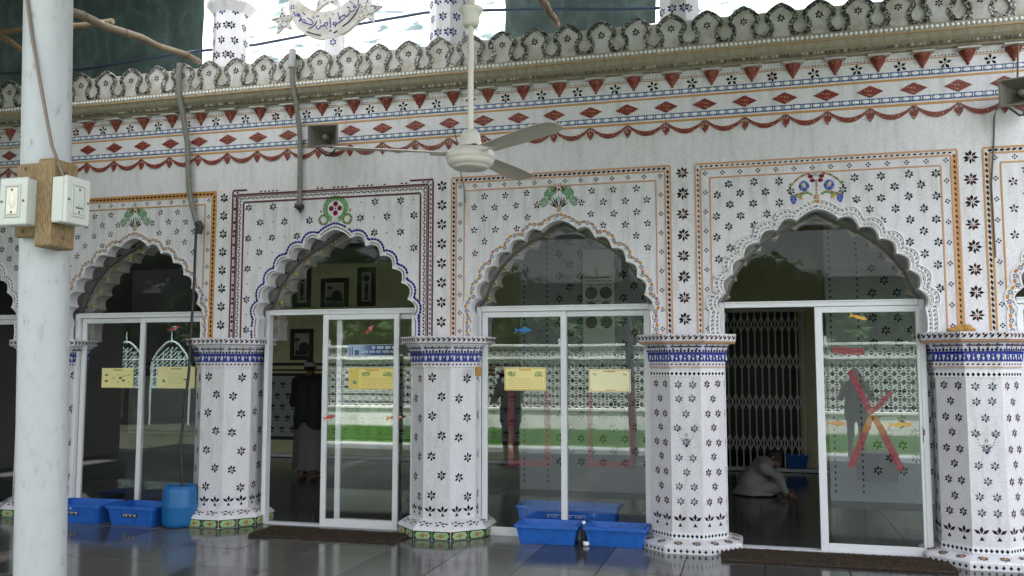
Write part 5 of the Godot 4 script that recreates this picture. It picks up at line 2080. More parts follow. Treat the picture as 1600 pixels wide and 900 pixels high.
	tag(obj("pole_wire", m, M.wire_brown), "brown wire slanting down the white pole to the right switch box", "wire")

	# ceiling fan
	var hub := Vector3(-1.26, 0, 3.84)
	var fan := thing("ceiling_fan", "cream three-bladed ceiling fan on a long rod", "ceiling fan", hub)
	m = MB.new()
	m.sg = 1
	m.tube([Vector3(0, 2.63, 0), Vector3(0, 3.30, 0)], 0.0145, 0.0145, 12)
	obj("rod", m, M.fan_white, fan)
	m = MB.new()
	m.sg = 1
	m.lathe(Vector3.ZERO, [Vector2(0.015, 3.165), Vector2(0.034, 3.168), Vector2(0.040, 3.185), Vector2(0.041, 3.215), Vector2(0.050, 3.235), Vector2(0.060, 3.250), Vector2(0.058, 3.256), Vector2(0.016, 3.262)], 24)
	m.tube([Vector3(0, 3.25, 0), Vector3(0, 3.37, 0)], 0.02, 0.02, 10)
	obj("top_cup", m, M.fan_white, fan)
	m = MB.new()
	m.sg = 1
	m.lathe(Vector3.ZERO, [Vector2(0.016, 2.660), Vector2(0.034, 2.655), Vector2(0.046, 2.635), Vector2(0.050, 2.610), Vector2(0.060, 2.585), Vector2(0.060, 2.578), Vector2(0.0, 2.577)], 24)
	obj("lower_cup", m, M.fan_white, fan)
	m = MB.new()
	m.sg = 1
	m.lathe(Vector3.ZERO, [Vector2(0.05, 2.572), Vector2(0.085, 2.568), Vector2(0.106, 2.556), Vector2(0.116, 2.540), Vector2(0.118, 2.528), Vector2(0.118, 2.520), Vector2(0.112, 2.517), Vector2(0.111, 2.510), Vector2(0.108, 2.498), Vector2(0.098, 2.488), Vector2(0.088, 2.486), Vector2(0.086, 2.480), Vector2(0.080, 2.474), Vector2(0.040, 2.470), Vector2(0.0, 2.469)], 40)
	obj("motor", m, M.fan_white, fan)
	m = MB.new()
	m.lathe(Vector3.ZERO, [Vector2(0.055, 2.577), Vector2(0.055, 2.571)], 24)
	m.box(Vector3(0.02, 2.577, 0.045), Vector3(0.05, 0.008, 0.02))
	obj("dark_gap", m, M.black_rubber, fan)
	for a in [38.0, 155.0, -79.0]:
		var rot := Basis(Vector3.UP, deg_to_rad(-a))
		m = MB.new()
		m.sg = 1
		# blade: swept plate with a crown, pitched
		var rows := []
		var n := 10
		for i in n + 1:
			var t := float(i) / n
			var x := lerpf(0.14, 0.63, t)
			var w := lerpf(0.044, 0.060, minf(1.0, t * 1.6)) * (1.0 if t < 0.9 else lerpf(1.0, 0.82, (t - 0.9) * 10.0))
			var tw := deg_to_rad(lerpf(-11.0, -7.0, t))
			var row := []
			for j in 7:
				var u := lerpf(-1.0, 1.0, j / 6.0)
				var p := Vector3(x + 0.012 * (1 - u * u) * t, 0.006 * (1.0 - u * u), u * w)
				row.append(Vector3(0, 2.548 + 0.0 * t, 0) + Basis(Vector3.RIGHT, tw) * Vector3(0, p.y, p.z) + Vector3(p.x, 0, 0))
			rows.append(row)
		m.xf = Transform3D(rot, Vector3.ZERO)
		for i in n:
			for j in 6:
				m.quad(rows[i][j], rows[i + 1][j], rows[i + 1][j + 1], rows[i][j + 1], Vector3.UP)
				var dn := Vector3(0, -0.0025, 0)
				m.quad(rows[i][j] + dn, rows[i + 1][j] + dn, rows[i + 1][j + 1] + dn, rows[i][j + 1] + dn, Vector3.DOWN)
		m.sg = -1
		for i in n:
			for j in [0, 6]:
				var dn := Vector3(0, -0.0025, 0)
				m.quad(rows[i][j], rows[i + 1][j], rows[i + 1][j] + dn, rows[i][j] + dn, Vector3(0, 0, j - 3))
		for j in 6:
			m.quad(rows[n][j], rows[n][j + 1], rows[n][j + 1] + Vector3(0, -0.0025, 0), rows[n][j] + Vector3(0, -0.0025, 0), Vector3.RIGHT)
		obj("blade", m, M.fan_blade, fan)
		m = MB.new()
		m.xf = Transform3D(rot, Vector3.ZERO)
		m.box(Vector3(0.135, 2.542, 0.0), Vector3(0.11, 0.006, 0.045), Basis(Vector3.RIGHT, 0.25), 0.002)
		obj("blade_bracket", m, M.fan_white, fan)


# ---------------------------------------------------------------- crates, barrel, mats
func crate_shape(w: float, d: float, h: float) -> Array:
	# open tray with sloping sides, a rim and a panel line; returns [tray, rim]
	var m := MB.new()
	var s := 0.032
	var t := 0.006
	var hw := w * 0.5
	var hd := d * 0.5
	for inside in 2:
		var o := t * inside
		var y0 := 0.0 if inside == 0 else 0.01
		for k in 4:
			var b := Basis(Vector3.UP, k * PI / 2)
			var L := (hw if k % 2 == 0 else hd)
			var D := (hd if k % 2 == 0 else hw)
			m.quad(b * Vector3(-L + s + o, y0, D - s - o), b * Vector3(L - s - o, y0, D - s - o), b * Vector3(L - o, h, D - o), b * Vector3(-L + o, h, D - o), b * Vector3(0, 0, 1.0 if inside == 0 else -1.0))
	m.quad(Vector3(-hw + s, 0.01, -hd + s), Vector3(hw - s, 0.01, -hd + s), Vector3(hw - s, 0.01, hd - s), Vector3(-hw + s, 0.01, hd - s), Vector3.UP)
	var r := MB.new()
	for k in 4:
		var b := Basis(Vector3.UP, k * PI / 2)
		var L := (hw if k % 2 == 0 else hd)
		var D := (hd if k % 2 == 0 else hw)
		r.box(b * Vector3(0, h - 0.014, D + 0.006), Vector3(2 * L + (0.024 if k % 2 == 0 else 0.0), 0.030, 0.012), b, 0.003)
	for k in 4:
		var b := Basis(Vector3.UP, k * PI / 2)
		var L := (hw if k % 2 == 0 else hd)
		var D := (hd if k % 2 == 0 else hw)
		for q in [-0.86, 0.86]:
			r.box(b * Vector3(q * (L - s), h * 0.45, D - s * 0.55), Vector3(0.012, h * 0.84, 0.008), b * Basis(Vector3.RIGHT, atan2(s, h)), 0.002)
	for k in [0, 2]:
		# handle panel pressed into the long sides
		var b := Basis(Vector3.UP, k * PI / 2)
		r.box(b * Vector3(0, h * 0.66, hd - s * 0.34 + 0.001), Vector3(w * 0.42, 0.006, 0.006), b, 0.001)
	return [m, r]

func crate(called: String, label: String, at: Vector3, turn: float, w: float, d: float, h: float, group: String) -> Node3D:
	var o := thing(called, label, "crate", at, turn, group)
	var s := crate_shape(w, d, h)
	obj("tray", s[0], M.blue_plastic, o)
	obj("rim", s[1], M.blue_plastic, o)
	return o

func marks(m: MB, w: float, h: float, z: float, n: int):
	# a line of rounded letters hanging from a head stroke
	m.box(Vector3(0, h * 0.42, z), Vector3(w, h * 0.12, 0.0015))
	for i in n:
		var x := -w * 0.5 + w * (i + 0.5) / n
		if i == n / 3 or i == 2 * n / 3:
			continue
		var k := i % 3
		m.box(Vector3(x, 0, z), Vector3(h * 0.13, h * 0.8, 0.0015))
		if k != 1:
			m.box(Vector3(x - w / n * 0.22, -h * 0.1, z), Vector3(h * 0.45, h * 0.13, 0.0015), Basis(Vector3.BACK, 0.7 if k else -0.7))
			m.box(Vector3(x - w / n * 0.2, -h * 0.3, z), Vector3(h * 0.4, h * 0.13, 0.0015), Basis(Vector3.BACK, -0.5))

func build_floor_things():
	var g := "blue plastic crates outside the doors"
	var a := crate("blue_crate", "left of the two lettered blue crates by the barrel, nearest the white pole", Vector3(-6.47, 0.002, 0.17), 0.05, 0.60, 0.38, 0.185, g)
	var b := crate("blue_crate", "blue crate with a white lettered plate touching the barrel", Vector3(-5.80, 0.002, 0.15), -0.02, 0.52, 0.38, 0.185, g)
	for o in [a, b]:
		var m := MB.new()
		var dz := 0.19 - 0.0125
		m.box(Vector3(-0.01, 0.10, dz), Vector3(0.17, 0.042, 0.004), Basis(Vector3.RIGHT, 0.171))
		var plate := obj("plate", m, M.dark_print, o)
		m = MB.new()
		m.xf = Transform3D(Basis(Vector3.RIGHT, 0.171), Vector3(-0.01, 0.10, dz))
		marks(m, 0.145, 0.024, 0.003, 9)
		obj("lettering", m, M.white_print, plate)
	var mk := MB.new()
	mk.sg = 1
	mk.ball(Vector3(-0.01, 0.155, 0.186), Vector3(0.016, 0.018, 0.003), 8, 4)
	obj("white_mark", mk, M.white_print, a)
	crate("blue_crate", "plain blue crate left of the pair in front of the middle mullion", Vector3(-1.745, 0.002, 0.015), 0.03, 0.53, 0.31, 0.165, g)
	crate("blue_crate", "plain blue crate right of the pair, against the vase-motif column", Vector3(-1.145, 0.002, -0.015), -0.02, 0.52, 0.29, 0.165, g)
	var big := crate("blue_crate", "long blue crate with white writing, inside behind the glass", Vector3(-1.66, 0.002, -0.49), 0.0, 0.92, 0.34, 0.25, g)
	var m := MB.new()
	m.xf = Transform3D(Basis(Vector3.RIGHT, 0.127), Vector3(0.0, 0.165, 0.1605))
	marks(m, 0.36, 0.03, 0.003, 14)
	obj("lettering", m, M.white_print, big)
	crate("blue_crate", "small blue crate on the far step beside the folding gate", Vector3(0.62, 0.05, -5.9), 0.0, 0.30, 0.2, 0.2, g)
	# bottle with a red cap between the crates
	var bt := thing("bottle", "dark bottle with a red cap between the pair of plain crates", "bottle", Vector3(-1.44, 0.002, -0.02))
	m = MB.new()
	m.sg = 1
	m.lathe(Vector3.ZERO, [Vector2(0.0, 0.0), Vector2(0.026, 0.002), Vector2(0.028, 0.10), Vector2(0.022, 0.135), Vector2(0.012, 0.155), Vector2(0.012, 0.165)], 14)
	obj("body", m, M.alu_dark, bt)
	m = MB.new()
	m.lathe(Vector3.ZERO, [Vector2(0.0145, 0.163), Vector2(0.0145, 0.185), Vector2(0.0, 0.187)], 12)
	m.col = Color(0.45, 0.03, 0.03)
	obj("cap", m, M.sticker, bt)
	m = MB.new()
	m.sg = 1
	m.box(Vector3(-1.40, 0.02, 0.10), Vector3(0.05, 0.035, 0.05), Basis(Vector3.UP, 0.3), 0.008)
	tag(obj("white_block", m, M.white_print), "small white block on the floor between the pair of plain crates", "block")

	# barrel and hose
	var br := thing("blue_barrel", "open blue plastic barrel that the black hose runs into", "barrel", Vector3(-5.36, 0.002, 0.19))
	m = MB.new()
	m.sg = 1
	m.lathe(Vector3.ZERO, [Vector2(0.0, 0.0), Vector2(0.125, 0.0), Vector2(0.148, 0.012), Vector2(0.158, 0.05), Vector2(0.162, 0.17), Vector2(0.166, 0.19), Vector2(0.166, 0.20), Vector2(0.162, 0.22), Vector2(0.158, 0.33), Vector2(0.148, 0.372), Vector2(0.138, 0.385), Vector2(0.136, 0.375), Vector2(0.145, 0.33), Vector2(0.15, 0.2), Vector2(0.14, 0.02), Vector2(0.0, 0.012)], 36)
	obj("shell", m, M.barrel_blue, br)
	m = MB.new()
	m.sg = 1
	m.lathe(Vector3.ZERO, [Vector2(0.138, 0.383), Vector2(0.146, 0.388), Vector2(0.150, 0.380), Vector2(0.147, 0.372)], 36)
	obj("rim", m, M.barrel_blue, br)
	m = MB.new()
	m.sg = 1
	var hp := []
	for p in [Vector3(-5.335, 2.90, 0.10), Vector3(-5.337, 2.4, 0.10), Vector3(-5.338, 1.988, 0.12), Vector3(-5.33, 1.5, 0.15), Vector3(-5.35, 1.053, 0.18), Vector3(-5.37, 0.80, 0.19), Vector3(-5.35, 0.62, 0.20), Vector3(-5.33, 0.45, 0.20), Vector3(-5.34, 0.2, 0.2)]:
		hp.append(p)
	m.tube(hp, 0.014, 0.014, 10)
	m.tube([Vector3(-5.345, 1.30, 0.165), Vector3(-5.345, 1.27, 0.165)], 0.022, 0.022, 10)
	tag(obj("black_hose", m, M.black_rubber), "black hose hanging from the bent downpipe into the blue barrel", "hose")

	# coir mats
	for q in [[Vector3(-3.72, 0.002, 0.28), Vector2(1.42, 0.42), "brown coir doormat before the standing man's doorway"], [Vector3(0.60, 0.002, 0.20), Vector2(1.72, 0.46), "brown coir doormat before the folding gate doorway"]]:
		var o := thing("doormat", q[2], "doormat", q[0], 0.0, "coir doormats")
		m = MB.new()
		m.box(Vector3(0, 0.010, 0), Vector3(q[1].x, 0.018, q[1].y), Basis.IDENTITY, 0.004)
		obj("backing", m, M.coir, o)
		m = MB.new()
		m.tri(Vector3(-0.0025, 0, 0), Vector3(0.0025, 0, 0), Vector3(0.004, 0.016, 0.005), Vector3.BACK)
		m.tri(Vector3(0.004, 0, 0.004), Vector3(0.008, 0, 0.002), Vector3(0.003, 0.014, -0.004), Vector3.BACK)
		var mm := MultiMesh.new()
		mm.transform_format = MultiMesh.TRANSFORM_3D
		mm.use_colors = true
		mm.mesh = m.mesh()
		mm.instance_count = 9000
		for i in 9000:
			mm.set_instance_transform(i, Transform3D(Basis(Vector3.UP, rng.randf() * TAU), Vector3(rng.randf_range(-0.5, 0.5) * q[1].x, 0.016, rng.randf_range(-0.5, 0.5) * q[1].y)))
			var t := rng.randf_range(0.5, 1.4)
			mm.set_instance_color(i, Color(0.060 * t, 0.038 * t, 0.023 * t))
		var fb := MultiMeshInstance3D.new()
		fb.name = "fibres"
		fb.multimesh = mm
		fb.material_override = M.leaf
		stuff(fb)
		o.add_child(fb, true)
	# dark bench on the terrace to the right (shows in the taped door)
	var bn := thing("dark_box", "dark wooden box standing on the terrace, mirrored in the taped glass door", "box", Vector3(1.62, 0.002, 4.9), 0.1)
	m = MB.new()
	m.box(Vector3(0, 0.17, 0), Vector3(0.52, 0.34, 0.34), Basis.IDENTITY, 0.01)
	obj("chest", m, M.bench_dark, bn)
	m = MB.new()
	m.box(Vector3(0, 0.355, 0), Vector3(0.56, 0.025, 0.38), Basis.IDENTITY, 0.005)
	obj("lid", m, M.bench_dark, bn)


# ---------------------------------------------------------------- things fixed to the front
func build_wall_things():
	var m: MB
	# downpipes
	m = MB.new()
	m.sg = 1
	m.tube([Vector3(-5.538, 4.60, 0.175), Vector3(-5.53, 4.30, 0.185), Vector3(-5.515, 4.09, 0.125), Vector3(-5.495, 3.80, 0.06), Vector3(-5.485, 3.60, 0.055), Vector3(-5.462, 3.34, 0.055), Vector3(-5.44, 3.22, 0.055), Vector3(-5.39, 3.07, 0.06), Vector3(-5.34, 2.96, 0.08), Vector3(-5.325, 2.90, 0.09)], 0.028, 0.026, 12)
	var o := thing("downpipe", "bent grey downpipe from the cornice that feeds the black hose", "pipe", Vector3.ZERO, 0.0, "grey downpipes")
	obj("pipe", m, M.grey_pipe, o)
	m = MB.new()
	m.sg = 1
	m.tube([Vector3(-5.33, 2.97, 0.085), Vector3(-5.30, 2.93, 0.085), Vector3(-5.31, 2.86, 0.095)], 0.040, 0.036, 12)
	obj("black_joint", m, M.black_rubber, o)
	m = MB.new()
	m.sg = 1
	m.tube([Vector3(-4.265, 4.62, 0.175), Vector3(-4.255, 4.30, 0.185), Vector3(-4.245, 4.13, 0.125), Vector3(-4.235, 3.85, 0.05), Vector3(-4.225, 3.60, 0.045), Vector3(-4.225, 3.20, 0.045), Vector3(-4.222, 3.10, 0.042)], 0.024, 0.024, 12)
	o = thing("downpipe", "straight grey pipe from the cornice ending in a black joint in the maroon panel", "pipe", Vector3.ZERO, 0.0, "grey downpipes")
	obj("pipe", m, M.grey_pipe, o)
	m = MB.new()
	m.sg = 1
	m.ball(Vector3(-4.222, 3.09, 0.035), Vector3(0.042, 0.040, 0.035), 10, 7)
	m.ball(Vector3(-4.255, 3.10, 0.02), Vector3(0.03, 0.025, 0.02), 8, 5)
	m.tube([Vector3(-4.222, 3.09, 0.04), Vector3(-4.217, 3.03, 0.035)], 0.018, 0.012, 8)
	obj("black_joint", m, M.black_rubber, o)
	m = MB.new()
	m.sg = 1
	m.tube([Vector3(-4.262, 4.44, 0.185), Vector3(-4.262, 4.61, 0.175)], 0.034, 0.034, 12)
	m.ball(Vector3(-4.262, 4.61, 0.175), Vector3(0.036, 0.03, 0.036), 12, 6)
	obj("socket", m, M.pole_paint, o)

	# horn loudspeakers
	for q in [[Vector3(-3.86, 3.705, 0.20), 0.12, "grey rectangular horn loudspeaker on the frieze behind the fan's left blade"], [Vector3(2.10, 3.66, 0.20), -0.35, "grey horn loudspeaker at the right edge of the frieze"]]:
		var h := thing("horn_speaker", q[2], "loudspeaker", q[0], q[1], "horn loudspeakers on the frieze")
		h.rotation.x = 0.05
		m = MB.new()
		# flared rectangular bell open to +z
		var rings := [[0.145, 0.105, 0.13], [0.150, 0.110, 0.12], [0.105, 0.075, 0.03], [0.06, 0.05, -0.04]]
		var w0 := 0.145
		for inner in 2:
			var rr := rings if inner == 0 else [[0.136, 0.096, 0.13], [0.09, 0.06, 0.03], [0.028, 0.028, -0.03]]
			m.sg = -1
			for i in rr.size() - 1:
				for k in 4:
					var f := func(r, kk): return Vector3(r[0] * [1, -1, -1, 1][kk], r[1] * [1, 1, -1, -1][kk], r[2])
					var a: Vector3 = f.call(rr[i], k)
					var b: Vector3 = f.call(rr[i], (k + 1) % 4)
					var c: Vector3 = f.call(rr[i + 1], (k + 1) % 4)
					var d: Vector3 = f.call(rr[i + 1], k)
					var n := (a + b) * Vector3(1, 1, 0) * (1.0 if inner == 0 else -1.0)
					m.quad(a, b, c, d, n)
		for k in 4:
			var a := Vector3(0.145 * [1, -1, -1, 1][k], 0.105 * [1, 1, -1, -1][k], 0.13)
			var b := Vector3(0.145 * [1, -1, -1, 1][(k + 1) % 4], 0.105 * [1, 1, -1, -1][(k + 1) % 4], 0.13)
			m.quad(a, b, b * Vector3(0.938, 0.914, 1), a * Vector3(0.938, 0.914, 1), Vector3.BACK)
		m.quad(Vector3(-0.028, -0.028, -0.03), Vector3(0.028, -0.028, -0.03), Vector3(0.028, 0.028, -0.03), Vector3(-0.028, 0.028, -0.03), Vector3.BACK)
		obj("bell", m, M.horn_grey, h)
		m = MB.new()
		m.sg = 1
		m.xf = Transform3D(Basis(Vector3.RIGHT, PI / 2), Vector3.ZERO)
		m.lathe(Vector3(0, 0, 0), [Vector2(0.0, 0.085), Vector2(0.022, 0.082), Vector2(0.030, 0.06), Vector2(0.034, -0.02)], 16)
		obj("throat", m, M.horn_grey, h)
		m = MB.new()
		m.sg = 1
		m.xf = Transform3D(Basis(Vector3.RIGHT, PI / 2), Vector3.ZERO)
		m.lathe(Vector3.ZERO, [Vector2(0.055, -0.03), Vector2(0.07, -0.05), Vector2(0.07, -0.12), Vector2(0.05, -0.135), Vector2(0.0, -0.136)], 18)
		obj("driver", m, M.horn_dark, h)
		m = MB.new()
		m.tube([Vector3(-0.09, -0.10, 0.02), Vector3(-0.03, -0.155, -0.05), Vector3(0.03, -0.155, -0.05), Vector3(0.09, -0.10, 0.02)], 0.008, 0.008, 6)
		m.tube([Vector3(0.0, -0.155, -0.05), Vector3(0.0, -0.09, -0.19)], 0.010, 0.010, 6)
		obj("bracket", m, M.horn_dark, h)
	m = MB.new()
	m.sg = 1
	m.tube([Vector3(2.11, 4.10, 0.12), Vector3(2.115, 3.88, 0.06), Vector3(2.10, 3.76, 0.08)], 0.008, 0.008, 6)
	m.tube([Vector3(2.06, 3.66, 0.06), Vector3(2.0, 3.64, 0.02), Vector3(1.965, 3.61, 0.012), Vector3(1.945, 3.55, 0.012), Vector3(1.93, 3.31, 0.012), Vector3(1.90, 3.0, 0.010), Vector3(1.905, 2.4, 0.010)], 0.006, 0.006, 6)
	tag(obj("speaker_cable", m, M.wire_brown), "thin grey cable running down the wall from the right loudspeaker", "cable")
	m = MB.new()
	m.sg = 1
	m.tube([Vector3(-2.66, 3.80, 0.012), Vector3(-2.60, 3.56, 0.012), Vector3(-2.585, 3.36, 0.010), Vector3(-2.545, 3.20, 0.012), Vector3(-2.535, 3.05, 0.008)], 0.0045, 0.0045, 6)
	tag(obj("thin_wire", m, M.wire_brown), "thin wire on the wall below the fan motor", "wire")
	m = MB.new()
	m.sg = 1
	m.tube([Vector3(-4.22, 3.75, 0.05), Vector3(-4.14, 3.70, 0.04), Vector3(-4.05, 3.71, 0.06), Vector3(-3.98, 3.70, 0.08)], 0.006, 0.006, 6)
	tag(obj("speaker_wire", m, M.wire_brown), "short wire from the straight pipe to the left loudspeaker", "wire")

	# crescent with stars and lettering on the parapet
	var cr := thing("crescent_sign", "white crescent with blue lettering and glittering stars on the parapet", "crescent", Vector3(-4.0, 5.215, -0.02))
	var R := 0.435
	var poly := PackedVector2Array()
	var c2 := Vector2(-0.01, 0.235)
	var r2 := 0.385
	# outer arc and inner arc meet near the horns
	var a0 := deg_to_rad(-205.0)
	var a1 := deg_to_rad(18.0)
	for i in 41:
		var a := lerpf(a0, a1, i / 40.0)
		poly.append(Vector2(cos(a), sin(a)) * R)
	var b1 := (poly[40] - c2).angle()
	var b0 := (poly[0] - c2).angle()
	if b0 > 0.0:
		b0 -= TAU
	for i in range(1, 36):
		var a := lerpf(b1, b0, i / 36.0)
		poly.append(c2 + Vector2(cos(a), sin(a)) * r2)
	m = MB.new()
	m.prism(poly, -0.05, 0.0, true)
	obj("crescent", m, M.china_grey, cr)
	var star5 := func(r: float, tw: float) -> PackedVector2Array:
		var p := PackedVector2Array()
		for i in 10:
			p.append(Vector2(0, r if i % 2 == 0 else r * 0.42).rotated(TAU * i / 10 + tw))
		return p
	for q in [[Vector2(-0.485, -0.20), 0.150, 0.12], [Vector2(0.005, 0.045), 0.235, 0.02], [Vector2(0.43, -0.185), 0.165, -0.15]]:
		m = MB.new()
		m.xf = Transform3D(Basis.IDENTITY, Vector3(q[0].x, q[0].y, -0.005))
		m.prism(star5.call(q[1], q[2]), -0.03, 0.008, true)
		var s := obj("star", m, M.china_grey, cr)
		m = MB.new()
		var sp: PackedVector2Array = star5.call(q[1] * 0.95, q[2])
		for i in 150:
			var p = Vector2(rng.randf_range(-1, 1), rng.randf_range(-1, 1)) * q[1]
			if Geometry2D.is_point_in_polygon(p, sp):
				var t := rng.randf()
				m.col = Color(0.5, 0.52, 0.55) if t < 0.4 else Color(0.12, 0.13, 0.13) if t < 0.7 else Color(0.28, 0.28, 0.26)
				m.box(Vector3(q[0].x + p.x, q[0].y + p.y, 0.005), Vector3(0.018, 0.014, 0.006), Basis(Vector3.BACK, rng.randf() * PI) * Basis(Vector3.RIGHT, rng.randf_range(-0.3, 0.3)))
		stuff(obj("mirror_chips", m, M.mirror_chip, s))
	m = MB.new()
	m.box(Vector3(0.075, -0.52, -0.03), Vector3(0.205, 0.22, 0.05), Basis.IDENTITY, 0.004)
	var post := obj("post", m, M.china, cr)
	m = MB.new()
	for k in 6:
		m.col = Color(0.02, 0.03, 0.16)
		var d := Vector2(0, 1).rotated(TAU * k / 6)
		m.xf = Transform3D(Basis.IDENTITY, Vector3(0.07, -0.475, -0.0045))
		m.chip(d * 0.010, d * 0.042, 0.011, 0.004)
	obj("flower", m, M.inlay, post)
	# the writing: pen strokes as laid tile strips
	var px := func(q) -> Vector3: return Vector3(((430.0 + q[0] / 8.889) - 513.0) * 0.00695, -((q[1] / 8.889) + 3.6) * 0.0066, 0.002)
	var strokes := [
		[[268, 125], [280, 165], [300, 192], [318, 170], [330, 205], [345, 185]], [[322, 150], [348, 205]], [[345, 165], [372, 232]],
		[[345, 275], [358, 245], [385, 236], [378, 262], [350, 270]],
		[[460, 235], [520, 270], [548, 320], [530, 340], [460, 315], [402, 290], [395, 262], [415, 250], [440, 278], [432, 300]],
		[[598, 295], [575, 345], [530, 375], [485, 388]],
		[[595, 365], [600, 395], [620, 408], [645, 395], [652, 370], [690, 375], [705, 350], [725, 325], [748, 330], [750, 360], [735, 378], [705, 375]],
		[[780, 270], [786, 330], [795, 410]],
		[[825, 365], [840, 340], [870, 345], [872, 370], [845, 380], [825, 365]], [[872, 360], [865, 388], [850, 405]],
		[[868, 372], [920, 340], [985, 300], [1000, 265], [985, 250], [940, 270], [905, 300]], [[890, 210], [905, 260], [920, 310]],
		[[1000, 285], [1040, 255], [1065, 215], [1050, 190]], [[1065, 215], [1100, 215], [1130, 190]],
		[[1130, 172], [1105, 165], [1100, 140], [1125, 125], [1145, 150], [1140, 175], [1165, 130], [1172, 60]],
		[[1195, 0], [1215, 25], [1235, 5]], [[1245, 38], [1262, 0]]]
	m = MB.new()
	for s in strokes:
		var l := []
		for q in s:
			l.append(px.call(q))
		m.tube(l, 0.0055, 0.0055, 5)
	for q in [[545, 235], [600, 230], [622, 228], [645, 290], [825, 222], [1025, 150], [1045, 160], [1060, 75], [1085, 98], [1110, 30], [1130, 25], [405, 165], [428, 182], [740, 412], [650, 325], [235, 45], [265, 45], [235, 78], [265, 78]]:
		m.box(px.call(q), Vector3(0.012, 0.012, 0.006), Basis(Vector3.BACK, 0.7))
	obj("lettering", m, M.blue_tile, cr)
	m = MB.new()
	for s in [[[460, 428], [540, 462], [662, 500]], [[835, 485], [890, 460]], [[960, 410], [1060, 340], [1130, 260], [1200, 125]], [[780, 452], [806, 446]]]:
		var l := []
		for q in s:
			l.append(px.call(q))
		m.tube(l, 0.0075, 0.0075, 5)
	obj("dark_strip", m, M.dark_print, cr)

	# rag and small yellow box
	m = MB.new()
	m.sg = 1
	var rg := thing("orange_rag", "crumpled orange rag lying on the capital of the rightmost column", "rag", Vector3(1.60, 1.81, 0.13))
	for q in [[0.0, 0.02, 0.0, 0.075, 0.028, 0.035], [0.045, 0.026, 0.01, 0.045, 0.032, 0.03], [-0.06, 0.014, 0.005, 0.045, 0.018, 0.03], [0.015, 0.034, -0.012, 0.04, 0.022, 0.025], [0.085, 0.014, 0.0, 0.03, 0.015, 0.022]]:
		m.ball(Vector3(q[0], q[1], q[2]), Vector3(q[3], q[4], q[5]), 12, 7)
	obj("cloth", m, M.rag, rg)
	m = MB.new()
	m.box(Vector3(-2.395, 1.49, 0.03), Vector3(0.05, 0.085, 0.04), Basis(Vector3.UP, 0.5), 0.004)
	tag(obj("yellow_box", m, M.rag), "small yellow box fixed high on the column left of the middle doors", "box")


# ---------------------------------------------------------------- notices, stickers, tape
func notice_image(kind: int) -> ImageTexture:
	var im := Image.create(256, 144, false, Image.FORMAT_RGBA8)
	var r := RandomNumberGenerator.new()
	r.seed = 100 + kind
	var paper: Color = [Color(0.90, 0.86, 0.60), Color(0.88, 0.85, 0.62), Color(0.92, 0.85, 0.50), Color(0.96, 0.90, 0.62), Color(0.98, 0.95, 0.78)][kind]
	im.fill(paper)
	var ink := Color(0.45, 0.40, 0.25)
	var edge := Color(0.78, 0.55, 0.18)
	if kind >= 2:
		im.fill_rect(Rect2i(4, 4, 248, 3), edge)
		im.fill_rect(Rect2i(4, 137, 248, 3), edge)
		im.fill_rect(Rect2i(4, 4, 3, 136), edge)
		im.fill_rect(Rect2i(249, 4, 3, 136), edge)
	# title
	for i in 9:
		im.fill_rect(Rect2i(92 + i * 8, 10 + r.randi() % 2, 6, 8), ink if kind < 2 else Color(0.75, 0.45, 0.15))
	if kind == 2 or kind == 3:
		var x0 := 0
		if kind == 2:
			im.fill_rect(Rect2i(4, 4, 52, 136), Color(0.86, 0.77, 0.38))
			im.fill_rect(Rect2i(22, 88, 20, 20), Color(0.35, 0.55, 0.5))
			x0 = 50
		for bx in [18 + x0, 186]:
			for i in 60:
				im.fill_rect(Rect2i(bx + r.randi() % 44, 24 + r.randi() % 30, 6, 5), Color(0.35, 0.5, 0.28).lerp(paper, r.randf() * 0.6))
		for row in 6:
			var y := 68 + row * 11
			var x := 20 + x0
			while x < 236:
				var w := 4 + r.randi() % 14
				im.fill_rect(Rect2i(x, y, mini(w, 238 - x), 4), Color(0.72, 0.55, 0.30).lerp(paper, 0.3 + 0.4 * r.randf()))
				x += w + 4
	elif kind == 4:
		for c in [[24, 26], [208, 26]]:
			for i in 8:
				im.fill_rect(Rect2i(c[0] + i * 3, c[1] + (i * 5) % 14, 5, 3), ink)
		for c in [[16, 124], [232, 124], [236, 10]]:
			im.fill_rect(Rect2i(c[0], c[1], 6, 6), ink)
		for i in 12:
			im.fill_rect(Rect2i(100 + i * 5, 130, 3, 4), ink)
	else:
		if kind == 0:
			for c in [[26, 44, Color(0.3, 0.5, 0.45)], [26, 88, Color(0.35, 0.25, 0.12)], [86, 66, Color(0.7, 0.78, 0.6)], [140, 66, Color(0.3, 0.35, 0.2)], [166, 84, Color(0.25, 0.4, 0.3)]]:
				im.fill_rect(Rect2i(c[0], c[1], 24, 14), c[2])
			for i in 14:
				im.fill_rect(Rect2i(150 + i * 5, 66 - (i * 3) % 9 - i, 5, 3), ink)
			for c in [[128, 46], [218, 46], [128, 100], [216, 100]]:
				im.fill_rect(Rect2i(c[0], c[1], 7, 8), ink)
		else:
			for i in 26:
				var yy := 78 + i
				im.fill_rect(Rect2i(44 - i / 2, yy, i, 1), Color(0.25, 0.55, 0.40))
			for row in 7:
				var x := 76
				while x < 176:
					var w := 3 + r.randi() % 10
					im.fill_rect(Rect2i(x, 40 + row * 12, w, 3), paper.lerp(ink, 0.25 + 0.2 * r.randf()))
					x += w + 4
			im.fill_rect(Rect2i(178, 82, 44, 8), ink)
			im.fill_rect(Rect2i(196, 96, 18, 24), ink)
	return ImageTexture.create_from_image(im)

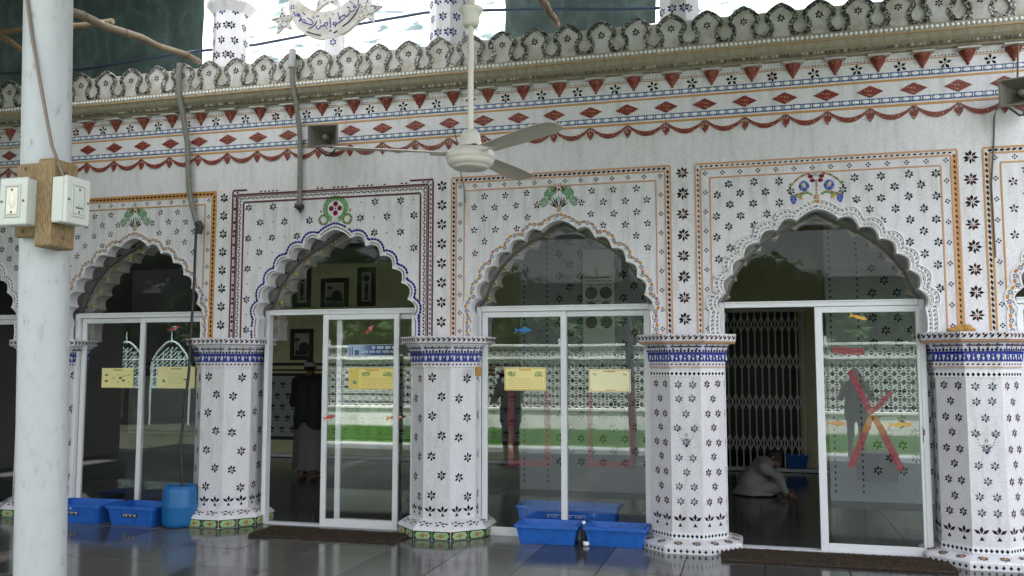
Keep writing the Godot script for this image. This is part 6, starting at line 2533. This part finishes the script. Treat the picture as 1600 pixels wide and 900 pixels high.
func banner_image() -> ImageTexture:
	var im := Image.create(256, 50, false, Image.FORMAT_RGBA8)
	for x in 256:
		for y in 50:
			var t := x / 256.0
			var c := Color(0.62, 0.70, 0.80).lerp(Color(0.16, 0.24, 0.48), clampf((t - 0.22) * 4.0, 0, 1)).lerp(Color(0.05, 0.07, 0.12), clampf((t - 0.5) * 2.2, 0, 1))
			im.set_pixel(x, y, c)
	# minarets and a dome at the left, letters hanging from head strokes at the right
	for q in [[10, 16, 5, 34], [22, 10, 4, 40], [34, 24, 20, 26]]:
		im.fill_rect(Rect2i(q[0], q[1], q[2], q[3]), Color(0.22, 0.36, 0.55))
	var r := RandomNumberGenerator.new()
	r.seed = 8
	for row in [[8, 112, 100, 14, Color(0.85, 0.9, 0.95)], [27, 64, 150, 11, Color(0.75, 0.8, 0.85)]]:
		var x: int = row[1]
		while x < row[1] + row[2]:
			var w := 18 + r.randi() % 16
			im.fill_rect(Rect2i(x, row[0], w, 2), row[4])
			var k := x + 2
			while k < x + w - 2:
				im.fill_rect(Rect2i(k, row[0], 2, row[3] - r.randi() % 4), row[4])
				im.fill_rect(Rect2i(k - 1, row[0] + 4 + r.randi() % 4, 5, 2), row[4])
				k += 5
			x += w + 5
	for i in 10:
		im.fill_rect(Rect2i(214 + i * 4, 44 - r.randi() % 6, 3, 8), Color(0.6, 0.65, 0.7))
	im.fill_rect(Rect2i(0, 0, 256, 2), Color(0.7, 0.72, 0.75))
	im.fill_rect(Rect2i(0, 47, 256, 3), Color(0.7, 0.72, 0.75))
	return ImageTexture.create_from_image(im)

func paper(called: String, label: String, cat: String, group: String, x0: float, x1: float, y0: float, y1: float, z: float, tex: Texture2D):
	var m := MB.new()
	m.pic(Vector3(x0, y0, z + 0.0015), Vector3(x1, y0, z + 0.0015), Vector3(x1, y1, z + 0.0015), Vector3(x0, y1, z + 0.0015))
	m.pic(Vector3(x1, y0, z), Vector3(x0, y0, z), Vector3(x0, y1, z), Vector3(x1, y1, z))
	var s := StandardMaterial3D.new()
	s.albedo_texture = tex
	s.roughness = 0.35
	tag(obj(called, m, s), label, cat, group)

func build_glass_things():
	var g := "yellow notices on the glass doors"
	paper("yellow_notice", "plain pale yellow notice on the glass left of the mullion behind the labelled crates", "notice", g, -6.64, -6.25, 1.31, 1.515, -0.213, notice_image(0))
	paper("yellow_notice", "pale yellow notice with a green triangle behind the black hose", "notice", g, -5.935, -5.49, 1.31, 1.53, -0.183, notice_image(1))
	paper("yellow_notice", "yellow notice with two green pictures under the dark blue banner", "notice", g, -3.77, -3.28, 1.315, 1.52, -0.170, notice_image(2))
	paper("yellow_notice", "bright yellow notice with two green pictures left of the middle mullion", "notice", g, -2.205, -1.81, 1.315, 1.525, -0.183, notice_image(3))
	paper("yellow_notice", "almost white notice with a yellow edge right of the middle mullion", "notice", g, -1.42, -1.04, 1.305, 1.51, -0.213, notice_image(4))
	paper("blue_banner", "dark blue banner strip with white lettering on the pushed-aside glass door", "banner", "", -3.79, -3.205, 1.635, 1.745, -0.170, banner_image())
	# strips of tape
	var strip := func(called: String, label: String, segs: Array, mt: Material, z: float):
		var m := MB.new()
		for s in segs:
			var a := Vector2(s[0], s[1])
			var b := Vector2(s[2], s[3])
			var d := (b - a).normalized()
			var n = Vector2(-d.y, d.x) * s[4] * 0.5
			m.quad(Vector3(a.x + n.x, a.y + n.y, z), Vector3(b.x + n.x, b.y + n.y, z), Vector3(b.x - n.x, b.y - n.y, z), Vector3(a.x - n.x, a.y - n.y, z), Vector3.BACK)
		tag(obj(called, m, mt), label, "tape", "red tape on the glass")
	strip.call("red_tape_outline", "faint red tape frame on the glass under the bright yellow notice", [[-2.145, 1.31, -2.145, 0.685, 0.06], [-1.80, 1.31, -1.80, 0.685, 0.06], [-2.175, 0.655, -1.77, 0.655, 0.055]], M.pink_tape, -0.182)
	strip.call("red_tape_outline", "faint red tape frame on the glass under the almost white notice", [[-1.415, 1.30, -1.415, 0.69, 0.05], [-1.035, 1.30, -1.035, 0.69, 0.05], [-1.44, 0.662, -1.01, 0.662, 0.055]], M.pink_tape, -0.212)
	strip.call("tape_cross", "crooked red tape cross on the glass door with the handle", [[0.805, 1.50, 0.965, 1.14, 0.052], [1.125, 1.33, 0.985, 1.17, 0.04], [0.935, 1.05, 0.785, 0.70, 0.055], [1.02, 1.05, 1.18, 0.69, 0.055]], M.red_tape, -0.1785)
	strip.call("orange_tape", "orange tape at the middle of the red cross on the glass door with the handle", [[0.965, 1.13, 0.905, 0.99, 0.05], [0.975, 1.13, 1.05, 0.99, 0.05]], M.orange_tape, -0.1775)
	strip.call("red_label", "red and white strip label high on the glass door with the handle", [[0.665, 1.675, 0.93, 1.655, 0.055]], M.red_tape, -0.1785)
	# fish and bird stickers
	var fish := func(called: String, label: String, at: Vector3, c1: Color, c2: Color, s: float, rot: float):
		var m := MB.new()
		m.xf = Transform3D(Basis(Vector3.BACK, rot).scaled(Vector3(s, s, 1)), at)
		m.col = c1
		m.oval(Vector2(0, 0), 0.075, 0.022, 0.001, 0.0, 0.0, 12)
		m.prism(PackedVector2Array([Vector2(-0.06, 0), Vector2(-0.12, 0.03), Vector2(-0.10, 0.0), Vector2(-0.12, -0.03)]), 0.0, 0.001)
		m.col = c2
		m.prism(PackedVector2Array([Vector2(-0.01, 0.015), Vector2(0.03, 0.016), Vector2(-0.02, 0.045)]), 0.0, 0.0012)
		m.prism(PackedVector2Array([Vector2(-0.01, -0.015), Vector2(-0.03, -0.04), Vector2(0.02, -0.016)]), 0.0, 0.0012)
		m.oval(Vector2(0.045, 0.004), 0.006, 0.006, 0.0015, 0.0, 0.0, 6)
		tag(obj(called, m, M.sticker), label, "sticker", "fish stickers on the glass")
	fish.call("fish_sticker", "orange fish sticker low on the pushed-aside door by the standing man", Vector3(-3.28, 1.05, -0.170), Color(0.75, 0.30, 0.10), Color(0.6, 0.42, 0.25), 0.85, 0.1)
	fish.call("fish_sticker", "red slip-shaped fish sticker on the stile by the standing man", Vector3(-3.96, 1.045, -0.155), Color(0.65, 0.06, 0.04), Color(0.6, 0.1, 0.05), 0.6, 0.25)
	fish.call("fish_sticker", "yellow fish sticker right of the red tape cross", Vector3(1.20, 1.06, -0.1785), Color(0.62, 0.40, 0.10), Color(0.10, 0.08, 0.05), 1.0, 0.05)
	fish.call("fish_sticker", "faint orange fish sticker left of the red tape cross", Vector3(0.70, 1.06, -0.1785), Color(0.50, 0.28, 0.10), Color(0.3, 0.2, 0.1), 0.85, 0.0)
	fish.call("fish_sticker", "yellow and black fish sticker at the top of the door with the handle", Vector3(0.90, 1.945, -0.1785), Color(0.65, 0.36, 0.05), Color(0.03, 0.03, 0.03), 0.75, -0.3)
	fish.call("fish_sticker", "red and white fish sticker above the dark blue banner", Vector3(-3.55, 1.90, -0.170), Color(0.60, 0.05, 0.06), Color(0.7, 0.72, 0.72), 0.6, 0.8)
	fish.call("fish_sticker", "red and white fish sticker at the top of the glass behind the hose", Vector3(-5.74, 1.93, -0.183), Color(0.60, 0.06, 0.10), Color(0.7, 0.72, 0.72), 0.6, 0.4)
	fish.call("fish_sticker", "blue fish sticker at the top of the door left of the middle mullion", Vector3(-2.01, 1.87, -0.183), Color(0.03, 0.18, 0.50), Color(0.05, 0.25, 0.55), 0.85, 0.0)


# ---------------------------------------------------------------- people
# bones: [from, to, radius at from, radius at to, colour]; one smooth skin over all of them
func skin_over(bones: Array, cell: float, k: float, m: MB):
	var lo := Vector3(1e9, 1e9, 1e9)
	var hi := -lo
	for b in bones:
		var r := maxf(b[2], b[3]) + cell * 2.0
		for e in 2:
			lo = lo.min(b[e] - Vector3.ONE * r)
			hi = hi.max(b[e] + Vector3.ONE * r)
	var nx := int(ceil((hi.x - lo.x) / cell)) + 1
	var ny := int(ceil((hi.y - lo.y) / cell)) + 1
	var nz := int(ceil((hi.z - lo.z) / cell)) + 1
	var f := PackedFloat32Array()
	f.resize(nx * ny * nz)
	f.fill(10.0)
	var who := PackedInt32Array()
	who.resize(nx * ny * nz)
	var near := PackedFloat32Array()
	near.resize(nx * ny * nz)
	near.fill(10.0)
	for bi in bones.size():
		var b: Array = bones[bi]
		var p: Vector3 = b[0]
		var q: Vector3 = b[1]
		var ra: float = b[2]
		var rb: float = b[3]
		var d := q - p
		var dd := maxf(d.length_squared(), 1e-9)
		var reach := maxf(ra, rb) + k + cell * 2.0
		var l := p.min(q) - Vector3.ONE * reach - lo
		var h := p.max(q) + Vector3.ONE * reach - lo
		for iz in range(maxi(0, int(l.z / cell)), mini(nz, int(h.z / cell) + 2)):
			for iy in range(maxi(0, int(l.y / cell)), mini(ny, int(h.y / cell) + 2)):
				var at := (iz * ny + iy) * nx
				for ix in range(maxi(0, int(l.x / cell)), mini(nx, int(h.x / cell) + 2)):
					var v := lo + Vector3(ix, iy, iz) * cell - p
					var t := clampf(v.dot(d) / dd, 0.0, 1.0)
					var s := (v - d * t).length() - lerpf(ra, rb, t)
					var i := at + ix
					if s < near[i]:
						near[i] = s
						who[i] = bi
					var o := f[i]
					var hh := maxf(k - absf(o - s), 0.0) / k
					f[i] = minf(o, s) - hh * hh * k * 0.25
	var vid := PackedInt32Array()
	vid.resize(nx * ny * nz)
	vid.fill(-1)
	var vs := []
	var cs := []
	var offs := [0, 1, nx, nx + 1, nx * ny, nx * ny + 1, nx * ny + nx, nx * ny + nx + 1]
	var edges := [[0, 1], [2, 3], [4, 5], [6, 7], [0, 2], [1, 3], [4, 6], [5, 7], [0, 4], [1, 5], [2, 6], [3, 7]]
	for iz in nz - 1:
		for iy in ny - 1:
			for ix in nx - 1:
				var i := (iz * ny + iy) * nx + ix
				var inside := 0
				for o in 8:
					if f[i + offs[o]] < 0.0:
						inside += 1
				if inside == 0 or inside == 8:
					continue
				var sum := Vector3.ZERO
				var n := 0
				for e in edges:
					var a := f[i + offs[e[0]]]
					var b := f[i + offs[e[1]]]
					if (a < 0.0) != (b < 0.0):
						var t := a / (a - b)
						var pa := Vector3(e[0] & 1, (e[0] >> 1) & 1, e[0] >> 2)
						var pb := Vector3(e[1] & 1, (e[1] >> 1) & 1, e[1] >> 2)
						sum += pa.lerp(pb, t)
						n += 1
				vid[i] = vs.size()
				vs.append(lo + (Vector3(ix, iy, iz) + sum / n) * cell)
				cs.append(bones[who[i]][4])
	m.sg = 1
	for iz in range(1, nz - 1):
		for iy in range(1, ny - 1):
			for ix in range(1, nx - 1):
				var i := (iz * ny + iy) * nx + ix
				var a := f[i] < 0.0
				for ax in 3:
					var step: int = [1, nx, nx * ny][ax]
					if a == (f[i + step] < 0.0):
						continue
					var u: int = [nx, nx * ny, 1][ax]
					var w: int = [nx * ny, 1, nx][ax]
					var q := [vid[i], vid[i - u], vid[i - u - w], vid[i - w]]
					if q.min() < 0:
						continue
					var nn := Vector3.ZERO
					nn[ax] = 1.0 if a else -1.0
					m.col = cs[q[0]]
					m.tri(vs[q[0]], vs[q[1]], vs[q[2]], nn)
					m.tri(vs[q[0]], vs[q[2]], vs[q[3]], nn)

func head_bones(c: Vector3, face: Vector3, up: Vector3, s: float, skin: Color, hair: Color, beard := false) -> Array:
	var r := face.cross(up).normalized()
	var o := []
	o.append([c + up * 0.035 * s - face * 0.012 * s, c + up * 0.03 * s + face * 0.01 * s, 0.088 * s, 0.085 * s, hair])
	o.append([c - up * 0.01 * s + face * 0.030 * s, c - up * 0.055 * s + face * 0.040 * s, 0.068 * s, 0.048 * s, skin])
	o.append([c + up * 0.02 * s + face * 0.050 * s, c + up * 0.0 * s + face * 0.055 * s, 0.052 * s, 0.05 * s, skin])
	o.append([c + up * 0.012 * s + face * 0.098 * s, c - up * 0.020 * s + face * 0.116 * s, 0.008 * s, 0.013 * s, skin])
	for e in [-1.0, 1.0]:
		o.append([c + r * e * 0.086 * s + up * 0.012 * s, c + r * e * 0.084 * s - up * 0.022 * s, 0.014 * s, 0.011 * s, skin])
		o.append([c + r * e * 0.031 * s + up * 0.012 * s + face * 0.093 * s, c + r * e * 0.033 * s + up * 0.012 * s + face * 0.093 * s, 0.0095 * s, 0.0095 * s, Color(0.02, 0.015, 0.012)])
		o.append([c + r * e * 0.018 * s + up * 0.032 * s + face * 0.098 * s, c + r * e * 0.045 * s + up * 0.033 * s + face * 0.088 * s, 0.006 * s, 0.005 * s, hair])
	o.append([c - r * 0.018 * s - up * 0.050 * s + face * 0.085 * s, c + r * 0.018 * s - up * 0.050 * s + face * 0.085 * s, 0.008 * s, 0.008 * s, Color(0.16, 0.06, 0.05)])
	if beard:
		o.append([c - up * 0.075 * s + face * 0.060 * s, c - up * 0.125 * s + face * 0.065 * s, 0.042 * s, 0.022 * s, hair])
	return o

func hand_bones(w: Vector3, dir: Vector3, palm: Vector3, s: float, skin: Color, thumb: float) -> Array:
	# wrist w, fingers along dir, the palm faces palm; four unequal bent fingers and a thumb from the side
	var side := dir.cross(palm).normalized()
	var o := []
	for j in 4:
		var x := (j - 1.5) * 0.019 * s
		o.append([w + side * x * 0.6 + dir * 0.01 * s, w + side * x + dir * 0.085 * s, 0.014 * s, 0.012 * s, skin])
		var l: float = [0.062, 0.075, 0.070, 0.052][j] * s
		var k0 := w + side * x + dir * 0.088 * s
		var k1 := k0 + (dir * 0.85 + palm * 0.35).normalized() * l * 0.55
		var k2 := k1 + (dir * 0.55 + palm * 0.75).normalized() * l * 0.5
		o.append([k0, k1, 0.0095 * s, 0.0088 * s, skin])
		o.append([k1, k2, 0.0088 * s, 0.0075 * s, skin])
	var t0 := w + side * thumb * 0.025 * s + dir * 0.03 * s
	var t1 := t0 + (side * thumb * 0.7 + dir * 0.6 + palm * 0.2).normalized() * 0.045 * s
	o.append([t0, t1, 0.013 * s, 0.011 * s, skin])
	o.append([t1, t1 + (side * thumb * 0.3 + dir * 0.9 + palm * 0.3).normalized() * 0.03 * s, 0.011 * s, 0.009 * s, skin])
	return o

func cloth_tube(rings: Array, folds: int, depth: float, seed0: int) -> MB:
	# rings: [centre, half width x, half depth z]
	var m := MB.new()
	m.sg = 1
	var n := 40
	var g := []
	for i in rings.size():
		var row := []
		var fall := float(i) / (rings.size() - 1)
		for j in n:
			var a := TAU * j / n
			var w := 1.0 + depth * fall * (sin(a * folds + seed0) + 0.5 * sin(a * (folds + 3) + 2.0 * seed0))
			row.append(rings[i][0] + Vector3(cos(a) * rings[i][1] * w, 0, sin(a) * rings[i][2] * w))
		g.append(row)
	for i in g.size() - 1:
		for j in n:
			var l := (j + 1) % n
			m.quad(g[i][j], g[i][l], g[i + 1][l], g[i + 1][j], (g[i][j] + g[i + 1][l]) * 0.5 - (rings[i][0] + rings[i + 1][0]) * 0.5)
	return m

func build_people():
	var skin := Color(0.16, 0.085, 0.05)
	var hair := Color(0.012, 0.010, 0.009)
	# 1: man seen from behind in the doorway, arms folded before him
	var dark := Color(0.014, 0.014, 0.016)
	var p := thing("person", "man standing with his back turned in the dark doorway, dark shirt, pale wrap, skullcap", "person", Vector3(-6.0, 0.0, -3.6))
	var b := []
	b.append([Vector3(-0.10, 1.30, 0), Vector3(0.10, 1.30, 0), 0.105, 0.105, dark])
	b.append([Vector3(-0.185, 1.315, 0), Vector3(0.185, 1.315, 0), 0.065, 0.065, dark])
	b.append([Vector3(-0.085, 1.28, 0), Vector3(-0.075, 0.80, 0.01), 0.12, 0.125, dark])
	b.append([Vector3(0.085, 1.28, 0), Vector3(0.075, 0.80, 0.01), 0.12, 0.125, dark])
	b.append([Vector3(-0.08, 0.80, 0.01), Vector3(-0.085, 0.70, 0.01), 0.13, 0.125, dark])
	b.append([Vector3(0.08, 0.80, 0.01), Vector3(0.085, 0.70, 0.01), 0.13, 0.125, dark])
	b.append([Vector3(0, 1.36, 0), Vector3(0, 1.44, -0.01), 0.056, 0.052, skin])
	for s in [-1.0, 1.0]:
		b.append([Vector3(s * 0.205, 1.31, 0), Vector3(s * 0.255, 1.03, -0.02), 0.060, 0.050, dark])
		b.append([Vector3(s * 0.255, 1.03, -0.02), Vector3(s * 0.06, 1.02, -0.20), 0.048, 0.036, dark])
		b.append([Vector3(s * 0.085, 0.72, 0.0), Vector3(s * 0.09, 0.42, 0.0), 0.085, 0.06, skin])
		b.append([Vector3(s * 0.09, 0.42, 0.0), Vector3(s * 0.09, 0.08, 0.02), 0.055, 0.036, skin])
		b.append([Vector3(s * 0.09, 0.04, 0.04), Vector3(s * 0.10, 0.03, -0.14), 0.038, 0.026, skin])
	var m := MB.new()
	skin_over(b, 0.016, 0.05, m)
	skin_over(head_bones(Vector3(0, 1.505, -0.015), Vector3(0, -0.12, -1).normalized(), Vector3(0, 1, -0.12).normalized(), 0.95, skin, hair), 0.007, 0.02, m)
	for s in [-1.0, 1.0]:
		skin_over(hand_bones(Vector3(s * 0.05, 1.02, -0.205), Vector3(-s * 1.0, 0.1, -0.1).normalized(), Vector3(0, 0, 1), 0.95, skin, 1.0 * s), 0.005, 0.008, m)
	obj("body", m, M.body, p)
	m = cloth_tube([[Vector3(0, 0.78, 0.005), 0.185, 0.125], [Vector3(0, 0.66, 0.0), 0.205, 0.15], [Vector3(0, 0.45, 0), 0.215, 0.16], [Vector3(0, 0.25, 0), 0.222, 0.165], [Vector3(0, 0.10, 0), 0.228, 0.17]], 7, 0.05, 1)
	for i in m.c.size():
		m.c[i] = Color(0.15, 0.145, 0.145)
	obj("wrap", m, M.body, p)
	m = MB.new()
	m.sg = 1
	m.lathe(Vector3(0, 1.535, -0.012), [Vector2(0.088, -0.01), Vector2(0.090, 0.02), Vector2(0.084, 0.045), Vector2(0.06, 0.062), Vector2(0.0, 0.068)], 20)
	for i in m.c.size():
		m.c[i] = Color(0.30, 0.30, 0.30)
	obj("cap", m, M.body, p)

	# 2: man sitting bent forward on the hall floor, in white
	var white := Color(0.17, 0.17, 0.17)
	p = thing("person", "man in white clothes sitting bent forward on the floor before the folding gate", "person", Vector3(0.10, 0.0, -3.45), 0.0)
	b = []
	b.append([Vector3(-0.13, 0.13, -0.06), Vector3(-0.13, 0.13, 0.06), 0.13, 0.13, white])      # seat
	b.append([Vector3(-0.12, 0.16, 0), Vector3(0.02, 0.33, 0.0), 0.14, 0.13, white])
	b.append([Vector3(0.02, 0.33, -0.09), Vector3(0.02, 0.33, 0.09), 0.095, 0.095, white])     # shoulders
	b.append([Vector3(0.02, 0.34, -0.15), Vector3(0.02, 0.34, 0.15), 0.06, 0.06, white])
	b.append([Vector3(0.06, 0.36, 0), Vector3(0.10, 0.40, 0.01), 0.052, 0.05, skin])
	for s in [-1.0, 1.0]:
		b.append([Vector3(-0.10, 0.10, s * 0.10), Vector3(0.18, 0.11, s * 0.15), 0.085, 0.062, white])
		b.append([Vector3(0.18, 0.11, s * 0.15), Vector3(-0.10, 0.05, s * 0.16), 0.058, 0.042, white])
		b.append([Vector3(-0.10, 0.05, s * 0.16), Vector3(-0.20, 0.035, s * 0.10), 0.04, 0.028, skin])
	b.append([Vector3(0.03, 0.33, 0.16), Vector3(0.20, 0.22, 0.20), 0.055, 0.046, white])
	b.append([Vector3(0.20, 0.22, 0.20), Vector3(0.27, 0.06, 0.22), 0.044, 0.034, white])
	b.append([Vector3(0.03, 0.33, -0.16), Vector3(0.20, 0.20, -0.18), 0.055, 0.046, white])
	b.append([Vector3(0.20, 0.20, -0.18), Vector3(0.26, 0.06, -0.16), 0.044, 0.034, white])
	m = MB.new()
	skin_over(b, 0.014, 0.05, m)
	var fc := Vector3(0.75, -0.62, 0.25).normalized()
	skin_over(head_bones(Vector3(0.145, 0.435, 0.015), fc, Vector3(0.62, 0.75, 0.0).normalized(), 0.9, skin, hair, true), 0.007, 0.02, m)
	for s in [1.0, -1.0]:
		skin_over(hand_bones(Vector3(0.27 if s > 0 else 0.26, 0.055, 0.22 if s > 0 else -0.16), Vector3(0.9, -0.25, 0.1).normalized(), Vector3(0, -1, 0), 0.9, skin, -s), 0.005, 0.008, m)
	obj("body", m, M.body, p)
	m = cloth_tube([[Vector3(-0.05, 0.20, 0), 0.15, 0.15], [Vector3(-0.07, 0.13, 0), 0.20, 0.20], [Vector3(-0.08, 0.05, 0), 0.24, 0.23], [Vector3(-0.08, 0.012, 0), 0.26, 0.24]], 6, 0.06, 3)
	for i in m.c.size():
		m.c[i] = white * 0.95
	obj("shirt_tail", m, M.body, p)

	# 3 and 4: two people out on the terrace side, who show only as reflections in the glass
	var spec := [
		[Vector3(-3.57, 0.0, 5.1), 0.35, Color(0.05, 0.08, 0.07), Color(0.03, 0.04, 0.04), 0.90, "person raising both hands to the face, mirrored in the glass under the bright yellow notice"],
		[Vector3(1.76, -0.08, 8.5), 0.0, Color(0.04, 0.07, 0.06), Color(0.12, 0.10, 0.09), 0.94, "person in a dark green shirt on the garden path, mirrored in the taped glass door"]]
	for q in spec:
		var sc: float = q[4]
		p = thing("person", q[5], "person", q[0], q[1], "people mirrored in the glass")
		var shirt: Color = q[2]
		var leg: Color = q[3]
		b = []
		b.append([Vector3(-0.10, 1.33, 0), Vector3(0.10, 1.33, 0), 0.10, 0.10, shirt])
		b.append([Vector3(-0.175, 1.36, 0), Vector3(0.175, 1.36, 0), 0.06, 0.06, shirt])
		b.append([Vector3(-0.075, 1.30, 0), Vector3(-0.07, 0.95, 0), 0.11, 0.11, shirt])
		b.append([Vector3(0.075, 1.30, 0), Vector3(0.07, 0.95, 0), 0.11, 0.11, shirt])
		b.append([Vector3(-0.08, 0.95, 0), Vector3(-0.085, 0.80, 0), 0.12, 0.115, shirt])
		b.append([Vector3(0.08, 0.95, 0), Vector3(0.085, 0.80, 0), 0.12, 0.115, shirt])
		b.append([Vector3(0, 1.40, 0), Vector3(0, 1.49, 0.01), 0.055, 0.052, skin])
		for s in [-1.0, 1.0]:
			b.append([Vector3(s * 0.195, 1.35, 0), Vector3(s * 0.27, 1.12, -0.12), 0.055, 0.046, shirt])
			b.append([Vector3(s * 0.27, 1.12, -0.12), Vector3(s * 0.09, 1.48, -0.19), 0.042, 0.032, skin])
			b.append([Vector3(s * 0.09, 0.84, 0), Vector3(s * 0.10, 0.46, -0.01), 0.085, 0.06, leg])
			b.append([Vector3(s * 0.10, 0.46, -0.01), Vector3(s * 0.11, 0.08, 0.02), 0.055, 0.04, leg])
			b.append([Vector3(s * 0.11, 0.045, 0.04), Vector3(s * 0.13, 0.035, -0.15), 0.042, 0.03, Color(0.03, 0.02, 0.02)])
		m = MB.new()
		skin_over(b, 0.018, 0.05, m)
		skin_over(head_bones(Vector3(0, 1.56, -0.005), Vector3(0, 0, -1), Vector3.UP, 0.98, skin, hair), 0.008, 0.02, m)
		for s in [-1.0, 1.0]:
			skin_over(hand_bones(Vector3(s * 0.085, 1.49, -0.195), Vector3(-s * 0.5, 0.8, 0.0).normalized(), Vector3(0, 0, 1), 0.95, skin, -s), 0.005, 0.008, m)
		m.xf = Transform3D.IDENTITY
		for i in m.v.size():
			m.v[i] *= sc
		obj("body", m, M.body, p)
		if q[1] > 0.1:
			m = MB.new()
			m.box(Vector3(0, 1.555, -0.225) * sc, Vector3(0.14, 0.075, 0.012), Basis.IDENTITY, 0.003)
			obj("phone", m, M.black_rubber, p)
